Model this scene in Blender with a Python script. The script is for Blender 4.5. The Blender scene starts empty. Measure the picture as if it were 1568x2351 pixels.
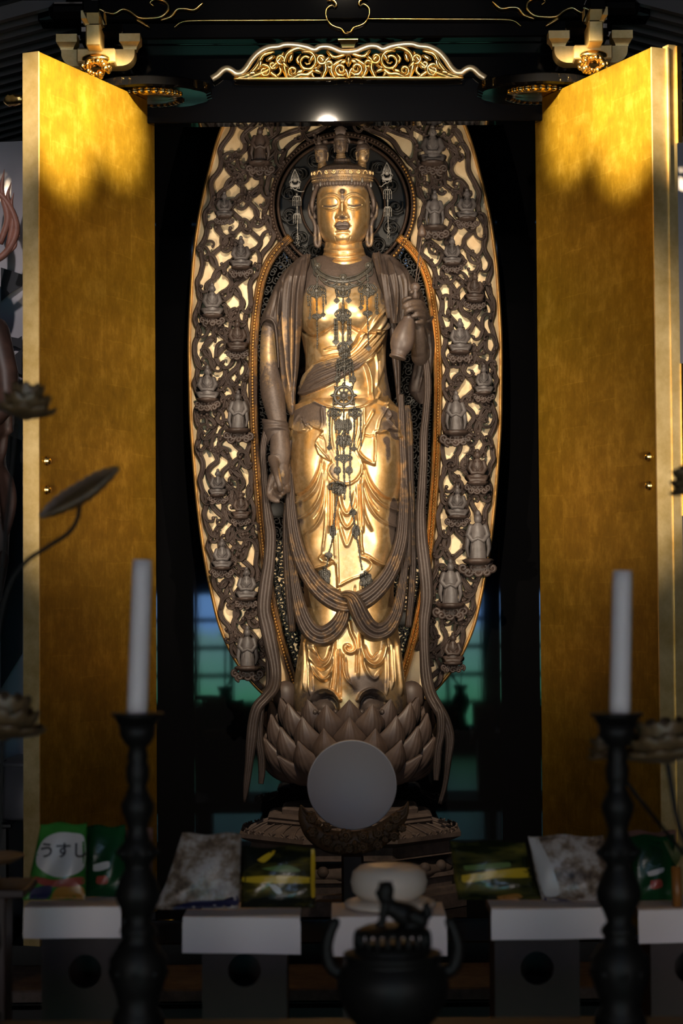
import bpy, bmesh, math, random
import numpy as np
from mathutils import Vector, Matrix
from mathutils.bvhtree import BVHTree

SC = bpy.context.scene
COL = SC.collection
PI = math.pi
EYE = 1.55
# ------------------------------------------------------------------ camera
F = 4800.0
TH_, RO_ = math.radians(2.26), math.radians(0.40)
CAM = np.array([-0.022, -8.0, EYE])
_fw = np.array([0, math.cos(TH_), math.sin(TH_)])
_rt = np.array([1.0, 0, 0])
_up = np.array([0, -math.sin(TH_), math.cos(TH_)])
XC = math.cos(RO_) * _rt - math.sin(RO_) * _up
YC = math.sin(RO_) * _rt + math.cos(RO_) * _up

def rays(px, py):
    px = np.asarray(px, float); py = np.asarray(py, float)
    a = ((px - 784.0) / F)[..., None]; b = (-(py - 1175.5) / F)[..., None]
    return a * XC + b * YC + _fw

def W(px, py, Y):
    """measured photograph point + known depth -> metres in the place"""
    d = rays(px, py)
    t = ((np.asarray(Y, float) + 8.0) / d[..., 1])[..., None]
    return CAM + t * d

def WV(px, py, Y):
    return Vector(W(px, py, Y))

cam = bpy.data.cameras.new('camera')
camo = bpy.data.objects.new('camera', cam); COL.objects.link(camo)
m = Matrix.Identity(4)
for i in range(3):
    m[i][0] = XC[i]; m[i][1] = YC[i]; m[i][2] = -_fw[i]; m[i][3] = CAM[i]
camo.matrix_world = m
cam.sensor_fit = 'HORIZONTAL'; cam.sensor_width = 24.0; cam.lens = 24.0 * F / 1568.0
cam.clip_start = 0.1; cam.clip_end = 100
cam.dof.use_dof = True; cam.dof.focus_distance = 7.85; cam.dof.aperture_fstop = 3.3
SC.camera = camo
SC.view_settings.view_transform = 'Standard'
SC.view_settings.look = 'None'
SC.view_settings.gamma = 1.0
SC.view_settings.use_curve_mapping = False

# ------------------------------------------------------------------ mesh helpers
class MB:
    """collects shapes and links them as ONE mesh object"""
    def __init__(s):
        s.v = []; s.f = []; s.n = 0; s.sm = []; s.att = []
    def add(s, verts, faces, smooth=True, att=0.0):
        verts = np.asarray(verts, float).reshape(-1, 3)
        s.v.append(verts); k = s.n
        for f in faces: s.f.append(tuple(int(i) + k for i in f))
        s.sm += [smooth] * len(faces)
        a = np.asarray(att, float)
        s.att.append(np.full(len(verts), float(a)) if a.ndim == 0 else a.reshape(-1))
        s.n += len(verts); return s
    def xf(s, M):
        M = np.array(M)
        s.v = [v @ M[:3, :3].T + M[:3, 3] for v in s.v]; return s
    def merge(s, o):
        for v in o.v: s.v.append(v)
        for f in o.f: s.f.append(tuple(i + s.n for i in f))
        s.sm += o.sm; s.att += o.att; s.n += o.n; return s
    def mesh(s, name):
        me = bpy.data.meshes.new(name)
        V = np.concatenate(s.v) if s.v else np.zeros((0, 3))
        me.from_pydata(V.tolist(), [], s.f)
        me.polygons.foreach_set('use_smooth', s.sm)
        A = np.concatenate(s.att)
        if np.any(A != 0):
            at = me.attributes.new('patina_shade', 'FLOAT', 'POINT'); at.data.foreach_set('value', A.astype(np.float32))
        bm = bmesh.new(); bm.from_mesh(me); bmesh.ops.recalc_face_normals(bm, faces=bm.faces); bm.to_mesh(me); bm.free()
        me.update(); return me
    def build(s, name, mat, parent=None, loc=None):
        return link(name, s.mesh(name), mat, parent, loc)
    def bvh(s):
        return BVHTree.FromPolygons(np.concatenate(s.v).tolist(), s.f)

def link(name, me, mat, parent=None, loc=None):
    o = bpy.data.objects.new(name, me)
    if mat is not None and not me.materials: me.materials.append(mat)
    COL.objects.link(o)
    if parent is not None:
        o.parent = parent
        o.matrix_parent_inverse = wm(parent).inverted()
    if loc is not None: o.location = loc
    return o

def wm(o):
    M = o.matrix_basis.copy()
    if o.parent: M = wm(o.parent) @ o.matrix_parent_inverse @ M
    return M

def tag(o, label=None, cat=None, group=None, kind=None):
    if label: o['label'] = label
    if cat: o['category'] = cat
    if group: o['group'] = group
    if kind: o['kind'] = kind
    return o

def thing(name, loc, label, cat, group=None):
    o = bpy.data.objects.new(name, None); COL.objects.link(o)
    o.location = loc; o.empty_display_size = 0.05
    return tag(o, label, cat, group)

def grid_faces(nu, nv, cu=False, cv=False):
    f = []
    for i in range(nu if cu else nu - 1):
        i2 = (i + 1) % nu
        for j in range(nv if cv else nv - 1):
            j2 = (j + 1) % nv
            f.append((i * nv + j, i2 * nv + j, i2 * nv + j2, i * nv + j2))
    return f

def spl(pts, n):
    """Catmull-Rom resample (any dimension), n points, uniform by chord"""
    P = np.asarray(pts, float)
    if len(P) == 2:
        t = np.linspace(0, 1, n)[:, None]; return P[0] * (1 - t) + P[1] * t
    d = np.r_[0, np.cumsum(np.maximum(np.linalg.norm(np.diff(P[:, :2], axis=0), axis=1), 1e-9))]
    T = np.linspace(0, d[-1], n)
    tang = np.zeros_like(P)
    for i in range(len(P)):
        a = max(i - 1, 0); b = min(i + 1, len(P) - 1)
        tang[i] = (P[b] - P[a]) / max(d[b] - d[a], 1e-9)
    k = np.clip(np.searchsorted(d, T, side='right') - 1, 0, len(P) - 2)
    h = (d[k + 1] - d[k]); u = ((T - d[k]) / h)[:, None]; h = h[:, None]
    return ((2*u**3 - 3*u**2 + 1) * P[k] + (u**3 - 2*u**2 + u) * h * tang[k]
            + (-2*u**3 + 3*u**2) * P[k + 1] + (u**3 - u**2) * h * tang[k + 1])

def lerp_tab(tab, x, col):
    t = np.asarray(tab, float)
    return np.interp(x, t[:, 0], t[:, col])

def smooth_tab(tab, x, col):
    """smooth (monotone-ish cubic) interpolation of a table column"""
    t = np.asarray(tab, float); X = t[:, 0]; Yv = t[:, col]
    x = np.clip(np.asarray(x, float), X[0], X[-1])
    m_ = np.gradient(Yv, X)
    k = np.clip(np.searchsorted(X, x, side='right') - 1, 0, len(X) - 2)
    h = X[k + 1] - X[k]; u = (x - X[k]) / h
    return ((2*u**3 - 3*u**2 + 1) * Yv[k] + (u**3 - 2*u**2 + u) * h * m_[k]
            + (-2*u**3 + 3*u**2) * Yv[k + 1] + (u**3 - u**2) * h * m_[k + 1])

def frames(P):
    P = np.asarray(P, float); T = np.gradient(P, axis=0)
    T /= np.maximum(np.linalg.norm(T, axis=1, keepdims=True), 1e-12)
    N = np.zeros_like(P)
    ref = np.array([0, -1.0, 0])
    if abs(T[0] @ ref) > 0.95: ref = np.array([1.0, 0, 0])
    n = ref - (ref @ T[0]) * T[0]; n /= np.linalg.norm(n); N[0] = n
    for i in range(1, len(P)):
        n = N[i - 1] - (N[i - 1] @ T[i]) * T[i]
        n /= max(np.linalg.norm(n), 1e-9); N[i] = n
    return T, N, np.cross(T, N)

def tube(mb, P, r, seg=8, flat=1.0, cap=True, att=0.0, smooth=True, round_ends=False):
    """swept tube; flat scales the thickness along the first (towards viewer) axis"""
    P = np.asarray(P, float); r = np.broadcast_to(np.asarray(r, float), (len(P),)).copy()
    if round_ends:
        T = (P[1] - P[0]); T = T / max(np.linalg.norm(T), 1e-9)
        T2 = (P[-1] - P[-2]); T2 = T2 / max(np.linalg.norm(T2), 1e-9)
        a = [0.1, 0.55, 0.85]; b = [0.98, 0.8, 0.5]
        P = np.concatenate([[P[0] - T * r[0] * q for q in b], P, [P[-1] + T2 * r[-1] * q for q in b[::-1]]])
        r = np.concatenate([[r[0] * q for q in (0.2, 0.6, 0.87)], r, [r[-1] * q for q in (0.87, 0.6, 0.2)]])
    T, N, B = frames(P)
    a = np.linspace(0, 2 * PI, seg, endpoint=False)
    ring = (np.cos(a)[None, :, None] * N[:, None, :] * flat + np.sin(a)[None, :, None] * B[:, None, :]) * r[:, None, None]
    V = P[:, None, :] + ring
    f = grid_faces(len(P), seg, False, True)
    if cap:
        f.append(tuple(range(seg))[::-1]); f.append(tuple((len(P) - 1) * seg + i for i in range(seg)))
    if np.ndim(att): att = np.repeat(np.asarray(att, float), seg) if len(att) == len(P) else 0.0
    mb.add(V.reshape(-1, 3), f, smooth, att); return mb

def lathe(mb, prof, seg=32, M=None, smooth=True, att=0.0, lobes=None):
    """prof: list of (radius, height) revolved about z"""
    prof = np.asarray(prof, float)
    a = np.linspace(0, 2 * PI, seg, endpoint=False)
    R = prof[:, 0][:, None] * np.ones(seg)
    if lobes is not None: R = R * (1 + lobes[0] * np.cos(lobes[1] * a))[None, :]
    V = np.stack([R * np.cos(a), R * np.sin(a), prof[:, 1][:, None] * np.ones(seg)], -1).reshape(-1, 3)
    f = grid_faces(len(prof), seg, False, True)
    f.append(tuple(range(seg))[::-1]); f.append(tuple((len(prof) - 1) * seg + i for i in range(seg)))
    if M is not None:
        M = np.array(M); V = V @ M[:3, :3].T + M[:3, 3]
    mb.add(V, f, smooth, att); return mb

def ell(mb, c, r, nu=10, nv=14, M=None, att=0.0):
    u = np.linspace(0, PI, nu); v = np.linspace(0, 2 * PI, nv, endpoint=False)
    r = np.broadcast_to(np.asarray(r, float), (3,))
    u = u.copy(); u[0] = 0.02; u[-1] = PI - 0.02
    V = np.stack([np.sin(u)[:, None] * np.cos(v), np.sin(u)[:, None] * np.sin(v), np.cos(u)[:, None] * np.ones(nv)], -1) * r
    V = V.reshape(-1, 3)
    if M is not None: V = V @ np.array(M)[:3, :3].T
    V = V + np.asarray(c, float)
    f = grid_faces(nu, nv, False, True)
    f.append(tuple(range(nv))[::-1]); f.append(tuple((nu - 1) * nv + i for i in range(nv)))
    mb.add(V, f, True, att); return mb

def box(mb, c, s, bev=0.0, M=None, att=0.0):
    """box with chamfered edges; c centre, s full size"""
    hx, hy, hz = np.asarray(s, float) / 2
    b = min(bev, hx * 0.9, hy * 0.9, hz * 0.9)
    if b <= 0:
        V = np.array([(x, y, z) for x in (-hx, hx) for y in (-hy, hy) for z in (-hz, hz)])
        f = [(0, 1, 3, 2), (4, 6, 7, 5), (0, 4, 5, 1), (2, 3, 7, 6), (0, 2, 6, 4), (1, 5, 7, 3)]
    else:
        V = []; idx = {}
        for sx in (-1, 1):
            for sy in (-1, 1):
                for sz in (-1, 1):
                    idx[sx, sy, sz] = len(V)
                    V += [(sx * hx, sy * (hy - b), sz * (hz - b)), (sx * (hx - b), sy * hy, sz * (hz - b)), (sx * (hx - b), sy * (hy - b), sz * hz)]
        I = lambda a, b_, c_, k: idx[a, b_, c_] + k
        f = []
        for s_ in (-1, 1):
            f.append((I(s_, -1, -1, 0), I(s_, 1, -1, 0), I(s_, 1, 1, 0), I(s_, -1, 1, 0)))
            f.append((I(-1, s_, -1, 1), I(1, s_, -1, 1), I(1, s_, 1, 1), I(-1, s_, 1, 1)))
            f.append((I(-1, -1, s_, 2), I(1, -1, s_, 2), I(1, 1, s_, 2), I(-1, 1, s_, 2)))
        for a in (-1, 1):
            for b_ in (-1, 1):
                f.append((I(a, b_, -1, 0), I(a, b_, 1, 0), I(a, b_, 1, 1), I(a, b_, -1, 1)))
                f.append((I(a, -1, b_, 0), I(a, 1, b_, 0), I(a, 1, b_, 2), I(a, -1, b_, 2)))
                f.append((I(-1, a, b_, 1), I(1, a, b_, 1), I(1, a, b_, 2), I(-1, a, b_, 2)))
                for c_ in (-1, 1): f.append((I(a, b_, c_, 0), I(a, b_, c_, 1), I(a, b_, c_, 2)))
        V = np.array(V)
    if M is not None: V = V @ np.array(M)[:3, :3].T
    mb.add(V + np.asarray(c, float), f, False, att); return mb

def prism(mb, poly, y0, y1, att=0.0, smooth=False):
    """polygon in x,z extruded along y (poly: list of (x,z))"""
    n = len(poly)
    V = [(x, y0, z) for x, z in poly] + [(x, y1, z) for x, z in poly]
    f = [tuple(range(n)), tuple(range(2 * n - 1, n - 1, -1))]
    f += [(i, n + i, n + (i + 1) % n, (i + 1) % n) for i in range(n)]
    mb.add(V, f, smooth, att); return mb

# ------------------------------------------------------------------ carving in the photograph's front view
def seg_dist(X, Y, pts):
    """distance of points to a polyline, plus parameter 0..1 along it"""
    P = np.asarray(pts, float)
    best = np.full(X.shape, 1e18); par = np.zeros(X.shape)
    L = np.r_[0, np.cumsum(np.linalg.norm(np.diff(P, axis=0), axis=1))]
    for i in range(len(P) - 1):
        a = P[i]; d = P[i + 1] - a; l2 = max(d @ d, 1e-9)
        t = np.clip(((X - a[0]) * d[0] + (Y - a[1]) * d[1]) / l2, 0, 1)
        q = (X - a[0] - t * d[0])**2 + (Y - a[1] - t * d[1])**2
        k = q < best
        best[k] = q[k]; par[k] = (L[i] + t[k] * (L[i + 1] - L[i])) / max(L[-1], 1e-9)
    return np.sqrt(best), par

def inside(X, Y, poly):
    P = np.asarray(poly, float); r = np.zeros(X.shape, bool); j = len(P) - 1
    for i in range(len(P)):
        xi, yi = P[i]; xj, yj = P[j]
        if yi != yj:
            c = ((yi > Y) != (yj > Y)) & (X < (xj - xi) * (Y - yi) / (yj - yi) + xi)
            r ^= c
        j = i
    return r

FOLD = 1.0
def carve(X, Y, items):
    """X,Y pixel coords; returns displacement (px, positive = outward)"""
    H = np.zeros(X.shape)
    for it in items:
        kind = it[0]
        if kind == 'r':                    # ridge (or groove): pts, width, height
            pts = spl(it[1], max(8, 4 * len(it[1]))); w, h = it[2], it[3]
            mnx, mny = pts.min(0) - 3 * w; mxx, mxy = pts.max(0) + 3 * w
            k = (X > mnx) & (X < mxx) & (Y > mny) & (Y < mxy)
            if not k.any(): continue
            d, t = seg_dist(X[k], Y[k], pts)
            tp = np.clip(np.minimum(t, 1 - t) * 6 + 0.25, 0, 1) if len(it) < 5 else 1.0
            H[k] += FOLD * h * np.exp(-(d / w)**2) * tp
        elif kind == 'l':                  # raised layer of cloth: polygon, height, edge softness
            poly = np.asarray(it[1], float); h, e = it[2], it[3]
            mnx, mny = poly.min(0) - 3 * e; mxx, mxy = poly.max(0) + 3 * e
            k = (X > mnx) & (X < mxx) & (Y > mny) & (Y < mxy)
            if not k.any(): continue
            cl = np.vstack([poly, poly[:1]])
            d, t = seg_dist(X[k], Y[k], cl)
            s = np.where(inside(X[k], Y[k], poly), d, -d)
            u = np.clip(s / e * 0.5 + 0.5, 0, 1)
            H[k] += h * (u * u * (3 - 2 * u)) + (h * 0.35 * np.exp(-((s - 1.6 * e) / (1.3 * e))**2))
        elif kind == 'b':                  # ball / blob: centre, rx, ry, height
            (cx, cy), rx, ry, h = it[1:5]
            q = ((X - cx) / rx)**2 + ((Y - cy) / ry)**2
            H += h * np.exp(-q)
        elif kind == 'd':                  # dome with edge: centre, rx, ry, height
            (cx, cy), rx, ry, h = it[1:5]
            q = ((X - cx) / rx)**2 + ((Y - cy) / ry)**2
            H += h * np.sqrt(np.clip(1 - q, 0, 1))
    return H

class Loft:
    """carved body: rows of (y, x_left, x_right, front depth, back depth) in px of the front view"""
    def __init__(s, rows, ny, nf, nb, items=(), n=2.3, d0=0.0, Y0=0.0, dfun=None, yfun=None):
        y = np.linspace(rows[0][0], rows[-1][0], ny)
        xl, xr = smooth_tab(rows, y, 1), smooth_tab(rows, y, 2)
        df, db = smooth_tab(rows, y, 3), smooth_tab(rows, y, 4)
        tf = np.linspace(-PI / 2, PI / 2, nf); sf = np.sin(tf)
        tb = np.linspace(PI / 2, -PI / 2, nb + 2)[1:-1]; sb = np.sin(tb)
        c = (xl + xr) / 2; hw = (xr - xl) / 2
        prof = lambda q: np.clip(1 - np.abs(q)**n, 0, 1)**(1 / 2.0)
        X = np.concatenate([c[:, None] + hw[:, None] * sf, c[:, None] + hw[:, None] * sb], 1)
        D = np.concatenate([-df[:, None] * prof(sf), db[:, None] * prof(sb)], 1) + d0
        Yp = np.repeat(y[:, None], X.shape[1], 1)
        if dfun: D = D + dfun(X, Yp)
        # normals
        P = np.stack([X, Yp, D], -1)
        du = np.roll(P, -1, 1) - np.roll(P, 1, 1); dv = np.gradient(P, axis=0)
        N = np.cross(du, dv); N /= np.maximum(np.linalg.norm(N, axis=2, keepdims=True), 1e-9)
        mid = P[:, nf // 2]; sgn = -1 if N[ny // 2, nf // 2, 2] > 0 else 1
        N *= sgn
        H = carve(X, Yp, items) if items else np.zeros(X.shape)
        wgt = np.clip(-N[..., 2] * 2.5 + 0.25, 0, 1)
        s.H = H * wgt
        if yfun: P[..., 1] += yfun(X, Yp)
        P = P + N * s.H[..., None]
        s.X, s.Y, s.D = P[..., 0], P[..., 1], P[..., 2]; s.ny, s.nu = X.shape; s.Y0 = Y0
    def add(s, mb, att=0.0, cap=True):
        V = W(s.X, s.Y, s.Y0 + s.D / 600.0).reshape(-1, 3)
        f = grid_faces(s.ny, s.nu, False, True)
        if cap:
            f.append(tuple(range(s.nu))); f.append(tuple((s.ny - 1) * s.nu + i for i in range(s.nu))[::-1])
        if callable(att): att = att(s.X, s.Y, s.D, s.H).reshape(-1)
        mb.add(V, f, True, att); return mb

def tr(x0, y0, k):
    return lambda pts: [(x0 + p[0] / k, y0 + p[1] / k) + tuple(p[2:]) for p in pts]
T1 = tr(580, 560, 3.5636)      # torso
T2 = tr(580, 880, 3.5636)      # hips
T3 = tr(560, 1180, 3.136)      # lower robe
T4 = tr(540, 1560, 3.0154)     # lotus
THD = tr(640, 280, 5.2267)     # head

def ribbon(mb, pts, ridges=3, amp=0.25, seg=None, n=60, Y0=0.0, att=0.0, back=0.35):
    """swept folded scarf: pts (px, py, depth px, half width px, thickness px)"""
    Q = spl(pts, n); x, y, d, hw, th = Q.T
    T = np.gradient(np.stack([x, y], 1), axis=0); T /= np.maximum(np.linalg.norm(T, axis=1, keepdims=True), 1e-9)
    nx, ny = -T[:, 1], T[:, 0]
    m_ = seg or (10 * ridges + 3)
    s = np.linspace(-1, 1, m_)
    prof = np.sqrt(np.clip(1 - np.abs(s)**4, 0, 1)) * (1 - amp + amp * np.cos((s * ridges) * PI + (0 if ridges % 2 else PI)))
    sb = np.linspace(1, -1, 6)[1:-1]
    pb = -back * np.ones(4)
    S = np.concatenate([s, sb]); H = np.concatenate([prof, pb])
    X = x[:, None] + nx[:, None] * S * hw[:, None]; Yp = y[:, None] + ny[:, None] * S * hw[:, None]
    D = d[:, None] - H * th[:, None]
    V = W(X, Yp, Y0 + D / 600.0).reshape(-1, 3)
    k = len(S); f = grid_faces(n, k, False, True)
    f.append(tuple(range(k))[::-1]); f.append(tuple((n - 1) * k + i for i in range(k)))
    if callable(att): att = att(X, Yp, D, 0).reshape(-1)
    mb.add(V, f, True, att); return mb

def baked(mb, voxel, it=4, fac=0.5):
    """joins overlapping shapes into one continuous skin (voxel remesh + smoothing), returns MB"""
    me = mb.mesh('tmp'); o = bpy.data.objects.new('tmp', me); COL.objects.link(o)
    r = o.modifiers.new('r', 'REMESH'); r.mode = 'VOXEL'; r.voxel_size = voxel
    s = o.modifiers.new('s', 'SMOOTH'); s.iterations = it; s.factor = fac
    dg = bpy.context.evaluated_depsgraph_get(); ev = o.evaluated_get(dg); em = ev.to_mesh()
    V = np.zeros(len(em.vertices) * 3); em.vertices.foreach_get('co', V)
    fs = [tuple(p.vertices) for p in em.polygons]
    ev.to_mesh_clear(); bpy.data.objects.remove(o); bpy.data.meshes.remove(me)
    out = MB(); out.add(V.reshape(-1, 3), fs, True); return out

# ------------------------------------------------------------------ materials
def mat(name, base, rough=0.5, metal=0.0, spec=0.5, emit=None, estr=0.0):
    m_ = bpy.data.materials.new(name); m_.use_nodes = True
    b = m_.node_tree.nodes['Principled BSDF']
    b.inputs['Base Color'].default_value = (*base, 1); b.inputs['Roughness'].default_value = rough
    b.inputs['Metallic'].default_value = metal; b.inputs['Specular IOR Level'].default_value = spec
    if emit: b.inputs['Emission Color'].default_value = (*emit, 1); b.inputs['Emission Strength'].default_value = estr
    return m_

class NT:
    def __init__(s, m_):
        s.m = m_; s.t = m_.node_tree; s.b = s.t.nodes['Principled BSDF']
        s.tc = s.t.nodes.new('ShaderNodeTexCoord')
    def n(s, t, **kw):
        x = s.t.nodes.new(t)
        for k, v in kw.items():
            if k in x.inputs: x.inputs[k].default_value = v
            else: setattr(x, k, v)
        return x
    def l(s, a, b): s.t.links.new(a, b)
    def noise(s, scale, detail=4, rough=0.55, vec=None, stretch=None):
        x = s.n('ShaderNodeTexNoise', Scale=scale, Detail=detail, Roughness=rough)
        v = vec or s.tc.outputs['Object']
        if stretch:
            mp = s.n('ShaderNodeMapping'); mp.inputs['Scale'].default_value = stretch
            s.l(v, mp.inputs['Vector']); v = mp.outputs['Vector']
        s.l(v, x.inputs['Vector']); return x.outputs['Fac']
    def ramp(s, fac, stops):
        r = s.n('ShaderNodeValToRGB'); e = r.color_ramp.elements
        while len(e) < len(stops): e.new(0.5)
        for k, (p, c) in enumerate(stops): e[k].position = p; e[k].color = (*c, 1) if len(c) == 3 else c
        s.l(fac, r.inputs['Fac']); return r.outputs['Color']
    def math(s, op, a, b=None, clamp=False):
        x = s.n('ShaderNodeMath'); x.operation = op; x.use_clamp = clamp
        for i, q in enumerate((a, b)):
            if q is None: continue
            if isinstance(q, (int, float)): x.inputs[i].default_value = q
            else: s.l(q, x.inputs[i])
        return x.outputs[0]
    def mix(s, f, a, b, blend='MIX'):
        x = s.n('ShaderNodeMix'); x.data_type = 'RGBA'; x.blend_type = blend
        for i, q in ((0, f), (6, a), (7, b)):
            if isinstance(q, (int, float)): x.inputs[i].default_value = q
            elif isinstance(q, tuple): x.inputs[i].default_value = (*q, 1)
            else: s.l(q, x.inputs[i])
        return x.outputs[2]
    def bump(s, h, strength=0.3, dist=0.002):
        x = s.n('ShaderNodeBump'); x.inputs['Strength'].default_value = strength; x.inputs['Distance'].default_value = dist
        s.l(h, x.inputs['Height']); s.l(x.outputs['Normal'], s.b.inputs['Normal'])

def g(v): return ((v + 0.055) / 1.055) ** 2.4 if v > 0.04 else v / 12.92
def rgb(r, g_, b): return (g(r / 255), g(g_ / 255), g(b / 255))

M = {}
# black lacquer
M['lacquer'] = mat('black_lacquer', (0.0035, 0.0035, 0.004), 0.03, 0, 0.5)
q = NT(M['lacquer']); q.bump(q.noise(4, 2, 0.5, stretch=(6, 6, 1.0)), 0.006, 0.004)
M['lacquer_dull'] = mat('worn_lacquer', (0.003, 0.0025, 0.0025), 0.35, 0, 0.15)
# gold leaf on the doors: squares of leaf with overlaps, each a little different
M['leaf'] = mat('gold_leaf', (0.6, 0.36, 0.05), 0.42, 0.72)
q = NT(M['leaf'])
mp = q.n('ShaderNodeMapping'); q.l(q.tc.outputs['UV'], mp.inputs['Vector'])
br = q.n('ShaderNodeTexBrick'); br.offset = 0.5
br.inputs['Color1'].default_value = (0.36, 0.36, 0.36, 1); br.inputs['Color2'].default_value = (0.66, 0.66, 0.66, 1)
br.inputs['Mortar'].default_value = (0.70, 0.70, 0.70, 1); br.inputs['Scale'].default_value = 1.0
br.inputs['Mortar Size'].default_value = 0.004; br.inputs['Mortar Smooth'].default_value = 1.0
br.inputs['Brick Width'].default_value = 0.155; br.inputs['Row Height'].default_value = 0.185; br.inputs['Bias'].default_value = 0.0
wob = q.n('ShaderNodeTexNoise', Scale=9.0, Detail=3.0); q.l(q.tc.outputs['UV'], wob.inputs['Vector'])
vm = q.n('ShaderNodeVectorMath'); vm.operation = 'SCALE'; q.l(wob.outputs['Color'], vm.inputs[0]); vm.inputs['Scale'].default_value = 0.02
va = q.n('ShaderNodeVectorMath'); va.operation = 'ADD'; q.l(mp.outputs['Vector'], va.inputs[0]); q.l(vm.outputs[0], va.inputs[1])
sw = q.n('ShaderNodeSeparateXYZ'); q.l(va.outputs[0], sw.inputs[0]); cw = q.n('ShaderNodeCombineXYZ')
q.l(sw.outputs[1], cw.inputs[0]); q.l(sw.outputs[0], cw.inputs[1]); q.l(cw.outputs[0], br.inputs['Vector'])
n1 = q.noise(14, 6, 0.7); n2 = q.noise(60, 4, 0.7, stretch=(1, 1, 0.35))
tile = q.math('ADD', q.math('MULTIPLY', br.outputs['Color'], 0.24), q.math('ADD', q.math('MULTIPLY', n1, 0.62), q.math('MULTIPLY', n2, 0.25)))
q.l(q.ramp(tile, [(0.25, (0.13, 0.07, 0.004)), (0.55, (0.30, 0.178, 0.011)), (0.8, (0.54, 0.35, 0.05))]), q.b.inputs['Base Color'])
q.l(q.math('ADD', 0.52, q.math('MULTIPLY', tile, -0.22)), q.b.inputs['Roughness'])
# pale brushed gold edges, bright carved gold
M['gold_pale'] = mat('pale_gold', (0.80, 0.60, 0.26), 0.42, 0.7)
q = NT(M['gold_pale']); n1 = q.noise(11, 6, 0.65)
q.l(q.ramp(n1, [(0.3, (0.60, 0.42, 0.15)), (0.7, (0.90, 0.70, 0.36))]), q.b.inputs['Base Color'])
M['gold'] = mat('bright_gold', (0.95, 0.66, 0.24), 0.24, 1.0)
q = NT(M['gold']); n1 = q.noise(16, 4)
q.l(q.ramp(n1, [(0.35, (0.80, 0.50, 0.14)), (0.7, (1.0, 0.76, 0.36))]), q.b.inputs['Base Color'])
M['gold_white'] = mat('polished_gold_rim', (1.0, 0.86, 0.62), 0.3, 0.8)

def patina_mat(name, gold_lo, gold_hi, dark_lo, dark_hi, r_gold=0.3, r_dark=0.5, metal=0.95, bias=0.0, dmetal=0.25):
    m_ = mat(name, gold_hi, r_gold, metal); q = NT(m_)
    at = q.n('ShaderNodeAttribute'); at.attribute_name = 'patina_shade'
    n1 = q.noise(9, 6, 0.6); n2 = q.noise(42, 5, 0.7); n3 = q.noise(150, 3, 0.6)
    gcol = q.ramp(n2, [(0.3, gold_lo), (0.7, gold_hi)])
    dcol = q.ramp(q.math('ADD', q.math('MULTIPLY', n1, 0.6), q.math('MULTIPLY', n3, 0.4)), [(0.3, dark_lo), (0.7, dark_hi)])
    s_ = q.math('ADD', q.math('MULTIPLY', n1, 0.7), q.math('MULTIPLY', n2, 0.5))      # ~0.6 mean
    s_ = q.math('ADD', q.math('ADD', s_, -0.60 + bias), q.math('SUBTRACT', at.outputs['Fac'], 0.5))
    f = q.math('ADD', q.math('MULTIPLY', s_, 3.2), 0.5, True)
    f.node.use_clamp = True
    q.l(q.mix(f, gcol, dcol), q.b.inputs['Base Color'])
    q.l(q.math('ADD', metal, q.math('MULTIPLY', f, dmetal - metal)), q.b.inputs['Metallic'])
    q.l(q.math('ADD', r_gold, q.math('MULTIPLY', f, r_dark - r_gold)), q.b.inputs['Roughness'])
    q.bump(q.math('ADD', q.math('MULTIPLY', n3, 0.4), n2), 0.12, 0.0012)
    return m_
M['statue'] = patina_mat('worn_gilding', (0.56, 0.35, 0.145), (0.82, 0.60, 0.34), (0.045, 0.031, 0.026), (0.125, 0.094, 0.080), 0.36, 0.5, 0.88, 0.12)
M['scarf'] = patina_mat('dusty_gilding', (0.46, 0.26, 0.10), (0.66, 0.42, 0.20), (0.034, 0.024, 0.021), (0.088, 0.066, 0.058), 0.40, 0.50, 0.75)
def carved(name, lo, hi, rough=0.6, spec=0.4, scale=40, bump=0.25):
    m_ = mat(name, hi, rough, 0.0, spec); q = NT(m_); n1 = q.noise(scale, 6, 0.65); n2 = q.noise(scale * 0.2, 4)
    q.l(q.ramp(q.math('ADD', q.math('MULTIPLY', n1, 0.5), q.math('MULTIPLY', n2, 0.5)), [(0.32, lo), (0.68, hi)]), q.b.inputs['Base Color'])
    q.bump(n1, bump, 0.002); return m_
M['vine'] = carved('carved_brown_wood', (0.030, 0.018, 0.014), (0.090, 0.060, 0.048), 0.5, 0.5)
M['figure'] = carved('grey_worn_carving', (0.045, 0.036, 0.034), (0.16, 0.14, 0.135), 0.45, 0.5)
M['lotus'] = carved('dusty_lotus_wood', (0.050, 0.033, 0.027), (0.125, 0.085, 0.068), 0.48, 0.5, 25)
M['plinth'] = carved('dusty_old_wood', (0.045, 0.032, 0.028), (0.16, 0.115, 0.095), 0.65, 0.3, 30, 0.5)
M['panel'] = mat('cream_gilded_panel', (0.80, 0.58, 0.30), 0.5, 0.25)
q = NT(M['panel']); n1 = q.noise(6, 6, 0.6); q.l(q.ramp(n1, [(0.3, (0.60, 0.40, 0.20)), (0.62, (0.86, 0.68, 0.42))]), q.b.inputs['Base Color'])
M['border'] = patina_mat('worn_shaded_gilt_border', (0.50, 0.24, 0.06), (0.72, 0.40, 0.12), (0.05, 0.03, 0.022), (0.13, 0.08, 0.055), 0.4, 0.55, 0.7)  # gilding wear, plus shade painted on the left border and head ring
M['openwork'] = mat('dark_bronze_openwork', (0.010, 0.009, 0.008), 0.5, 0.2)
M['jewel'] = carved('grey_tarnished_metal', (0.020, 0.019, 0.017), (0.075, 0.070, 0.060), 0.42, 0.7, 90, 0.2)
M['silver'] = carved('grey_silver', (0.10, 0.096, 0.09), (0.24, 0.23, 0.215), 0.45, 0.6, 90, 0.2)
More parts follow.
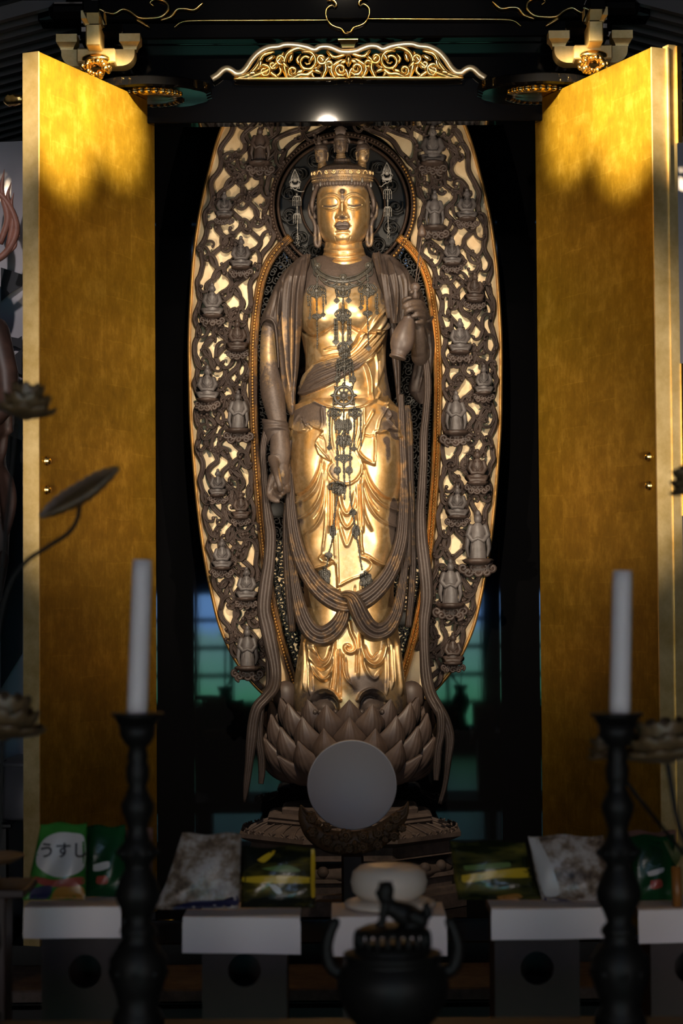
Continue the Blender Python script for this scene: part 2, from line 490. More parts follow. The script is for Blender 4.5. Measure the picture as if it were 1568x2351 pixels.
M['bronze'] = carved('black_bronze', (0.003, 0.0027, 0.0025), (0.009, 0.008, 0.007), 0.5, 0.22, 60, 0.3)
M['wax'] = mat('white_wax', (0.66, 0.60, 0.60), 0.5)
M['paper'] = mat('white_paper', (0.88, 0.79, 0.77), 0.8)
M['mochi'] = mat('glossy_white_plastic', (0.78, 0.68, 0.58), 0.25)
M['redwood'] = carved('dark_red_wood', (0.014, 0.004, 0.0025), (0.030, 0.010, 0.006), 0.5, 0.4, 20, 0.1)
M['plainwood'] = carved('pale_cypress_wood', (0.16, 0.085, 0.045), (0.26, 0.15, 0.085), 0.55, 0.4, 20, 0.1)
M['dark'] = mat('near_black', (0.004, 0.0035, 0.0035), 0.6)
M['giltlotus'] = carved('old_gilt_bronze', (0.05, 0.030, 0.014), (0.20, 0.125, 0.055), 0.4, 0.6, 30, 0.2)
M['mirror'] = mat('frosted_mirror', (0.36, 0.32, 0.315), 0.45, 0.12)
M['oldbottle'] = carved('grey_brown_bottle', (0.045, 0.032, 0.028), (0.115, 0.085, 0.076), 0.45, 0.5, 40, 0.15)
M['black_panel'] = mat('black_frieze', (0.002, 0.002, 0.002), 0.10, 0, 0.25)
M['standwood'] = carved('carved_stand_wood', (0.085, 0.045, 0.020), (0.24, 0.135, 0.060), 0.5, 0.5, 30, 0.2)
# ------------------------------------------------------------------ the hall (setting)
def struct(name, mb, m_):
    return tag(mb.build(name, m_), kind='structure')
M['floor'] = carved('dark_floor_boards', (0.012, 0.008, 0.006), (0.03, 0.02, 0.014), 0.35, 0.4, 12, 0.1)
M['hallwall'] = carved('dim_plaster', (0.035, 0.028, 0.022), (0.06, 0.05, 0.04), 0.8, 0.2, 6, 0.1)
struct('floor', box(MB(), (0, -4.8, -0.05), (8.4, 13.4, 0.1)), M['floor'])
struct('ceiling', box(MB(), (0, -4.8, 5.55), (8.4, 13.4, 0.1)), M['hallwall'])
struct('wall_left', box(MB(), (-4.15, -4.8, 2.75), (0.1, 13.4, 5.5)), M['hallwall'])
struct('wall_right', box(MB(), (4.15, -4.8, 2.75), (0.1, 13.4, 5.5)), M['hallwall'])
struct('wall_back', box(MB(), (0, 1.85, 2.75), (8.4, 0.1, 5.5)), M['hallwall'])
# front wall of the hall (behind the photographer), with a latticed garden window and high lights over it
fw_ = MB(); Yw = -11.4
WX0, WX1, WZ0, WZ1 = -1.46, 1.36, 0.22, 1.58
HZ0, HZ1 = 4.6, 5.0
box(fw_, (-2.78, Yw, 2.75), (2.64, 0.1, 5.5)); box(fw_, (2.73, Yw, 2.75), (2.74, 0.1, 5.5))
for z0, z1 in ((-0.0, WZ0), (WZ1, HZ0), (HZ1, 5.5)):
    box(fw_, ((WX0 + WX1) / 2, Yw, (z0 + z1) / 2), (WX1 - WX0, 0.1, z1 - z0))
struct('wall_front', fw_, M['hallwall'])
fill_screen_mat = mat('fill_screen_glow', (0, 0, 0), 1, 0, 0, (1.0, 0.90, 0.87), 6.0)  # emission of the added fill screens
wg = mat('garden_daylight', (0, 0, 0), 1, 0, 0, (0.3, 0.6, 0.5), 3.0)
q = NT(wg); n1 = q.noise(2.2, 5, 0.6); sx = q.n('ShaderNodeSeparateXYZ'); q.l(q.tc.outputs['Object'], sx.inputs[0])
hgt = q.math('ADD', q.math('MULTIPLY', sx.outputs[2], 0.62), q.math('MULTIPLY', n1, 0.35))
q.l(q.ramp(hgt, [(0.10, (0.05, 0.26, 0.12)), (0.55, (0.09, 0.36, 0.22)), (0.88, (0.20, 0.42, 0.44)), (1.0, (0.22, 0.48, 1.0))]), q.b.inputs['Emission Color'])
def garden(n, x0, x1, z0, z1, strength, cols, rows):
    mb = MB(); t = 0.045
    nx = cols; nz = rows
    for i in range(nx + 1): box(mb, (x0 + (x1 - x0) * i / nx, Yw + 0.0, (z0 + z1) / 2), (t if 0 < i < nx else 0.06, 0.05, z1 - z0))
    for k in range(nz + 1): box(mb, ((x0 + x1) / 2, Yw + 0.01, z0 + (z1 - z0) * k / nz), (x1 - x0, 0.05, t))
    w = struct('window_%d' % n, mb, M['dark'])
    pn = MB(); box(pn, ((x0 + x1) / 2, Yw - 0.03, (z0 + z1) / 2), (x1 - x0, 0.01, z1 - z0))
    pn.build('glass_pane', wg if n == 1 else wg2, w)
wg2 = mat('high_daylight', (0, 0, 0), 1, 0, 0, (0.45, 0.65, 1.0), 9.0)
wg.node_tree.nodes['Principled BSDF'].inputs['Emission Strength'].default_value = 9.0
garden(1, WX0, WX1, WZ0, WZ1, 1, 8, 5)
garden(2, WX0, WX1, HZ0, HZ1, 1, 6, 1)
for n_, x0, x1 in ((3, -3.9, -1.95), (4, 1.95, 3.9)):  # unseen glowing screens, added to fill the foreground with neutral light
    mb = MB()
    for i in range(6): box(mb, (x0 + (x1 - x0) * i / 5, Yw + 0.075, 1.45), (0.03, 0.03, 2.1))
    for k in range(7): box(mb, ((x0 + x1) / 2, Yw + 0.075, 0.4 + 2.1 * k / 6), (x1 - x0, 0.03, 0.03))
    w_ = struct('window_%d' % n_, mb, M['dark']); pn = MB(); box(pn, ((x0 + x1) / 2, Yw + 0.056, 1.45), (x1 - x0, 0.008, 2.1)); pn.build('fill_screen', fill_screen_mat, w_)

# grey hanging cloths either side of the shrine
M['cloth'] = mat('grey_printed_cloth', (0.46, 0.43, 0.45), 0.85)
q = NT(M['cloth']); n1 = q.noise(1.1, 3, 0.5); n2 = q.noise(5, 5)
q.l(q.ramp(q.math('ADD', q.math('MULTIPLY', n1, 0.8), q.math('MULTIPLY', n2, 0.2)), [(0.35, (0.30, 0.29, 0.32)), (0.6, (0.52, 0.48, 0.51))]), q.b.inputs['Base Color'])
M['print'] = mat('charcoal_print', (0.035, 0.035, 0.04), 0.85)
def cloth(x0, x1, z0, z1, Y, label):
    nx, nz = 60, 24
    x = np.linspace(x0, x1, nx); z = np.linspace(z0, z1, nz)
    X, Z = np.meshgrid(x, z, indexing='ij'); D = Y + 0.012 * np.sin(X * 9 + 0.5 * Z) + 0.006 * np.sin(X * 23)
    V = np.stack([np.r_[X, X], np.r_[D, D + 0.006], np.r_[Z, Z]], -1)
    mb = MB()
    f = grid_faces(nx, nz); f2 = [tuple(i + nx * nz for i in q_)[::-1] for q_ in f]
    mb.add(V.reshape(-1, 3), f + f2)
    return tag(mb.build('hanging_cloth', M['cloth']), label, 'curtain')
cl = cloth(-2.6, -1.06, 0.35, 3.28, -0.12, 'grey hanging cloth with dark printed shapes left of the shrine')
for poly in ([(0, 612), (48, 628), (48, 655), (20, 672), (0, 690)], [(0, 760), (14, 770), (40, 775), (48, 770), (48, 800), (30, 792), (0, 800)],
             [(0, 812), (10, 835), (8, 870), (0, 885)], [(48, 800), (30, 815), (34, 850), (48, 860)],
             [(22, 1000), (48, 1010), (48, 1500), (0, 1580), (0, 1420), (14, 1250)]):
    P = [W(a, b, -0.16) for a, b in poly]
    pr = MB(); prism(pr, [(p[0], p[2]) for p in P], -0.140, -0.134); pr.build('printed_shape', M['print'], cl)
cloth(1.06, 2.6, 0.35, 3.28, -0.12, 'plain grey hanging cloth right of the shrine')

# ------------------------------------------------------------------ the shrine cabinet
shrine = thing('shrine_cabinet', (0, 0.0, 0.0), 'tall black lacquer shrine cabinet with open gilded doors around the standing statue', 'shrine')
HX, HY, ZT = 0.693, -0.45, 3.341
L = M['lacquer']
def sbox(name, c, s, m_=L, bev=0.004, par=shrine, label=None):
    o = box(MB(), c, s, bev).build(name, m_, par)
    if label: o['label'] = label
    return o
sbox('back_panel', (0, 0.57, 2.1), (1.96, 0.03, 3.44))
for s_ in (-1, 1):
    sbox('side_panel', (s_ * 0.965, 0.06, 2.1), (0.03, 0.98, 3.44))
    sbox('post', (s_ * 0.79, -0.415, 1.90), (0.19, 0.07, 3.03))
sbox('inner_floor', (0, 0.05, 0.375), (1.96, 1.0, 0.03))
sbox('inner_roof', (0, 0.05, 3.80), (1.96, 1.0, 0.03))
sbox('lintel', (0, -0.465, 3.3375), (1.96, 0.07, 0.159), bev=0.003)
sbox('frieze_panel', (0, -0.44, 3.49), (1.96, 0.02, 0.16), M['black_panel'])
mb = MB()
box(mb, (0, -0.50, 3.578), (1.90, 0.13, 0.062), 0.006); box(mb, (0, -0.46, 3.553), (1.86, 0.06, 0.02), 0.003)
mb.build('upper_beam', L, shrine)
mb = MB(); box(mb, (0, -0.52, 3.72), (2.2, 0.10, 0.215), 0.006)
mb.build('fascia', L, shrine)
mb = MB()
box(mb, (0, -0.55, 0.19), (2.3, 0.70, 0.38), 0.006); 
mb.build('base', M['lacquer_dull'], shrine)
mb = MB(); box(mb, (0, -1.13, 0.285), (2.6, 0.45, 0.05), 0.006)
mb.build('step_top', M['plinth'], shrine)['label'] = 'dusty brown step board'
mb = MB(); box(mb, (0, -1.10, 0.12), (2.5, 0.36, 0.24), 0.006); box(mb, (0, -1.345, 0.268), (2.6, 0.02, 0.014), 0.003)
mb.build('step_front', M['lacquer_dull'], shrine)

# doors: leaf-covered panel, pale gold edge, two studs each
DX, DY = 1.008, -1.19
for s_ in (-1, 1):
    a = np.array([s_ * HX, HY]); b = np.array([s_ * DX, DY]); ln = np.linalg.norm(b - a); e = (b - a) / ln
    nrm = np.array([-s_ * abs(e[1]), -abs(e[0])]); nrm /= np.linalg.norm(nrm)          # inner face looks to the middle
    if abs(nrm @ e) > 1e-6: nrm = np.array([e[1], -e[0]]); nrm *= -np.sign(nrm[0]) * s_
    Z0, Z1 = 0.42, ZT; th = 0.055
    def quadbox(u0, u1, n0, n1, z0, z1, bev=0.0):
        P = []
        for u, n_ in ((u0, n0), (u1, n0), (u1, n1), (u0, n1)):
            p = a + e * u + nrm * n_; P.append(p)
        V = [(p[0], p[1], z0) for p in P] + [(p[0], p[1], z1) for p in P]
        return V, [(0, 1, 2, 3), (4, 5, 6, 7), (0, 1, 5, 4), (1, 2, 6, 5), (2, 3, 7, 6), (3, 0, 4, 7)]
    mb = MB(); V, f = quadbox(0.0, ln - 0.003, 0, -th, Z0, Z1); mb.add(V, f, False)
    door = mb.build('door', M['leaf'], shrine)
    door['label'] = 'gold leafed inside of the %s door' % ('left' if s_ < 0 else 'right')
    uv = door.data.uv_layers.new(name='UVMap')
    for p in door.data.polygons:
        for li in p.loop_indices:
            co = door.data.vertices[door.data.loops[li].vertex_index].co
            uv.data[li].uv = ((np.array([co[0], co[1]]) - a) @ e, co[2] + 0.03)
    mb = MB(); V, f = quadbox(ln - 0.003, ln + 0.004, 0.002, -th - 0.003, Z0, Z1); mb.add(V, f, False)
    if s_ > 0:
        V, f = quadbox(ln - 0.02, ln + 0.010, -th, -th - 0.006, Z0, Z1 + 0.004); mb.add(V, f, False)
        V, f = quadbox(ln - 0.03, ln + 0.006, -th - 0.006, -th - 0.035, Z0, Z1 + 0.014); mb.add(V, f, False)
    mb.build('edge_strip', M['gold_pale'], door)['label'] = 'pale brushed gold door edge'
    if s_ > 0:
        for z0, z1 in ((3.03, 3.352), (1.80, 2.30)):
            mb = MB(); V, f = quadbox(ln - 0.10, ln + 0.012, -th - 0.035, -th - 0.052, z0, z1); mb.add(V, f, False)
            mb.build('hinge_plate', M['gold'], door)
    for z in (1.995, 1.90):
        mb = MB(); p = a + e * (ln - 0.045)
        R = Matrix.Translation((p[0] + nrm[0] * 0.001, p[1] + nrm[1] * 0.001, z)) @ Vector((nrm[0], nrm[1], 0)).to_track_quat('Z', 'Y').to_matrix().to_4x4()
        lathe(mb, [(0.0165, 0), (0.0165, 0.004), (0.0125, 0.006), (0.0125, 0.010), (0.009, 0.015), (0.003, 0.0175)], 20, R)
        mb.build('stud', M['gold'], door)
    mb = MB(); p = a + e * (ln - 0.02) - nrm * (th + 0.03)
    R = Matrix.Translation((p[0], p[1], 3.195)) @ Vector((-nrm[0], -nrm[1], 0)).to_track_quat('Z', 'Y').to_matrix().to_4x4()
    lathe(mb, [(0.012, -0.02), (0.016, 0), (0.020, 0.02), (0.017, 0.032), (0.02, 0.04), (0.010, 0.055), (0.003, 0.062)], 16, R)
    mb.build('knob', M['gold'], door)
    # lobed pivot block over the hinge
    mb = MB(); cx_, cy_ = s_ * 0.70, -0.52
    A = np.linspace(0, 2 * PI, 120, endpoint=False)
    R_ = 1 + 0.035 * np.abs(np.sin(A * 5))
    ring = np.stack([cx_ + 0.215 * R_ * np.cos(A), cy_ + 0.155 * R_ * np.sin(A)], -1)
    V = []; f = []
    for k, (sc, z) in enumerate(((0.93, 3.352), (1.0, 3.358), (1.0, 3.385), (0.93, 3.391))):
        V += [(cx_ + (x - cx_) * sc, cy_ + (y - cy_) * sc, z) for x, y in ring]
    f = grid_faces(4, 120, False, True) + [tuple(range(120)), tuple(range(360, 480))]
    mb.add(V, f, False); mb.build('pivot_block', L, shrine)
    mb = MB()
    for k in range(11):
        t = PI * (1.10 + 0.8 * k / 10); ell(mb, (cx_ + 0.105 * math.cos(t), cy_ + 0.085 * math.sin(t), 3.349), (0.018, 0.016, 0.009), 6, 8)
    ell(mb, (cx_, cy_, 3.349), (0.10, 0.08, 0.007), 6, 20)
    mb.build('pivot_flower', M['gold'], shrine)['label'] = 'gilt flower boss under the pivot block'

# carved gold openwork over the lintel
kb = thing  # (kept simple: parts hang on the shrine)
def mir(px): return 1600.5 - px
half = [(486, 181), (500, 172), (512, 161), (522, 158), (533, 163), (540, 168), (552, 168), (565, 157), (578, 138), (594, 121), (616, 110), (640, 107), (652, 103), (676, 103), (704, 108), (722, 114), (734, 108), (752, 107), (768, 112), (782, 118), (800, 119)]
Yk = -0.53
def kt(pts, r, flat=1.1, n=28, d=0.0):
    """gold scroll tube given px points + radius px"""
    for sgn in (0, 1):
        P = np.asarray([(p[0] if not sgn else mir(p[0]) , p[1] - (0 if not sgn else 2.0)) for p in pts], float)
        Q = spl(P, n); rr = np.interp(np.linspace(0, 1, n), [0, .15, .8, 1], [0.75, 1, 0.85, 0.45]) * r / 648
        tube(kmb, W(Q[:, 0], Q[:, 1], Yk - d), rr * 1.45, 8, flat, round_ends=True)
def spiral(c, r0, r1, a0, turns, n=36):
    t = np.linspace(0, 1, n); a = math.radians(a0) + t * turns * 2 * PI; r = r0 + (r1 - r0) * t
    return np.stack([c[0] + r * np.cos(a), c[1] + r * np.sin(a)], -1)
kmb = MB()
rim = [(x, y, 0, 8, 10) for x, y in half] + [(mir(x), y - 1.5, 0, 8, 10) for x, y in half[-2::-1]]
rmb = MB(); ribbon(rmb, rim, 1, 0.10, 9, 200, Yk)
carv = rmb.build('openwork_carving', M['gold_white'], shrine)
carv['label'] = 'pale gold rim of the openwork frog leg carving'
for pts, r in (([(548, 178), (572, 172), (592, 150), (604, 128), (628, 120)], 5), ([(566, 180), (592, 172), (618, 160), (640, 140), (650, 122)], 5),
               ([(640, 180), (622, 168), (612, 156), (600, 160)], 4), ([(660, 180), (652, 150), (660, 124), (684, 112), (708, 118)], 5),
               ([(672, 178), (690, 172), (705, 172), (722, 160), (738, 150)], 4.5), ([(690, 150), (682, 138), (690, 126)], 3),
               ([(738, 180), (748, 160), (742, 140), (726, 126)], 4.5), ([(770, 180), (760, 164), (766, 150), (786, 140), (800, 146)], 4.5),
               ([(752, 120), (766, 132), (786, 128), (800, 124)], 4), ([(800, 178), (794, 162), (784, 156)], 4),
               ([(540, 180), (600, 181), (700, 181), (800, 180)], 4), ([(632, 178), (644, 166), (640, 150)], 3), ([(720, 176), (712, 160), (722, 150)], 3)):
    kt(pts, r, d=0.004)
for c, r0, r1, a0, t in (((607, 164), 16, 3, 200, 1.5), ((704, 142), 24, 4, 250, 1.7), ((645, 137), 12, 3, 60, 1.3), ((738, 136), 13, 3, 0, 1.4),
                         ((782, 160), 15, 3, 30, 1.5), ((672, 164), 11, 3, 100, 1.3), ((626, 150), 9, 2, 10, 1.2), ((756, 150), 9, 3, 190, 1.2)):
    kt(spiral(c, r0, r1, a0, t), 3.6, d=0.008)
for x, y, a in ((622, 134, 30), (598, 146, 80), (655, 150, -40), (690, 164, 20), (716, 132, 60), (730, 164, -20), (752, 136, 40), (580, 168, 10), (668, 132, 70), (790, 142, 20)):
    p = [(x + t * math.cos(math.radians(a)), y - t * math.sin(math.radians(a))) for t in (-9, -3, 3, 9)]
    kt(p, 4.2, 0.9, 8, 0.010)
kt([(800.2, 134), (800.2, 150)], 6, 1.0, 6, 0.012)
kmb.build('scroll_foliage', M['gold'], carv)
mb = MB(); p = W(799, 95, -0.53)
def masu(mb, c, w, h, d):
    """bearing block: square top over a curved tapering foot"""
    x, y, z = c
    V = []; n = 8
    lv = [(1.0, h), (1.0, h * 0.48)] + [(0.62 + 0.38 * (1 - math.sin(PI / 2 * t)) , h * 0.48 * (1 - t)) for t in np.linspace(0.0, 1, 6)]
    for s_, zz in lv:
        for sx, sy in ((-1, -1), (1, -1), (1, 1), (-1, 1)): V.append((x + sx * s_ * w / 2, y + sy * (0.5 * d - 0.5 * w * (1 - s_)), z + zz))
    f = grid_faces(len(lv), 4, False, True) + [(0, 1, 2, 3), tuple(len(V) - 4 + i for i in range(4))]
    mb.add(V, f, False)
masu(mb, (p[0], -0.52, p[2] - 0.026), 0.072, 0.054, 0.07)
mb.build('bearing_block', M['gold'], carv)

# gilded bracket complexes left and right of the frieze
def XZ(px, py, Y=-0.62):
    p = W(px, py, Y); return p[0], p[2]
for s_ in (-1, 1):
    bx = -0.873 + 0.006
    br_ = MB(); X0 = s_ * 0.874
    z = lambda py: W(230, py, -0.62)[2]
    sc = 650.0
    # main arm with rounded ends
    arm = []; hw = 0.130; zt, zb = z(120), z(158)
    for k in range(9):
        t = PI / 2 * k / 8; arm.append((X0 + hw - 0.05 + 0.05 * math.cos(t), zb + 0.045 - 0.045 * math.sin(t)))
    for k in range(9):
        t = PI / 2 * (1 - k / 8); arm.append((X0 - hw + 0.05 - 0.05 * math.cos(t), zb + 0.045 - 0.045 * math.sin(t)))
    arm += [(X0 - hw, zt), (X0 + hw, zt)]
    prism(br_, arm, -0.66, -0.585)
    box(br_, (X0, -0.69, (z(128) + z(160)) / 2), (0.135, 0.07, z(128) - z(160)), 0.004)
    box(br_, (X0, -0.74, z(112)), (0.05, 0.14, 0.075), 0.004)
    bo = br_.build('bracket', M['gold_pale'], shrine)
    bo['label'] = 'gilded bearing bracket at the %s end of the frieze' % ('left' if s_ < 0 else 'right')
    for dx, py, w, y_ in ((-0.112, 118, 0.074, -0.62), (0.112, 118, 0.074, -0.62), (0.0, 94, 0.080, -0.78), (-0.004 * s_, 44, 0.085, -0.90)):
        mb = MB(); zz = z(py)
        if py == 44: zz += 0.025
        masu(mb, (X0 + dx, y_, zz), w, 0.054, w)
        mb.build('bearing_block', M['gold_pale'], bo)
    mb = MB(); box(mb, (X0 - 0.012 * s_, -0.86, z(70)), (0.055, 0.20, 0.06), 0.004); box(mb, (X0 - 0.02 * s_, -0.99, z(15)), (0.055, 0.22, 0.07), 0.004)
    mb.build('black_arm', L, bo)
    mb = MB(); rr = random.Random(5)
    for k in range(90):
        t = rr.random() * 2 * PI; u = rr.random()
        ell(mb, (X0 + 0.05 * math.cos(t) * (0.5 + u / 2), -0.70 - 0.045 * rr.random(), z(164) + 0.022 * math.sin(t) - 0.016), 0.006 + 0.007 * rr.random(), 6, 8)
    ell(mb, (X0, -0.70, z(152)), (0.06, 0.05, 0.022), 8, 16)
    mb.build('beast_head', M['gold'], bo)['label'] = 'lumpy bright gold carved nosing'
    # gold cloud scrolls and beam line
    mb = MB()
    k_ = (lambda x: x) if s_ < 0 else (lambda x: 1596 - x)
    dy = 0 if s_ < 0 else -3
    Yc = -0.585
    def wire(pts, r, n=50):
        Q = spl([(k_(a), b + dy) for a, b in pts], n)
        tube(mb, W(Q[:, 0], Q[:, 1], Yc), np.interp(np.linspace(0, 1, n), [0, .1, .85, 1], [.55, 1, 1, .35]) * r / 650, 8, 1.0, round_ends=True)
    wire([(238, 27), (262, 31), (282, 21), (300, 27), (318, 40), (342, 42), (370, 38), (386, 22), (384, 8), (372, 0), (356, -2), (344, 6), (352, 13)], 3.6)
    wire([(371, 46), (392, 38), (406, 22), (424, 20), (446, 22), (465, 7)], 3.4)
    wire([(312, 44), (328, 54), (343, 63)], 3.2)
    wire([(401, 62), (414, 52), (438, 48), (600, 47), (752, 46)], 2.2, 80)
    wire([(752, 46), (748, 34), (750, 20), (762, 12), (768, 16)], 2.0, 30)
    wire([(752, 46), (760, 56), (772, 62), (784, 66), (792, 76), (800, 76)], 1.8, 30)
    wire([(752, 1), (764, 0), (772, 8), (770, 16)], 3.0, 24)
    mb.build('cloud_scroll', M['gold'], shrine)['label'] = 'thin gilt cloud scroll and line on the black beam'
    # eave beam and rafters
    mb = MB(); box(mb, (s_ * 1.02, -0.60, 3.70), (0.30, 0.10, 0.06), 0.01); box(mb, (s_ * 0.98, -0.62, 3.63), (0.14, 0.10, 0.06), 0.02)
    mb.build('eave_beam', L, shrine)
    zl = lambda x: 3.640 - 0.27 * (abs(x) - 1.07)
    mb = MB()
    V = [(s_ * 0.985, -0.68, zl(0.985) + 0.05), (s_ * 2.2, -0.68, zl(2.2) + 0.05), (s_ * 2.2, 1.6, zl(2.2) + 0.05), (s_ * 0.985, 1.6, zl(0.985) + 0.05)]
    V += [(x, y, z_ + 0.03) for x, y, z_ in V]
    mb.add(V, [(0, 1, 2, 3), (4, 5, 6, 7), (0, 1, 5, 4), (1, 2, 6, 5), (2, 3, 7, 6), (3, 0, 4, 7)], False)
    mb.build('eave_board', M['lacquer_dull'], shrine)
    for k in range(20):
        y = -0.62 + k * 0.114; mb = MB(); w = 0.036
        V = []
        for x in (0.99, 2.18):
            for dy_, dz in ((-w / 2, 0), (w / 2, 0), (w / 2, 0.055), (-w / 2, 0.055)): V.append((s_ * x, y + dy_, zl(x) + dz))
        mb.add(V, [(0, 1, 2, 3), (4, 5, 6, 7), (0, 1, 5, 4), (1, 2, 6, 5), (2, 3, 7, 6), (3, 0, 4, 7)], False)
        mb.build('rafter', M['rafter'] if 'rafter' in M else M.setdefault('rafter', mat('grey_black_rafter', (0.05, 0.05, 0.054), 0.4)), shrine)
# ------------------------------------------------------------------ the standing statue
feet = W(800, 1625, -0.12)
statue = thing('standing_statue', (0.0, -0.05, float(feet[2])), 'life size gilded standing deity statue with small heads on its crown', 'statue')
YB = -0.06                                   # middle plane of the body

# ---- torso -------------------------------------------------------
R1 = lambda rows: [(560 + a / 3.5636, 580 + b / 3.5636, 580 + c / 3.5636, d, e) for a, b, c, d, e in rows]
torso_rows = R1([(95, 545, 935, 40, 40), (130, 470, 985, 52, 50), (180, 420, 1040, 66, 60), (260, 350, 1110, 82, 70), (360, 330, 1140, 96, 75),
                 (480, 335, 1140, 108, 78), (620, 365, 1125, 108, 75), (720, 390, 1105, 98, 72), (820, 410, 1095, 92, 68), (930, 430, 1090, 92, 66),
                 (1030, 430, 1095, 97, 68), (1130, 410, 1110, 104, 70), (1230, 385, 1130, 106, 74), (1300, 370, 1140, 100, 76)])
sash = [(1130, 430), (1100, 455), (1020, 520), (960, 600), (905, 690), (862, 740), (835, 800), (780, 870), (690, 925), (590, 955), (510, 985), (440, 1080), (395, 1180), (360, 1240),
        (430, 1240), (560, 1190), (680, 1130), (790, 1065), (870, 1020), (950, 940), (1010, 850), (1050, 760), (1110, 640), (1150, 560)]
torso_items = [
    ('b', T1([(545, 600)])[0], 36, 30, 9), ('b', T1([(875, 560)])[0], 36, 30, 9), ('b', T1([(620, 870)])[0], 36, 26, 5), ('b', T1([(790, 1170)])[0], 44, 30, 6),
    ('r', T1([(395, 700), (440, 745), (500, 762), (560, 740), (620, 705), (670, 665)]), 3.2, -5), ('r', T1([(770, 655), (830, 690), (880, 715), (930, 725)]), 3, -4),
    ('r', T1([(575, 735), (620, 715), (665, 685)]), 1.6, 2.0), ('r', T1([(595, 860), (650, 846), (720, 842)]), 2, 2.2), ('r', T1([(600, 872), (650, 858), (720, 856)]), 2, -2.5),
    ('r', T1([(735, 470), (738, 600), (738, 740)]), 6, -3), ('r', T1([(560, 930), (640, 912), (720, 900)]), 2, -2), ('r', T1([(610, 955), (700, 930)]), 2, 1.5),
    ('l', T1(sash), 9, 2.2),
    ('r', T1([(1090, 500), (1020, 570), (950, 660), (890, 745), (830, 850), (760, 920)]), 2.2, 4.5), ('r', T1([(1105, 530), (1050, 620), (990, 710), (920, 800), (860, 880), (780, 950), (680, 1000), (560, 1060), (450, 1140)]), 2.6, 5),
    ('r', T1([(1110, 570), (1060, 670), (1000, 760), (930, 860), (860, 930), (760, 1000), (640, 1060), (520, 1120), (400, 1190)]), 2.4, 4.5),
    ('r', T1([(1040, 740), (990, 830), (930, 920), (850, 990), (740, 1060), (620, 1120), (500, 1180)]), 2.4, 5), ('r', T1([(700, 960), (560, 1010), (460, 1080)]), 2, 3.5),
    ('r', T1([(900, 720), (960, 700), (1030, 690), (1090, 640)]), 1.8, 4), ('r', T1([(880, 745), (940, 722), (1010, 715)]), 1.6, -3),
    ('l', T1([(905, 985), (945, 930), (1000, 870), (1045, 800), (1060, 900), (1058, 1000), (1030, 1090), (1012, 1160), (1040, 1210), (1000, 1290), (965, 1300), (950, 1180), (930, 1060)]), 7, 2.0),
    ('r', T1([(920, 990), (945, 1100), (955, 1250)]), 1.8, 4), ('r', T1([(985, 890), (1000, 1020), (990, 1180)]), 2, 3.5), ('r', T1([(1020, 950), (1015, 1080)]), 2, -3)]
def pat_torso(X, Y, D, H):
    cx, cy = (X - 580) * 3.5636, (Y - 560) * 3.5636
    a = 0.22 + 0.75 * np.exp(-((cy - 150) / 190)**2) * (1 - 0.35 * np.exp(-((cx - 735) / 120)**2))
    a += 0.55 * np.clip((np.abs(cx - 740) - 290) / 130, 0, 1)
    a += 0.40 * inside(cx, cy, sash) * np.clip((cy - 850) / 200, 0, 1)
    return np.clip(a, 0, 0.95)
FOLD = 1.45
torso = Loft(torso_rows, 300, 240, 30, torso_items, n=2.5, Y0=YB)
# ---- neck ---------------------------------------------------------
RH = lambda rows: [(280 + a / 5.2267, 640 + b / 5.2267, 640 + c / 5.2267, d, e) for a, b, c, d, e in rows]
neck_rows = RH([(1400, 560, 990, 40, 40), (1500, 548, 1010, 44, 42), (1580, 535, 1035, 50, 44), (1660, 510, 1070, 57, 46), (1740, 480, 1105, 66, 50), (1850, 420, 1150, 78, 54)])
nk = lambda y, s=26: THD([(500, y - s), (600, y - 6), (700, y + 6), (765, y + 9), (830, y + 6), (930, y - 6), (1050, y - s)])
FOLD = 1.0
neck = Loft(neck_rows, 120, 110, 20, [('r', nk(1545), 3.2, 4), ('r', nk(1583), 1.2, -3), ('r', nk(1612), 2.6, 2.6), ('r', nk(1637), 1.2, -3), ('r', nk(1678), 3.5, 3.0), ('r', nk(1712), 1.3, -2)], n=2.2, Y0=YB)
body = MB()
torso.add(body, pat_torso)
neck.add(body, lambda X, Y, D, H: np.clip((Y - 604) / 40, 0, 1) * 0.35)

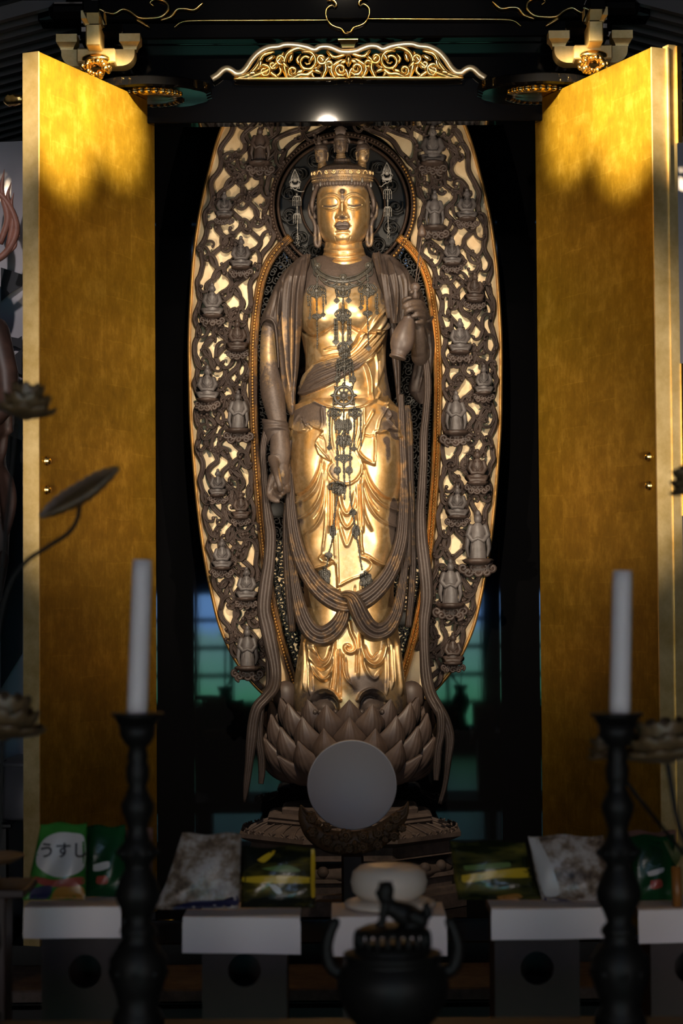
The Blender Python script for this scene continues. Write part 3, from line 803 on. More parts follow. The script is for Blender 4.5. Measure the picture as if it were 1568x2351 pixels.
# ---- head -----------------------------------------------------------
HC = (765, 1100); HK = 1 / 5.2267 / 600.0
def head_shape(ny=220, nf=190, nb=30):
    """head carved in its own frame (metres, face towards -y)"""
    rows = [(560, 640, 890, 170, 200), (600, 560, 980, 225, 260), (680, 500, 1035, 280, 310), (780, 472, 1072, 312, 335), (900, 458, 1090, 326, 340), (1020, 455, 1095, 330, 335), (1140, 458, 1093, 333, 325),
            (1250, 472, 1080, 330, 300), (1340, 497, 1052, 318, 260), (1420, 535, 1012, 296, 210), (1480, 588, 958, 262, 160), (1525, 655, 885, 215, 110), (1552, 720, 815, 150, 70)]
    it = [
        ('r', [(765, 900), (763, 960), (760, 1040), (760, 1120), (760, 1165)], 30, 26, 1), ('r', [(760, 1040), (758, 1110), (758, 1175)], 34, 22, 1),
        ('b', (758, 1180), 36, 34, 36), ('b', (706, 1200), 26, 24, 26), ('b', (818, 1198), 26, 24, 26), ('r', [(690, 1226), (758, 1236), (838, 1224)], 12, -16, 1),
        ('r', [(682, 1150), (668, 1200), (690, 1232)], 12, -8, 1), ('r', [(836, 1150), (852, 1200), (832, 1232)], 12, -8, 1),
        # brows sweeping out of the nose bridge
        ('r', [(742, 1000), (716, 952), (660, 920), (590, 918), (520, 948), (485, 985)], 13, 13, 1), ('r', [(782, 1000), (808, 952), (860, 920), (935, 916), (1010, 945), (1048, 985)], 13, 13, 1),
        ('r', [(714, 1060), (722, 1010), (690, 958), (610, 938), (540, 958)], 9, -9, 1), ('r', [(812, 1060), (804, 1010), (836, 958), (920, 936), (990, 956)], 9, -9, 1),
        # eyeballs, slits and lower lids
        ('d', (608, 1018), 112, 84, 24), ('d', (914, 1014), 112, 84, 24),
        ('r', [(532, 1044), (575, 1060), (625, 1066), (672, 1062), (704, 1050)], 6, -17, 1), ('r', [(820, 1050), (850, 1062), (900, 1064), (950, 1056), (994, 1038)], 6, -17, 1),
        ('r', [(540, 1034), (590, 1046), (640, 1050), (695, 1040)], 5, 5, 1), ('r', [(830, 1040), (880, 1050), (930, 1046), (985, 1028)], 5, 5, 1),
        ('r', [(540, 1082), (600, 1106), (660, 1102), (712, 1070), (722, 1030)], 7, -7, 1), ('r', [(985, 1076), (930, 1102), (866, 1098), (812, 1068), (803, 1030)], 7, -7, 1),
        # cheeks, mouth, chin
        ('b', (590, 1230), 110, 130, 14), ('b', (945, 1230), 110, 130, 14),
        ('l', [(668, 1300), (690, 1262), (725, 1240), (760, 1250), (795, 1238), (830, 1258), (856, 1298), (835, 1312), (762, 1306), (690, 1314)], 20, 10),
        ('l', [(690, 1318), (762, 1310), (838, 1316), (826, 1336), (795, 1348), (730, 1348), (700, 1338)], 19, 10),
        ('r', [(660, 1302), (700, 1308), (762, 1302), (828, 1307), (866, 1300)], 6, -16, 1), ('r', [(758, 1236), (758, 1262)], 9, -8, 1),
        ('r', [(690, 1376), (760, 1370), (836, 1374)], 16, -16, 1), ('b', (762, 1440), 82, 55, 22), ('r', [(672, 1420), (700, 1480), (762, 1498), (826, 1478), (852, 1420)], 8, -5, 1),
        ('d', (765, 888), 30, 28, 24)]
    y = np.linspace(rows[0][0], rows[-1][0], ny); S = lambda c: smooth_tab(rows, y, c)
    tf = np.linspace(-PI / 2, PI / 2, nf); sf = np.sin(tf); tb = np.linspace(PI / 2, -PI / 2, nb + 2)[1:-1]; sb = np.sin(tb)
    c = (S(1) + S(2)) / 2; hw = (S(2) - S(1)) / 2; prof = lambda q_: np.sqrt(np.clip(1 - np.abs(q_)**2.25, 0, 1))
    X = np.concatenate([c[:, None] + hw[:, None] * sf, c[:, None] + hw[:, None] * sb], 1); D = np.concatenate([-S(3)[:, None] * prof(sf), S(4)[:, None] * prof(sb)], 1)
    Yp = np.repeat(y[:, None], X.shape[1], 1)
    global FOLD
    keep, FOLD = FOLD, 1.0; H = carve(X, Yp, it); FOLD = keep; nz = np.clip(-D / 150, 0, 1); D = D - H * nz
    V = np.stack([(X - HC[0]) * HK, D * HK, -(Yp - HC[1]) * HK], -1).reshape(-1, 3)
    f = grid_faces(ny, X.shape[1], False, True); k = X.shape[1]
    f.append(tuple(range(k))); f.append(tuple((ny - 1) * k + i for i in range(k))[::-1])
    cx, cy = X.reshape(-1), Yp.reshape(-1); front = D.reshape(-1) < 0
    pat = 0.12 + 0.75 * np.clip((880 - cy) / 130, 0, 1) + 0.35 * np.clip((np.abs(cx - 770) - 250) / 60, 0, 1)
    lips = inside(cx, cy, [(668, 1300), (690, 1262), (725, 1240), (760, 1250), (795, 1238), (830, 1258), (856, 1298), (838, 1330), (795, 1350), (730, 1350), (695, 1336)])
    dk = np.minimum(seg_dist(cx, cy, [(545, 1050), (600, 1064), (690, 1056)])[0], seg_dist(cx, cy, [(832, 1052), (900, 1064), (985, 1042)])[0]) < 6
    urna = (cx - 765)**2 + (cy - 888)**2 < 32**2
    nose = (np.abs(cx - 760) < 75) & (cy > 1130) & (cy < 1228)
    pat = np.where(lips | urna, 1.0, pat); pat = np.where(dk, 1.15, pat)
    pat = pat + 0.45 * np.exp(-((cx - 760) / 60)**2 - ((cy - 1205) / 28)**2) + 0.30 * np.exp(-((cx - 765) / 40)**2 - ((cy - 960) / 60)**2)
    return V, f, np.where(front, pat, 0.8)
hc = W(640 + HC[0] / 5.2267, 280 + HC[1] / 5.2267, YB - 0.0)
HM = Matrix.Translation(hc) @ Matrix.Rotation(-RO_ * 0.6, 4, 'Y') @ Matrix.Rotation(math.radians(1.5), 4, 'X')
hv, hf, hp = head_shape()
HMn = np.array(HM); body.add(hv @ HMn[:3, :3].T + HMn[:3, 3], hf, True, hp)
def HL(pts, d=0.0):
    """head-crop coordinates + depth (head units) -> world"""
    P = np.asarray([(p[0], p[1], (p[2] if len(p) > 2 else d)) for p in pts], float)
    V = np.stack([(P[:, 0] - HC[0]) * HK, P[:, 2] * HK, -(P[:, 1] - HC[1]) * HK], -1)
    return V @ HMn[:3, :3].T + HMn[:3, 3]
# long ears
def ears(mb, sgn):
    k_ = (lambda x: x) if sgn < 0 else (lambda x: 1545 - x)
    P = spl([(k_(452), 960, 60), (k_(405), 940, 70), (k_(372), 1010, 80), (k_(380), 1110, 70), (k_(420), 1180, 40), (k_(438), 1260, 20), (k_(436), 1380, 10), (k_(444), 1470, 0), (k_(472), 1490, -5), (k_(488), 1430, -10), (k_(484), 1330, -5), (k_(470), 1240, 10)], 60)
    tube(mb, HL(P), np.interp(np.linspace(0, 1, 60), [0, .1, .5, .75, 1], [.5, 1, 1, 1.1, .7]) * 24 * HK, 10, 1.2, att=0.55, round_ends=True)
    P = spl([(k_(440), 1000, 75), (k_(410), 1060, 80), (k_(432), 1130, 60)], 20); tube(mb, HL(P), 26 * HK, 8, 1, att=0.7, round_ends=True)
ears(body, -1); ears(body, 1)

# ---- arms and hands --------------------------------------------------
def limb(mb, pts, n=40, seg=20, flat=1.0, fn=T1, att=None):
    """pts: crop x, crop y, depth px, radius (crop units)"""
    Q = spl([tuple(fn([p[:2]])[0]) + (p[2], p[3] / 3.5636) for p in pts], n)
    tube(mb, W(Q[:, 0], Q[:, 1], YB + Q[:, 2] / 600), Q[:, 3] / 600, seg, flat, round_ends=True)
TS = lambda pts: [(580 + p[0] / 3.5636, 560 + p[1] / 3.5636) + tuple(p[2:]) for p in pts]
arm_l = MB()       # the lowered arm at the photo's left
limb(arm_l, [(360, 250, 10, 60), (270, 340, 0, 64), (195, 480, -10, 60), (148, 640, -22, 66), (130, 800, -30, 68), (132, 950, -36, 72), (142, 1080, -42, 84), (160, 1200, -50, 98), (178, 1300, -56, 92), (200, 1420, -60, 78), (212, 1500, -62, 72), (218, 1560, -64, 76), (225, 1640, -66, 82), (228, 1720, -68, 84), (225, 1790, -68, 72)], 60)
F2 = lambda pts: [(a, b + 1140.4, c, d) for a, b, c, d in pts]       # hip-crop coordinates
fing = [[(165, 620, -80, 44), (185, 690, -104, 36), (200, 760, -122, 29), (220, 830, -128, 26), (226, 872, -122, 23)],           # thumb, in front of the palm
        [(168, 760, -70, 34), (142, 840, -72, 29), (132, 910, -74, 25), (160, 950, -84, 23), (206, 966, -90, 20)],                  # first finger curling in
        [(210, 800, -66, 33), (186, 868, -68, 28), (190, 905, -84, 25), (226, 922, -96, 22)],
        [(250, 800, -62, 32), (240, 862, -66, 27), (248, 900, -86, 24), (252, 862, -98, 21)],
        [(278, 780, -58, 29), (288, 850, -64, 25), (284, 880, -84, 22), (280, 838, -92, 19)],
        [(232, 880, -60, 24), (262, 930, -58, 21), (300, 944, -60, 18)]]
for fg in fing[:5]: limb(arm_l, F2(fg), 16, 10)
limb(arm_l, F2([(215, 640, -66, 70), (225, 720, -66, 76), (235, 790, -62, 66)]), 12, 16)
arm_l = baked(arm_l, 0.0042, 5, 0.5)
arm_r = MB()       # the raised arm at the photo's right, hand around the neck of the bottle
limb(arm_r, [(1120, 250, 20, 80), (1220, 330, 6, 92), (1290, 480, -2, 84), (1330, 640, -6, 78), (1365, 790, -14, 74), (1380, 900, -30, 72), (1370, 930, -58, 70), (1360, 880, -88, 62), (1362, 790, -110, 56), (1362, 720, -124, 48), (1358, 660, -132, 44), (1352, 600, -136, 48), (1340, 540, -138, 50), (1330, 500, -138, 44)], 70)
for fg in ([(1330, 470, -140, 26), (1345, 405, -146, 22), (1322, 380, -158, 20), (1300, 395, -166, 18)],
           [(1385, 500, -138, 30), (1360, 480, -160, 27), (1300, 478, -176, 24), (1250, 500, -180, 22), (1232, 520, -172, 19)],
           [(1398, 560, -138, 30), (1375, 535, -160, 28), (1320, 528, -180, 25), (1268, 545, -184, 22), (1252, 565, -176, 19)],
           [(1400, 620, -134, 27), (1392, 590, -154, 25), (1350, 580, -172, 22), (1310, 590, -174, 20)],
           [(1395, 650, -130, 24), (1380, 640, -150, 22), (1340, 640, -160, 19)],
           [(1300, 560, -130, 32), (1262, 500, -140, 28), (1238, 470, -150, 24), (1262, 448, -156, 20), (1290, 440, -158, 17)]):
    limb(arm_r, fg, 16, 10)
arm_r = baked(arm_r, 0.0042, 4, 0.5)
for a_, pv in ((arm_l, 0.62), (arm_r, 0.78)):
    V = np.concatenate(a_.v)
    if a_ is arm_l:
        at = np.clip(0.46 + 0.5 * np.clip((2.42 - V[:, 2]) / 0.25, 0, 1), 0, 1)
        pal = np.exp(-(((V[:, 0] - W(650, 1095, -.1)[0]) / 0.02)**2 + ((V[:, 2] - W(650, 1095, -.1)[2]) / 0.05)**2)); at = at - 0.5 * pal
    else: at = np.full(len(V), pv)
    a_.att = [at]; body.merge(a_)
bo = body.build('body', M['statue'], statue)

# ---- robe around the legs ----------------------------------------------
skirt_rows = [(900, 720, 868, 70, 60), (912, 702, 886, 92, 66), (925, 690, 899, 103, 72), (940, 681, 911, 107, 76), (965, 675, 916, 110, 80), (1010, 673, 917, 114, 82), (1060, 672, 918, 114, 82), (1110, 673, 919, 112, 82), (1160, 675, 919, 110, 80),
              (1220, 682, 916, 104, 78), (1300, 693, 908, 98, 74), (1370, 698, 904, 94, 72), (1430, 694, 912, 98, 74), (1500, 688, 922, 106, 80), (1560, 680, 929, 116, 86), (1600, 674, 934, 124, 90), (1622, 674, 934, 124, 90), (1640, 676, 932, 122, 90)]
P1 = [(340, 225), (420, 185), (510, 152), (560, 175), (600, 190), (605, 300), (612, 430), (628, 540), (650, 640), (600, 615), (560, 580), (537, 510), (545, 460), (570, 420), (590, 395), (560, 385), (520, 365), (497, 346), (470, 390), (430, 406), (395, 395), (370, 376), (360, 430), (345, 478), (318, 484)]
P2 = [(890, 200), (940, 170), (990, 158), (1080, 190), (1185, 240), (1200, 465), (1165, 462), (1135, 440), (1122, 400), (1100, 385), (1070, 378), (1050, 402), (1010, 414), (985, 408), (983, 540), (978, 672), (935, 655), (895, 638), (865, 590), (845, 548), (880, 440), (890, 360)]
P3 = [(600, 192), (740, 214), (890, 200), (890, 360), (860, 480), (845, 550), (880, 610), (897, 660), (888, 730), (850, 795), (800, 825), (740, 835), (690, 812), (650, 770), (624, 720), (630, 680), (655, 645), (630, 560), (610, 420)]
hem = [(200, -1200), (345, -120), (385, 0), (430, 300), (480, 405), (540, 396), (600, 376), (632, 358), (622, 340), (585, 330), (574, 316), (590, 296), (640, 330), (660, 360), (668, 440), (672, 527), (700, 518), (745, 492), (790, 470), (835, 455), (880, 428), (910, 385), (915, 350), (890, 320), (846, 296), (880, 310), (920, 342), (965, 368), (1020, 382), (1072, 270), (1112, 0), (1140, -150), (1300, -1200)]
skirt_items = [
    ('l', T3(hem), 9, 2.2), ('l', T2(P3), 6, 2.0), ('l', T2(P1), 7, 2.0), ('l', T2(P2), 8, 2.0),
    ('r', T2([(505, 160), (560, 180), (640, 205), (740, 220), (830, 214), (900, 200), (990, 162)]), 2.2, 4),
    # ruffles of the overfold
    ('r', T2([(450, 290), (480, 340), (500, 372)]), 2.2, 4), ('r', T2([(445, 288), (455, 330), (470, 380)]), 1.5, -4), ('r', T2([(585, 215), (590, 320), (575, 400)]), 2.5, 3.5),
    ('r', T2([(380, 370), (400, 320), (430, 260)]), 2.2, 2.5), ('r', T2([(540, 470), (580, 540), (640, 620)]), 2.0, 3.0), ('r', T2([(560, 430), (600, 460), (610, 560)]), 2.5, -2.5),
    ('r', T2([(1085, 110), (1050, 220), (1010, 300), (990, 400)]), 2.5, 4), ('r', T2([(1040, 210), (1080, 260), (1060, 300)]), 2.5, 4), ('r', T2([(1060, 300), (1100, 350), (1125, 400)]), 2.0, 3),
    ('r', T2([(970, 230), (930, 320), (900, 380)]), 2.4, 4), ('r', T2([(900, 425), (940, 436), (972, 428)]), 1.6, -4), ('r', T2([(975, 440), (974, 560), (970, 660)]), 2, 3.5), ('r', T2([(855, 555), (890, 600), (940, 640)]), 2, 3),
    ('r', T2([(650, 655), (632, 700), (655, 765), (740, 820), (810, 815), (875, 745), (890, 665)]), 2.4, 3.5),
    ('r', T2([(655, 240), (650, 420), (668, 560)]), 2.4, 3), ('r', T2([(700, 240), (700, 420), (716, 600)]), 2.4, 2.5), ('r', T2([(840, 240), (836, 400), (800, 560)]), 2.4, 3), ('r', T2([(780, 250), (770, 400), (740, 560)]), 2.2, 2.5),
    # thighs and hanging folds
    ('b', T2([(450, 620)])[0], 30, 70, 10), ('b', T2([(1080, 620)])[0], 32, 75, 10),
    ('r', T2([(575, 600), (560, 700), (520, 800), (470, 870), (410, 910), (355, 920)]), 2.6, -6), ('r', T2([(590, 620), (575, 730), (540, 850), (480, 930), (400, 975), (350, 985)]), 3.0, 6),
    ('r', T2([(600, 660), (590, 800), (560, 940), (500, 1040), (420, 1100), (360, 1115)]), 2.8, 5.5), ('r', T2([(612, 720), (606, 880), (590, 1040), (540, 1160), (460, 1240)]), 2.6, 5), ('r', T2([(604, 690), (598, 840), (575, 990), (520, 1100)]), 1.8, -4),
    ('r', T2([(905, 650), (925, 740), (970, 840), (1040, 920), (1120, 955), (1195, 958)]), 2.6, -6), ('r', T2([(900, 670), (915, 780), (960, 890), (1030, 980), (1120, 1030), (1195, 1045)]), 3.0, 6),
    ('r', T2([(890, 720), (905, 860), (940, 990), (1010, 1100), (1100, 1160), (1190, 1175)]), 2.8, 5.5), ('r', T2([(880, 780), (890, 940), (910, 1080), (960, 1200)]), 2.6, 5), ('r', T2([(897, 700), (910, 830), (950, 950), (1010, 1040)]), 1.8, -4),
    ('r', T2([(625, 780), (632, 960), (628, 1212)]), 2.3, 4.5), ('r', T2([(660, 800), (668, 960), (664, 1212)]), 2.2, 4.5), ('r', T2([(690, 850), (694, 1000), (690, 1212)]), 2.0, -4), ('r', T2([(646, 800), (650, 1000), (648, 1212)]), 1.5, -4),
    ('r', T2([(850, 830), (856, 1000), (870, 1212)]), 2.3, 4.5), ('r', T2([(884, 800), (890, 1000), (898, 1212)]), 2.3, 4.5), ('r', T2([(868, 830), (874, 1000), (884, 1212)]), 1.5, -4),
    ('r', T2([(705, 880), (730, 1010), (770, 1065), (810, 1010), (835, 880)]), 4, 5), ('r', T2([(700, 1010), (735, 1130), (772, 1175), (815, 1130), (845, 1000)]), 3.5, 5), ('r', T3([(690, 60), (715, 160), (742, 225), (770, 160), (800, 60)]), 3.5, 4),
    ('r', T3([(600, -60), (595, 120), (580, 280)]), 2.2, 4), ('r', T3([(655, 0), (660, 180), (664, 340)]), 2.0, 4.5), ('r', T3([(672, 100), (680, 320), (684, 500)]), 2.0, 3), ('r', T3([(840, 60), (838, 200), (850, 290)]), 2.4, 4.5),
    ('r', T3([(575, 318), (600, 336), (632, 340), (655, 360)]), 2, 3), ('r', T3([(850, 300), (895, 330), (905, 370), (880, 420)]), 2.4, 4), ('b', T3([(500, 250)])[0], 20, 40, 6), ('b', T3([(960, 220)])[0], 22, 45, 6),
    # under robe
    ('r', T3([(690, 540), (688, 620)]), 2, 4), ('r', T3([(840, 480), (842, 600)]), 2.4, 4), ('r', T3([(800, 520), (798, 620)]), 2, -3),
    ('r', T3([(478, 880), (486, 980), (510, 1060), (560, 1112), (612, 1080), (640, 1010), (655, 900)]), 4, 8), ('r', T3([(484, 1010), (500, 1100), (540, 1165), (580, 1196), (620, 1170), (650, 1100)]), 3.6, 7), ('r', T3([(500, 960), (530, 1040), (565, 1066), (600, 1040), (625, 960)]), 3, -5),
    ('r', T3([(838, 860), (846, 970), (880, 1056), (930, 1092), (975, 1066), (1002, 1000), (1012, 890)]), 4, 8), ('r', T3([(850, 1010), (870, 1100), (905, 1170), (940, 1190), (980, 1130)]), 3.6, 6), ('r', T3([(870, 950), (900, 1020), (935, 1040), (970, 1000)]), 3, -5),
    ('r', T3([(400, 900), (396, 1060), (372, 1280)]), 3, 6), ('r', T3([(425, 900), (428, 1060), (408, 1280)]), 2.4, -6), ('r', T3([(448, 880), (452, 1080), (440, 1270)]), 2.8, 7), ('r', T3([(466, 900), (474, 1100), (478, 1300)]), 2.4, 6), ('r', T3([(482, 1100), (500, 1280)]), 2, -4),
    ('r', T3([(655, 1010), (640, 1150), (620, 1290)]), 2.4, 5), ('r', T3([(672, 980), (668, 1150), (650, 1310)]), 2.2, 6), ('r', T3([(690, 980), (692, 1160), (690, 1330)]), 2.2, -5),
    ('r', T3([(755, 780), (770, 850), (800, 920), (806, 975), (775, 1000), (738, 990), (728, 960), (745, 945), (765, 958)]), 3.2, 7, 1), ('r', T3([(712, 1010), (716, 1110), (740, 1200), (800, 1262)]), 2.6, 7), ('r', T3([(735, 1040), (738, 1140), (765, 1220)]), 2.4, -4), ('b', T3([(765, 1240)])[0], 12, 16, 8),
    ('r', T3([(830, 940), (826, 1080), (822, 1180)]), 2.4, 5), ('r', T3([(812, 1000), (808, 1140)]), 2, -4), ('r', T3([(1020, 940), (1030, 1100), (1026, 1300)]), 2.6, 6), ('r', T3([(1042, 900), (1056, 1090), (1060, 1260)]), 2.6, 7), ('r', T3([(1032, 960), (1042, 1200)]), 1.6, -5), ('r', T3([(1090, 900), (1110, 1100), (1130, 1300)]), 3, 6), ('r', T3([(1072, 960), (1090, 1200)]), 2, -5),
    # arches over the feet
    ('r', T3([(490, 1340), (520, 1290), (585, 1262), (650, 1290), (690, 1340)]), 3, 8, 1), ('r', T3([(820, 1340), (850, 1290), (920, 1262), (985, 1290), (1016, 1340)]), 3, 8, 1),
    ('l', T3([(500, 1440), (505, 1350), (540, 1305), (585, 1290), (640, 1305), (676, 1350), (684, 1440)]), -16, 3), ('l', T3([(834, 1440), (838, 1350), (870, 1305), (920, 1288), (972, 1305), (1006, 1350), (1010, 1440)]), -16, 3)]
def pat_skirt(X, Y, D, H):
    c2x, c2y = (X - 580) * 3.5636, (Y - 880) * 3.5636; c3x, c3y = (X - 560) * 3.136, (Y - 1180) * 3.136
    a = np.full(X.shape, 0.16)
    a += 0.60 * inside(c2x, c2y, P1) * np.clip((480 - c2y) / 260, 0.25, 1) + 0.45 * inside(c2x, c2y, P2) * np.clip((c2x - 980) / 120, 0, 1)
    a += 0.30 * inside(c2x, c2y, P3) * np.clip((c2y - 300) / 500, 0, 1) * np.clip((720 - c2x) / 60, 0, 1)
    for (bx, by, rx, ry, h) in ((1110, 560, 30, 110, .55), (1090, 470, 26, 30, .6), (1160, 1000, 28, 60, .7), (1150, 1130, 30, 120, .7), (390, 980, 30, 60, .35), (400, 1120, 40, 90, .35)):
        a += h * np.exp(-((c2x - bx) / rx)**2 - ((c2y - by) / ry)**2)
    a += 0.55 * np.exp(-((c3y - 1215) / 60)**2) * np.exp(-((c3x - 880) / 150)**2) + 0.3 * np.clip((c3y - 1180) / 120, 0, 1) * (1 - np.exp(-((c3x - 700) / 90)**2))
    a += 0.35 * np.exp(-((c3x - 1070) / 24)**2 - ((c3y - 120) / 160)**2)
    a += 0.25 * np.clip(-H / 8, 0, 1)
    return np.clip(a, 0, 1)
FOLD = 1.45
sk = MB(); skl = Loft(skirt_rows, 620, 250, 30, skirt_items, n=2.5, Y0=YB); skl.add(sk, pat_skirt)
sk.build('robe', M['statue'], statue)
FOLD = 1.3
# feet under the hem
for cx in (586, 920):
    mb = MB(); x, y = T3([(cx, 1392)])[0]
    p = W(x, y, YB - 0.115); ell(mb, p, (0.052, 0.085, 0.040), 14, 24, att=1.0)
    for k in range(5):
        ell(mb, p + np.array([(k - 2) * 0.019, -0.078 + 0.006 * abs(k - 2), -0.014]), (0.011, 0.018, 0.012), 6, 8, att=1.0)
    mb.build('foot', M['statue'], statue)
BV = [torso_b for torso_b in (body.bvh(), sk.bvh())]
def surf(px, py, off=0.004, ymax=0.2):
    """first carved surface of the statue along the line of sight through a measured point"""
    d = Vector(rays(px, py)).normalized(); best = None
    for b_ in BV:
        h = b_.ray_cast(Vector(CAM), d)
        if h[0] is not None and (best is None or h[3] < best[1]): best = (h[0], h[3])
    return None if best is None or best[0].y > ymax else np.array(best[0] - d * off)
# ---- hair, crown and the small heads ---------------------------------------
hair = MB()
def ring_rows(mb, rows, seg=96, cx=767, tilt=0.08, lob=0.0, nl=0, dz=0.95, att=0.0, a0=0.0, a1=2 * PI):
    a = np.linspace(a0, a1, seg, endpoint=False); V = []
    for cy, r in rows:
        rr = r * (1 + lob * np.cos(nl * a)); d = rr * dz * np.sin(a)
        V.append(np.stack([cx + rr * np.cos(a), cy - d * tilt, d], -1))
    V = HL(np.concatenate(V))
    f = grid_faces(len(rows), seg, False, True) + [tuple(range(seg)), tuple((len(rows) - 1) * seg + i for i in range(seg))]
    mb.add(V, f, True, att)
ring_rows(hair, [(640, 330), (600, 312), (570, 290), (545, 255), (522, 205), (508, 140), (502, 70)], 240, lob=0.022, nl=62, att=0.92)
ring_rows(hair, [(725, 340), (742, 352), (765, 356), (785, 346), (796, 326), (800, 300)], 240, lob=0.018, nl=56, att=0.95)
ring_rows(hair, [(516, 105), (500, 116), (486, 108), (478, 92), (462, 100), (446, 96), (436, 60)], 80, lob=0.03, nl=18, att=0.95, cx=770)
for s_ in (-1, 1):
    k_ = (lambda x: x) if s_ < 0 else (lambda x: 1540 - x)
    for j in range(5):
        P = spl([(k_(470 + 8 * j), 790, -190 + 45 * j), (k_(440 + 4 * j), 850, -130 + 45 * j), (k_(412 - 4 * j), 930, -80 + 40 * j), (k_(400 - 4 * j), 1010, -60 + 40 * j), (k_(410), 1090, -30 + 30 * j)], 26)
        tube(hair, HL(P), np.interp(np.linspace(0, 1, 26), [0, .3, .8, 1], [.7, 1, .9, .3]) * 28 * HK, 8, att=0.9, round_ends=True)
hair.build('hair', M['statue'], statue)
crown = MB()
ring_rows(crown, [(742, 335), (738, 358), (722, 364), (708, 360), (704, 368), (692, 370), (688, 362), (676, 364), (664, 372), (654, 374), (648, 364), (640, 366), (612, 374), (602, 380), (598, 374), (606, 340)], 96, att=0.45)
for cy, r, n_, rad in ((714, 366, 74, 6.5), (682, 368, 90, 5.0)):
    for k in range(n_):
        a = 2 * PI * k / n_; d = r * 0.95 * math.sin(a)
        if d < 60: ell(crown, HL([(767 + r * math.cos(a), cy - d * 0.08, d)])[0], rad * HK, 5, 6, att=0.25)
for k in range(-5, 6):
    a = -PI / 2 + k * 0.27; r = 376; d = r * 0.95 * math.sin(a); c = (767 + r * math.cos(a), 626 - d * 0.08)
    for t in range(9 if k % 3 == 0 else 1):
        aa = PI + PI * t / 8
        if k % 3 == 0: ell(crown, HL([(c[0] + 34 * math.cos(aa) * abs(math.sin(a)), c[1] + 16 + 34 * math.sin(aa), d - 6)])[0], (10 * HK, 8 * HK, 12 * HK), 5, 6, att=0.15)
    if k % 3:
        t = np.linspace(0, 1, 24); aa = t * 2.7 * PI; rr = 26 * (1 - 0.8 * t); sg = 1 if k % 3 == 1 else -1
        tube(crown, HL(np.stack([c[0] + sg * rr * np.cos(aa) * abs(math.sin(a)), c[1] + rr * np.sin(aa), np.full(24, d - 5)], -1)), 7 * HK, 6, att=0.15, round_ends=True)
cro = crown.build('crown', M['statue'], statue)
cro['label'] = 'gilt crown band with rosettes and beads'
for cx, cy, d in ((418, 812, -80), (505, 785, -230), (878, 762, -345), (1003, 755, -280), (1105, 795, -170)):
    mb = MB(); P = [(cx, cy - 48, d), (cx, cy - 30, d), (cx, cy - 14, d), (cx, cy, d), (cx, cy + 16, d), (cx, cy + 24, d)]
    tube(mb, HL(P), np.array([2, 4, 9, 13, 12, 4]) * HK, 10); mb.build('crown_drop', M['silver'], cro)

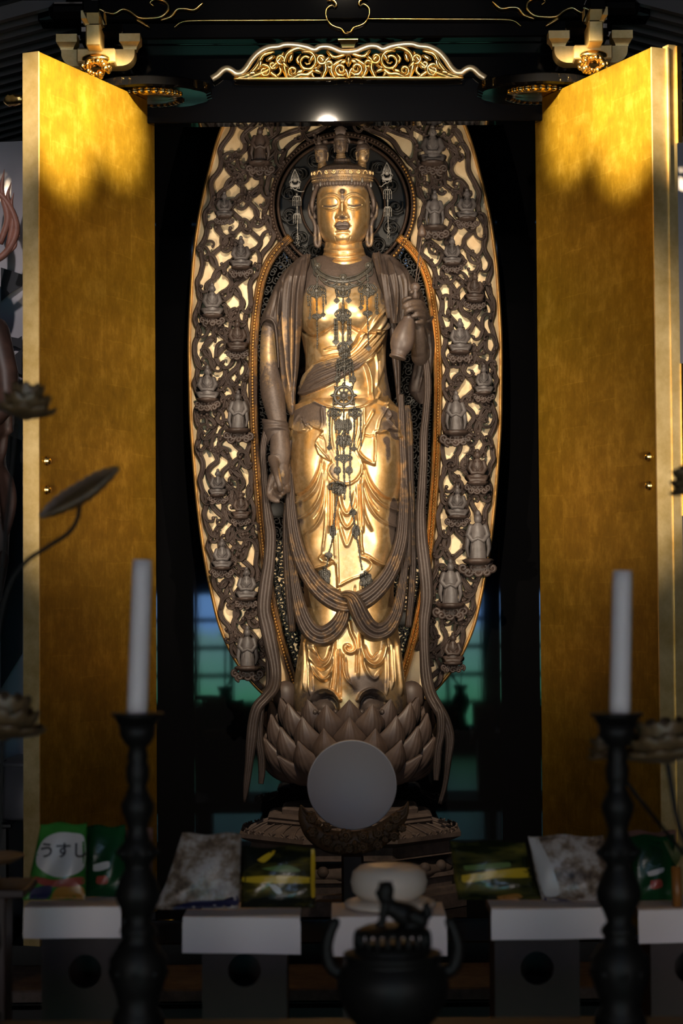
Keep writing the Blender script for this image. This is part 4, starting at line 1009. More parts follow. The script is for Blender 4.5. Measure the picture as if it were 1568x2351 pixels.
def small_head(name, cx, cy, yaw, pitch, style, label):
    Mx = Matrix.Translation(Vector(HL([(cx, cy, -60 if style != 1 else -30)])[0])) @ Matrix.Rotation(yaw, 4, 'Z') @ Matrix.Rotation(pitch, 4, 'X') @ Matrix.Scale(0.235, 4)
    Mn = np.array(Mx)
    mb = MB(); v, f, p_ = head_shape(110, 90, 20)
    mb.add(v @ Mn[:3, :3].T + Mn[:3, 3], f, True, np.clip(p_ * 0.4 + 0.42, 0, 1))
    loc = lambda P: np.asarray([((p[0] - HC[0]) * HK, p[2] * HK, -(p[1] - HC[1]) * HK) for p in P]) @ Mn[:3, :3].T + Mn[:3, 3]
    tube(mb, loc([(765, 1380, 20), (765, 1560, 10), (765, 1720, 20), (765, 1830, 30)]), np.array([200, 215, 240, 300]) * HK * 0.235, 18, att=0.45)
    for y in (1560, 1640, 1720):
        a = np.linspace(0, 2 * PI, 24); tube(mb, loc([(765 + (225 + (y - 1560) * .15) * math.cos(t), y, (225) * math.sin(t) + 15) for t in a]), 18 * HK * 0.235, 6, att=0.35)
    for s_ in (-1, 1):
        tube(mb, loc([(765 + s_ * 300, 990, 60), (765 + s_ * 345, 1020, 90), (765 + s_ * 335, 1150, 80), (765 + s_ * 315, 1300, 40), (765 + s_ * 315, 1400, 30)]), np.array([40, 55, 50, 45, 35]) * HK * 0.235, 8, att=0.5, round_ends=True)
    h = mb.build('small_head', M['statue'], cro); h['label'] = label
    hb = MB(); seg = 60; a = np.linspace(0, 2 * PI, seg, endpoint=False)
    rows = [(930, 300, 338), (860, 318, 345), (770, 325, 345), (680, 300, 325), (600, 240, 270), (540, 150, 170), (515, 60, 70)]
    V = []
    for y, rf, r in rows:
        rr = r * (1 + 0.03 * np.cos(22 * a)); dd = np.where(np.sin(a) < 0, rf + 8, r) * np.sin(a)
        yy = y + np.where(np.sin(a) > 0, 0, -(90 if y == 930 else 30) * np.maximum(-np.sin(a), 0))
        if y == 930: yy = yy + 260 * np.maximum(np.sin(a), 0)
        V.append(np.stack([765 + rr * np.cos(a), yy, dd], -1))
    hb.add(loc(np.concatenate(V)), grid_faces(len(rows), seg, False, True) + [tuple(range(seg)), tuple((len(rows) - 1) * seg + i for i in range(seg))], True, 0.95)
    tube(hb, loc([(765 + 330 * math.cos(t), 800 + 40 * math.sin(t), -330 * abs(math.sin(t)) * 1.0) for t in np.linspace(PI, 2 * PI, 20)]), 30 * HK * 0.235, 6, att=0.8)
    R = lambda k: k * HK * 0.235
    if style == 0:
        tube(hb, loc([(740, 560, -60), (730, 430, -80), (740, 300, -90), (750, 160, -90), (740, 60, -80)]), [R(190), R(130), R(90), R(45), R(8)], 10, att=0.95)
        tube(hb, loc([(640, 560, -150), (560, 470, -170), (520, 400, -170), (560, 370, -170)]), [R(60), R(40), R(30), R(15)], 8, att=0.9, round_ends=True)
        ell(hb, loc([(980, 440, 120)])[0], (R(150), R(140), R(120)), 10, 14, att=0.95)
    elif style == 1:
        for j in range(9):
            t = -1 + 2 * j / 8.0
            tube(hb, loc([(765 + 150 * t, 560, -40), (765 + 220 * t, 400, -60), (765 + 180 * t + 30 * math.sin(j * 5), 200, -50), (765 + 240 * t, 60 + 160 * abs(t), -30), (765 + 330 * t, 20 + 260 * abs(t), -30)]), [R(90), R(80), R(70), R(50), R(15)], 8, att=0.95, round_ends=True)
        tube(hb, loc([(1090, 700, 20), (1180, 800, 30), (1220, 900, 40), (1200, 1000, 40)]), [R(50), R(70), R(50), R(10)], 8, att=0.95)
    else:
        ell(hb, loc([(620, 500, 20)])[0], (R(200), R(180), R(150)), 10, 14, att=0.95)
        for j in range(6):
            tube(hb, loc([(800 + 40 * j, 580 + 20 * j, -60), (850 + 50 * j, 450 + 40 * j, -90), (840 + 70 * j, 330 + 70 * j, -90)]), [R(70), R(55), R(15)], 8, att=0.95, round_ends=True)
        tube(hb, loc([(1130, 720, -60), (1270, 640, -40), (1390, 480, -40)]), [R(20), R(45), R(6)], 8, att=1.0)
        tube(hb, loc([(1100, 1000, 60), (1180, 1200, 60), (1150, 1400, 60)]), [R(26), R(30), R(10)], 8, att=1.0)
    hb.build('small_hair', M['statue'], h)
small_head('h', 520, 408, math.radians(-32), math.radians(8), 0, 'small crown head facing left')
small_head('h', 752, 290, math.radians(-6), math.radians(3), 1, 'topmost small crown head facing forward')
small_head('h', 1012, 408, math.radians(38), math.radians(6), 2, 'small crown head facing right')

# crown pendants hanging beside the face
def pendant(cx, top, side, ax, ay, x2, y2):
    mb = MB(); d = -130
    n = 15; dr = lambda t, w, h, y0: (cx + w * math.sin(t) * (0.5 - 0.5 * math.cos(t)) ** 0.35, y0 - h * math.cos(t))
    out = []
    for t in np.linspace(0, 2 * PI, 40):
        w = 66 * (abs(math.sin(t / 2)) ** 1.3) * math.sin(t); out.append((cx + w, top + 95 - 95 * math.cos(t), d))
    tube(mb, HL(out), 5 * HK, 6)
    for k in range(-6, 7):
        a = k * 0.27; e_ = (cx + 62 * math.sin(a) * (1 - 0.22 * (6 - abs(k)) / 6), top + 30 + 16 * abs(k) ** 1.2 , d)
        tube(mb, HL(spl([(cx + 24 * math.sin(a), top + 130 - 24 * math.cos(a), d), ((cx * .55 + e_[0] * .45) + 7 * k, (top + 130) * .5 + e_[1] * .5, d), e_], 8)), np.linspace(5, 2.5, 8) * HK, 5)
    ell(mb, HL([(cx, top + 130, d - 10)])[0], 27 * HK, 10, 14)
    P = [(cx - 40, top + 165, d), (cx - 45, top + 195, d), (cx + 40, top + 195, d), (cx + 45, top + 165, d)]
    tube(mb, HL(spl(P, 12)), 20 * HK, 6, 0.4)
    for sg in (-1, 1): tube(mb, HL(spl([(cx, top + 250, d), (cx + sg * 30, top + 220, d), (cx + sg * 40, top + 200, d), (cx + sg * 52, top + 225, d), (cx + sg * 36, top + 230, d)], 18)), 5 * HK, 6)
    tube(mb, HL(spl([(cx, top + 240, d), (cx + side * 40, top + 262, d), ((cx + ax) / 2 + side * 20, ay + 8, d), (ax, ay, d)], 16)), np.linspace(7, 4, 16) * HK, 6)
    y = y2[0]
    tube(mb, HL([(x2, y2[0] - 20, d), (x2 + 4, y2[1], d)]), 3 * HK, 5)
    k = 0
    while y < y2[1]:
        r = 7 if k % 5 else 11; ell(mb, HL([(x2 + 4 * (y - y2[0]) / 500, y, d)])[0], (r * HK, r * HK, r * 1.1 * HK), 5, 7); y += 16; k += 1
    for yy, w, h in ((y2[0] + 70, 48, 50), (y2[0] + 280, 44, 60)):
        for sg in (-1, 1):
            for q_ in (0.5, 1.0):
                tube(mb, HL(spl([(x2, yy - 40, d), (x2 + sg * w * 0.6 * q_, yy - 50, d), (x2 + sg * w * q_, yy - 10, d), (x2 + sg * w * q_ * 0.8, yy + 6, d)], 12)), 4.5 * HK, 5)
                for j in range(5): ell(mb, HL([(x2 + sg * w * q_, yy + 4 + 14 * j, d)])[0], 6 * HK, 5, 6)
    for j in range(14):
        a = j * 2.4; ell(mb, HL([(x2 + 6 + 14 * math.cos(a), y2[1] - 60 + 9 * j, d + 10 * math.sin(a))])[0], 7.5 * HK, 5, 6)
    mb.build('crown_pendant', M['silver'], cro)['label'] = 'silvery beaded crown pendant beside the %s cheek' % ('left' if side > 0 else 'right')
pendant(203, 585, 1, 312, 845, 222, (885, 1440)); pendant(1300, 515, -1, 1206, 795, 1304, (815, 1360))

# ---- mantle over the shoulders -------------------------------------------------
mant = MB()
lrows = R1([(84, 425, 478, 14, 30), (110, 385, 474, 24, 30), (150, 335, 468, 34, 34), (210, 285, 450, 44, 30), (300, 230, 425, 52, 24), (400, 205, 408, 52, 20), (520, 195, 400, 50, 16), (650, 188, 395, 46, 14), (800, 200, 386, 40, 12), (1000, 214, 374, 34, 10), (1212, 250, 352, 28, 10), (1360, 282, 346, 22, 8), (1400, 300, 340, 16, 8)])
lit = [('r', T1([(445, 95), (425, 200), (405, 350), (398, 600), (388, 900), (360, 1230)]), 2.2, 5, 1), ('r', T1([(400, 130), (375, 260), (355, 420), (345, 700), (340, 1000), (330, 1300)]), 2.0, -5),
       ('r', T1([(365, 170), (340, 300), (325, 500), (320, 800), (318, 1100)]), 2.4, 4), ('r', T1([(330, 200), (300, 340), (285, 500), (285, 700), (300, 1000), (310, 1200)]), 2.2, -5), ('r', T1([(320, 200), (270, 330), (255, 500), (255, 700), (275, 900), (295, 1150)]), 2.6, 4.5),
       ('r', T1([(300, 220), (250, 340), (230, 480), (225, 640)]), 2, -4), ('r', T1([(215, 420), (212, 600), (225, 800), (245, 1050), (270, 1300)]), 2.2, 3.5)]
LF = lambda X, Y: -18 - 44 * np.clip(((X - 580) * 3.5636 - 190) / 210, 0, 1) * np.clip(((Y - 560) * 3.5636 - 60) / 200, 0.35, 1)
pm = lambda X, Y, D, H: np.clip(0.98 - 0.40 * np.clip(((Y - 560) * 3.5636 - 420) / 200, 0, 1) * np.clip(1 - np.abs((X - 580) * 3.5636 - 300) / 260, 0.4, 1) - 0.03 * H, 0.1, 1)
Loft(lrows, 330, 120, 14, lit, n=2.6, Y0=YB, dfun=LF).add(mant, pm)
srows = R1([(130, 360, 440, 14, 26), (170, 310, 425, 30, 36), (220, 262, 400, 44, 46), (280, 218, 370, 54, 54), (360, 175, 335, 60, 58), (460, 132, 300, 62, 58), (560, 92, 275, 62, 56), (640, 66, 250, 60, 54), (690, 62, 236, 58, 52)])
sit = [('r', T1([(250, 230), (180, 400), (130, 560), (110, 640)]), 3, 3), ('r', T1([(320, 200), (270, 250), (235, 320)]), 2.5, 3.5), ('r', T1([(200, 380), (170, 520), (160, 640)]), 2.2, -3), ('r', T1([(230, 360), (205, 520), (200, 660)]), 2.4, 3)]
def sy(X, Y):
    cx, cy = (X - 580) * 3.5636, (Y - 560) * 3.5636
    return -np.clip((cy - 480) / 210, 0, 1)**2 * 24 * np.clip(1 - ((cx - 128) / 75)**2, 0, 1)
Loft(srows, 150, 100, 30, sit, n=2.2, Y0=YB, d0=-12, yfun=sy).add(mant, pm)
P = [(64, 672, -30), (78, 640, -48), (105, 616, -62), (130, 612, -68), (160, 624, -70), (182, 660, -68), (192, 720, -66), (200, 800, -64), (206, 900, -62), (212, 1010, -60)]
Q = spl([tuple(T1([p_[:2]])[0]) + (p_[2],) for p_ in P], 60); tube(mant, W(Q[:, 0], Q[:, 1], YB + Q[:, 2] / 600), np.interp(np.linspace(0, 1, 60), [0, .1, .5, 1], [.6, 1, 1, .4]) * 2.6 / 600, 8, att=0.85, round_ends=True)
rrows = R1([(70, 985, 1030, 14, 30), (100, 975, 1110, 28, 34), (150, 985, 1190, 38, 36), (210, 1005, 1250, 46, 38), (300, 1035, 1330, 54, 40), (400, 1065, 1385, 58, 44), (500, 1092, 1420, 60, 46), (600, 1112, 1450, 60, 46), (650, 1122, 1462, 58, 46)])
rit = [('r', T1([(1030, 80), (1060, 200), (1092, 380), (1118, 600)]), 2.2, 6, 1), ('r', T1([(1000, 110), (1030, 250), (1066, 420)]), 2.4, 3), ('r', T1([(1085, 110), (1120, 260), (1145, 420), (1155, 640)]), 2.6, -6), ('r', T1([(1110, 120), (1160, 260), (1180, 420), (1180, 640)]), 2.4, 6),
       ('r', T1([(1150, 150), (1200, 260), (1220, 420), (1215, 640)]), 2.2, -5), ('r', T1([(1075, 85), (1150, 130), (1220, 175), (1252, 225), (1262, 300), (1285, 380)]), 2.6, 6, 1), ('r', T1([(1200, 200), (1245, 300), (1255, 420), (1250, 640)]), 2.4, 5), ('r', T1([(1300, 330), (1340, 450), (1370, 640)]), 3, 3)]
RF = lambda X, Y: -14 - 50 * np.clip((1330 - (X - 580) * 3.5636) / 220, 0, 1) * np.clip(((Y - 560) * 3.5636 - 50) / 200, 0.35, 1)
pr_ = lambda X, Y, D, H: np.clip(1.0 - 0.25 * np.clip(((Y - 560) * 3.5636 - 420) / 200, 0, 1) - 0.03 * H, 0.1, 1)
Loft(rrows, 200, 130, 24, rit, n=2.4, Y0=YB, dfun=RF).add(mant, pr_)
Loft(R1([(560, 1100, 1215, 20, 10), (700, 1120, 1215, 20, 10), (900, 1135, 1212, 18, 10), (1100, 1160, 1212, 14, 8), (1300, 1180, 1212, 10, 8)]), 120, 40, 8, [('r', T1([(1165, 600), (1185, 900), (1195, 1250)]), 2, 4), ('r', T1([(1140, 620), (1165, 900), (1180, 1200)]), 2, -3)], Y0=YB, d0=-48).add(mant, 0.8)
Loft(R1([(560, 1300, 1440, 26, 30), (620, 1300, 1462, 34, 34), (720, 1318, 1480, 38, 36), (820, 1330, 1490, 38, 36), (920, 1326, 1484, 36, 34), (1020, 1310, 1470, 32, 30), (1130, 1280, 1452, 28, 28), (1200, 1275, 1440, 22, 24), (1270, 1320, 1425, 12, 12), (1310, 1360, 1410, 4, 4)]), 150, 60, 20,
     [('r', T1([(1380, 640), (1420, 800), (1400, 1000), (1360, 1200)]), 3, 4), ('r', T1([(1440, 700), (1455, 900), (1430, 1150)]), 2.5, 3), ('r', T1([(1340, 900), (1320, 1100)]), 3, -4)], Y0=YB, d0=12).add(mant, 1.0)
P = [(1470, 600, -20), (1455, 625, -45), (1420, 640, -56), (1390, 660, -60)]
Q = spl([tuple(T1([p_[:2]])[0]) + (p_[2],) for p_ in P], 20); tube(mant, W(Q[:, 0], Q[:, 1], YB + Q[:, 2] / 600), 3.2 / 600, 8, att=0.95, round_ends=True)
# turned-back cloth around the lowered forearm
def cuff():
    n = 40; a = np.linspace(0, 2 * PI, 64, endpoint=False); V = []
    for t in np.linspace(0, 1, n):
        cy = 300 + 190 * t; cx = 178 + 34 * t; hw = (100 + 14 * math.sin(PI * t)) * (1 - 0.14 * t)
        rl = 1 + 0.04 * math.sin(t * 5 * PI)
        X = cx + hw * rl * np.cos(a); D = -60 + hw * rl / 3.5636 * 0.9 * np.sin(a); Y_ = cy + (-70 * t) * np.maximum(-np.sin(a), 0) + 20 * np.cos(a) * (0.5 - t)
        V.append(W(580 + X / 3.5636, 880 + Y_ / 3.5636, YB + D / 600))
    for t in np.linspace(1, 0, 8):
        cy = 300 + 185 * t; cx = 178 + 34 * t; hw = (100 + 14 * math.sin(PI * t)) * (1 - 0.14 * t) - 9
        X = cx + hw * np.cos(a); D = -60 + hw / 3.5636 * 0.9 * np.sin(a); Y_ = cy + (-70 * t) * np.maximum(-np.sin(a), 0) + 20 * np.cos(a) * (0.5 - t)
        V.append(W(580 + X / 3.5636, 880 + Y_ / 3.5636, YB + D / 600))
    mant.add(np.concatenate(V), grid_faces(n + 8, 64, False, True), True, 0.95)
cuff()
mant.build('mantle', M['scarf'], statue)['label'] = 'dusty mantle over both shoulders'
mb = MB()
for dy, r in ((0, 4.2), (6, 2.4)):
    a = np.linspace(0, 2 * PI, 40); 
    tube(mb, np.array([W(580 + (216 + 70 * math.cos(t)) / 3.5636, 880 + (588 + dy * 3 - 14 * math.cos(t)) / 3.5636 + 2 * math.sin(t), YB + (-66 + 21 * math.sin(t)) / 600) for t in a]), r / 600, 8, att=0.8)
mb.build('bracelet', M['scarf'], statue)

# ---- scarves ---------------------------------------------------------------------
def sc(name, pts, ridges, amp, n, pat, label=None, fn=T3, k=3.136, back=0.35):
    mb = MB()
    for p_, r_, a_ in ([(pts, ridges, amp)] if not isinstance(pts[0], list) else [(q_, ridges, amp) for q_ in pts]):
        P = [tuple(fn([x[:2]])[0]) + (x[2], x[3] / k, x[4]) for x in p_]
        ribbon(mb, P, r_, a_, None, n, YB, pat, back)
    o = mb.build(name, M['scarf'], statue)
    if label: o['label'] = label
    return o
I_ = lambda pts: [(a, b) for a, b in pts]
PXF = lambda pts: list(pts)
pl = lambda X, Y, D, H: 0.68 + 0 * X
sc('scarf_loop', [(322, -420, -36, 22, 8), (330, -200, -58, 34, 10), (342, 0, -66, 42, 11), (368, 180, -74, 50, 12), (412, 330, -84, 56, 14), (476, 455, -94, 62, 16), (565, 560, -102, 70, 18), (665, 625, -106, 76, 19), (750, 645, -106, 76, 19),
                  (850, 622, -105, 74, 19), (950, 552, -102, 66, 18), (1040, 442, -94, 58, 16), (1100, 310, -84, 52, 14), (1135, 170, -74, 48, 12), (1148, 0, -66, 42, 11), (1152, -200, -58, 34, 10), (1142, -420, -40, 22, 8)], 3, 0.24, 160, pl, 'upper scarf loop of three folds across the thighs')
sc('scarf_loop', [(325, -60, -40, 22, 8), (338, 150, -52, 28, 10), (352, 350, -64, 34, 11), (378, 560, -78, 42, 13), (420, 730, -90, 56, 15), (480, 840, -98, 66, 17), (555, 880, -104, 74, 18), (630, 850, -106, 70, 18), (690, 780, -106, 60, 17), (720, 700, -104, 48, 15), (730, 620, -100, 36, 12)], 3, 0.24, 120, pl, 'lower scarf loop at the left thigh')
sc('scarf_loop', [(680, 588, -112, 14, 6), (730, 580, -122, 30, 14), (775, 600, -128, 48, 18), (810, 660, -130, 60, 20), (845, 740, -126, 66, 20), (895, 815, -120, 68, 19), (960, 850, -112, 66, 18), (1030, 825, -104, 60, 17), (1088, 740, -92, 48, 14), (1124, 610, -80, 38, 12), (1148, 440, -66, 32, 10), (1162, 240, -54, 28, 10), (1170, 40, -44, 24, 9), (1168, -160, -34, 18, 8)], 3, 0.26, 130, pl, 'lower scarf loop with its knot at the right thigh')
def scp(name, pts, ridges, amp, n, pat, label=None): return sc(name, pts, ridges, amp, n, pat, label, PXF, 1.0)
pl9 = lambda X, Y, D, H: 0.86 + 0 * X
scp('scarf_tail', [[(612, 985, -62, 8, 7), (604, 1030, -60, 8, 7), (606, 1080, -54, 8, 7), (611, 1147, -48, 9, 8), (616, 1190, -44, 12, 8), (621, 1225, -38, 13, 8), (618, 1290, -34, 14, 9), (611, 1340, -32, 16, 9), (606, 1400, -30, 16, 9), (614, 1440, -30, 17, 9), (624, 1490, -32, 16, 9), (632, 1540, -40, 14, 9), (628, 1578, -66, 15, 9), (610, 1602, -84, 13, 9), (592, 1622, -92, 13, 9), (583, 1650, -94, 13, 9), (577, 1700, -94, 13, 9), (572, 1750, -92, 10, 8), (566, 1800, -90, 8, 7), (561, 1842, -88, 3, 4)],
                   [(604, 1610, -80, 6, 6), (596, 1640, -84, 10, 8), (594, 1690, -86, 10, 8), (600, 1740, -86, 9, 8), (601, 1775, -86, 8, 7), (599, 1800, -86, 6, 5)],
                   [(612, 1440, -24, 8, 6), (617, 1500, -24, 9, 7), (619, 1560, -30, 8, 7), (614, 1590, -44, 8, 7)]], 2, 0.22, 110, pl9, 'long scarf falling at the left over the lotus')
scp('scarf_tail', [[(962, 778, -66, 6, 6), (976, 820, -60, 8, 7), (982, 880, -54, 9, 8), (979, 940, -50, 9, 8), (973, 1000, -46, 10, 8), (972, 1060, -44, 10, 8), (969, 1120, -42, 11, 8), (966, 1180, -40, 12, 8), (968, 1240, -38, 14, 8), (976, 1310, -36, 15, 8), (980, 1370, -34, 15, 9), (974, 1430, -32, 13, 9), (975, 1500, -36, 12, 9), (980, 1560, -56, 14, 9), (990, 1598, -80, 14, 9), (1006, 1626, -92, 14, 9), (1022, 1655, -96, 13, 9), (1033, 1695, -96, 11, 8), (1029, 1745, -94, 8, 8), (1022, 1800, -92, 6, 6), (1010, 1846, -90, 5, 4)],
                   [(1002, 1612, -88, 10, 7), (1012, 1640, -98, 11, 8), (1013, 1680, -102, 10, 8), (1006, 1720, -104, 9, 8), (1003, 1760, -104, 9, 7), (1001, 1792, -102, 6, 5)]], 2, 0.22, 110, pl9, 'long scarf falling at the right over the lotus')
scp('scarf_fall', [[(920, 905, -66, 7, 7), (922, 960, -64, 9, 8), (925, 1040, -60, 10, 9), (929, 1130, -56, 11, 9), (933, 1220, -54, 12, 9), (932, 1300, -50, 12, 9)],
                   [(934, 930, -24, 8, 7), (938, 990, -24, 10, 8), (940, 1080, -24, 10, 8), (945, 1180, -22, 9, 8), (948, 1270, -20, 9, 8), (944, 1360, -20, 9, 8), (937, 1440, -16, 8, 7)]], 2, 0.22, 80, pl, 'scarf folds hanging beside the right hip')
scp('scarf_fall', [[(668, 1010, -50, 7, 6), (666, 1060, -46, 8, 7), (662, 1120, -36, 8, 8), (658, 1200, -30, 9, 8), (660, 1290, -26, 10, 8), (666, 1380, -22, 10, 8), (672, 1450, -18, 8, 7)]], 2, 0.22, 80, pl, 'scarf folds hanging beside the left hip')
BV.append(None); BV.pop()
_scarf = [o for o in statue.children if o.name.startswith('scarf_loop')]

# ---- jewellery ---------------------------------------------------------------------
def on(pts, T, off=3.0, n=None, sm=3):
    Q = spl(T(pts), n or max(6, 6 * len(pts))); out = []; last = None
    for x, y in Q:
        p = surf(x, y, off / 600)
        if p is None: p = W(x, y, YB - 0.12) if last is None else W(x, y, last[1])
        out.append(p); last = p
    out = np.array(out); yv = out[:, 1].copy()
    for _ in range(sm):
        yv[1:-1] = np.minimum(yv[1:-1], (yv[:-2] + yv[1:-1] + yv[2:]) / 3)
    return W(Q[:, 0], Q[:, 1], yv)
def wire_(mb, pts, T, r=1.1, off=3.0, n=None): P = on(pts, T, off, n); tube(mb, P, r / 600, 6, round_ends=True)
def strand(mb, pts, T, r=2.0, gap=3.6, off=3.5):
    L_ = np.sum(np.linalg.norm(np.diff(np.array(T(pts)), axis=0), axis=1)); n = max(3, int(L_ / gap)); P = on(pts, T, off, n)
    for k, p in enumerate(P):
        q_ = 0.78 * r * (1.35 if k % 4 == 0 else 0.85 + 0.3 * (k % 3)); ell(mb, p, (q_ / 600, q_ / 600, q_ * 1.25 / 600), 5, 7)
    tube(mb, P, 0.7 / 600, 5)
def fan(mb, cx, cy, w, h, T, up=False):
    """filigree ornament: leaf plate with paired scrolls"""
    s_ = -1 if up else 1
    for sg in (-1, 1):
        for q_ in (0.45, 0.75, 1.0):
            wire_(mb, [(cx, cy - s_ * h * .5), (cx + sg * w * .3 * q_, cy - s_ * h * .45), (cx + sg * w * .5 * q_, cy - s_ * h * .1), (cx + sg * w * .42 * q_, cy + s_ * h * .25), (cx + sg * w * .25 * q_, cy + s_ * h * .15), (cx + sg * w * .3 * q_, cy)], T, 1.4)
        wire_(mb, [(cx, cy - s_ * h * .5), (cx + sg * w * .18, cy), (cx + sg * w * .12, cy + s_ * h * .45), (cx, cy + s_ * h * .55)], T, 1.6)
    strand(mb, [(cx, cy - h * .5), (cx, cy + h * .5)], T, 2.6, 4)
    for k in range(5):
        a = PI * (0.15 + 0.7 * k / 4); p = on([(cx + w * .42 * math.cos(a), cy + s_ * h * .28 * math.sin(a))] * 2, T, 4, 2)[0]; ell(mb, p, 2.4 / 600, 5, 7)
    p = on([(cx, cy)] * 2, T, 4, 2)[0]; ell(mb, p, (w * .12 / 3.4 / 600, .004, h * .2 / 3.4 / 600), 7, 9)
def diamond(mb, x, y, r, T):
    p = on([(x, y)] * 2, T, 3.5, 2)[0]; q_ = r / 3.5 / 600
    mb.add([p + np.array(v) for v in ((-q_, 0, 0), (0, 0, q_), (q_, 0, 0), (0, 0, -q_), (0, -.004, 0), (0, .002, 0))], [(0, 1, 4), (1, 2, 4), (2, 3, 4), (3, 0, 4), (1, 0, 5), (2, 1, 5), (3, 2, 5), (0, 3, 5)], False)
nb = MB()
Q = on([(500, 140), (515, 195), (560, 245), (640, 285), (740, 298), (840, 280), (910, 240), (960, 190), (975, 140)], T1, 2.0, 60, 6)
tube(nb, Q, 7.0 / 600, 10, 0.35, round_ends=True); tube(nb, Q + np.array([0, -.004, .009]), 1.5 / 600, 6); tube(nb, Q + np.array([0, -.004, -.009]), 1.5 / 600, 6)
for k in range(0, 60, 2): ell(nb, Q[k] + np.array([0, -.005, 0]), 1.5 / 600, 5, 6)
necklace = nb.build('necklace', M['jewel'], statue)
for x, y, r in ((530, 182, 8.5), (740, 278, 10), (945, 178, 8.5)):
    mb = MB(); p = on([(x, y)] * 2, T1, 6, 2)[0]
    ell(mb, p, (r / 600, .008, r / 600), 10, 16); ell(mb, p + np.array([0, -.005, 0]), (r * .6 / 600, .008, r * .6 / 600), 8, 12); mb.build('rosette', M['jewel'], necklace)
mb = MB()
for sg, f_ in ((1, lambda x: x), (-1, lambda x: 1480 - x)):
    for P in ([(500, 200), (505, 250), (530, 262), (548, 240), (530, 232)], [(545, 260), (560, 295), (600, 310), (620, 290), (600, 280)], [(610, 300), (640, 335), (680, 325), (690, 300)], [(560, 285), (590, 322), (640, 345), (690, 345)], [(690, 310), (700, 350), (735, 345)], [(650, 345), (680, 360), (725, 372)]):
        wire_(mb, [(f_(a), b) for a, b in P], T1, 2.0)
mb.build('filigree', M['jewel'], necklace)
def jewel(name, build, label=None):
    mb = MB(); build(mb); o = mb.build(name, M['jewel'], statue)
    if label: o['label'] = label
    return o
def left_p(mb):
    strand(mb, [(528, 265), (526, 345)], T1, 2.6); fan(mb, 522, 385, 150, 90, T1); fan(mb, 520, 410, 90, 60, T1)
    for P in ([(470, 430), (472, 520), (468, 610)], [(520, 430), (524, 600), (528, 720), (528, 850)], [(575, 430), (578, 520), (576, 580)], [(450, 430), (455, 500)], [(595, 400), (600, 490)]): strand(mb, P, T1, 2.0)
    fan(mb, 524, 595, 70, 40, T1); diamond(mb, 576, 578, 22, T1); diamond(mb, 468, 605, 18, T1)
def right_p(mb):
    strand(mb, [(940, 265), (946, 345)], T1, 2.6); fan(mb, 940, 375, 150, 90, T1); fan(mb, 948, 400, 90, 60, T1)
    for P in ([(882, 420), (886, 520)], [(938, 420), (940, 600), (945, 740), (948, 840)], [(1020, 410), (1022, 560)], [(1005, 440), (1010, 560)], [(900, 420), (905, 490)]): strand(mb, P, T1, 2.0)
    fan(mb, 942, 570, 70, 40, T1); diamond(mb, 948, 852, 26, T1); diamond(mb, 886, 520, 22, T1); diamond(mb, 1020, 565, 18, T1)
def centre_p(mb):
    fan(mb, 738, 375, 120, 110, T1, True); strand(mb, [(740, 400), (738, 540)], T1, 2.6)
    for x in (688, 785): strand(mb, [(x, 385), (x, 465)], T1, 2.3); diamond(mb, x, 462, 26, T1)
    fan(mb, 738, 575, 130, 80, T1); fan(mb, 738, 610, 90, 60, T1)
    for x in (672, 690, 738, 780, 800): strand(mb, [(x, 620), (x, 720), (x + 2, 790 if x != 738 else 880)], T1, 2.5)
    for x in (680, 795): diamond(mb, x, 798, 30, T1)
    fan(mb, 750, 850, 110, 90, T1); fan(mb, 752, 900, 90, 70, T1)
def waist_p(mb):
    fan(mb, 752, 970, 130, 110, T1, True); fan(mb, 752, 1000, 140, 80, T1)
    for x, y1 in ((690, 1150), (712, 1110), (752, 1180), (795, 1120), (822, 1150)): strand(mb, [(x, 1000), (x, y1)], T1, 2.4)
    for x in (690, 822): fan(mb, x, 1110, 40, 50, T1)
jewel('bead_pendant', left_p, 'beaded pendant at the left breast'); jewel('bead_pendant', right_p, 'beaded pendant at the right breast')
jewel('bead_pendant', centre_p, 'central beaded pendant on the chest'); jewel('bead_pendant', waist_p, 'beaded pendant above the wheel')
def wheel(mb):
    c = (745, 100)
    pc = on([c] * 2, T2, 6, 2)[0]
    ringp = lambda r, n: np.array([pc + np.array([r * math.cos(t), 0, r * math.sin(t)]) / 3.5636 / 600 for t in np.linspace(0, 2 * PI, n)])
    tube(mb, ringp(72, 48), 3.6 / 600, 8); ell(mb, pc, (.012, .008, .012), 8, 14); tube(mb, ringp(30, 24), 1.6 / 600, 6)
    for k in range(8):
        a = k * PI / 4; dv = np.array([math.cos(a), 0, math.sin(a)]) / 3.5636 / 600
        tube(mb, [pc + dv * 14, pc + dv * 50, pc + dv * 80], np.array([2.6, 1.8, 3.2]) / 600, 6); tube(mb, [pc + dv * 76, pc + dv * 90, pc + dv * 108], np.array([5.0, 4.4, 0.6]) / 600, 6)
jewel('wheel_ornament', wheel, 'eight spoked metal wheel at the waist')
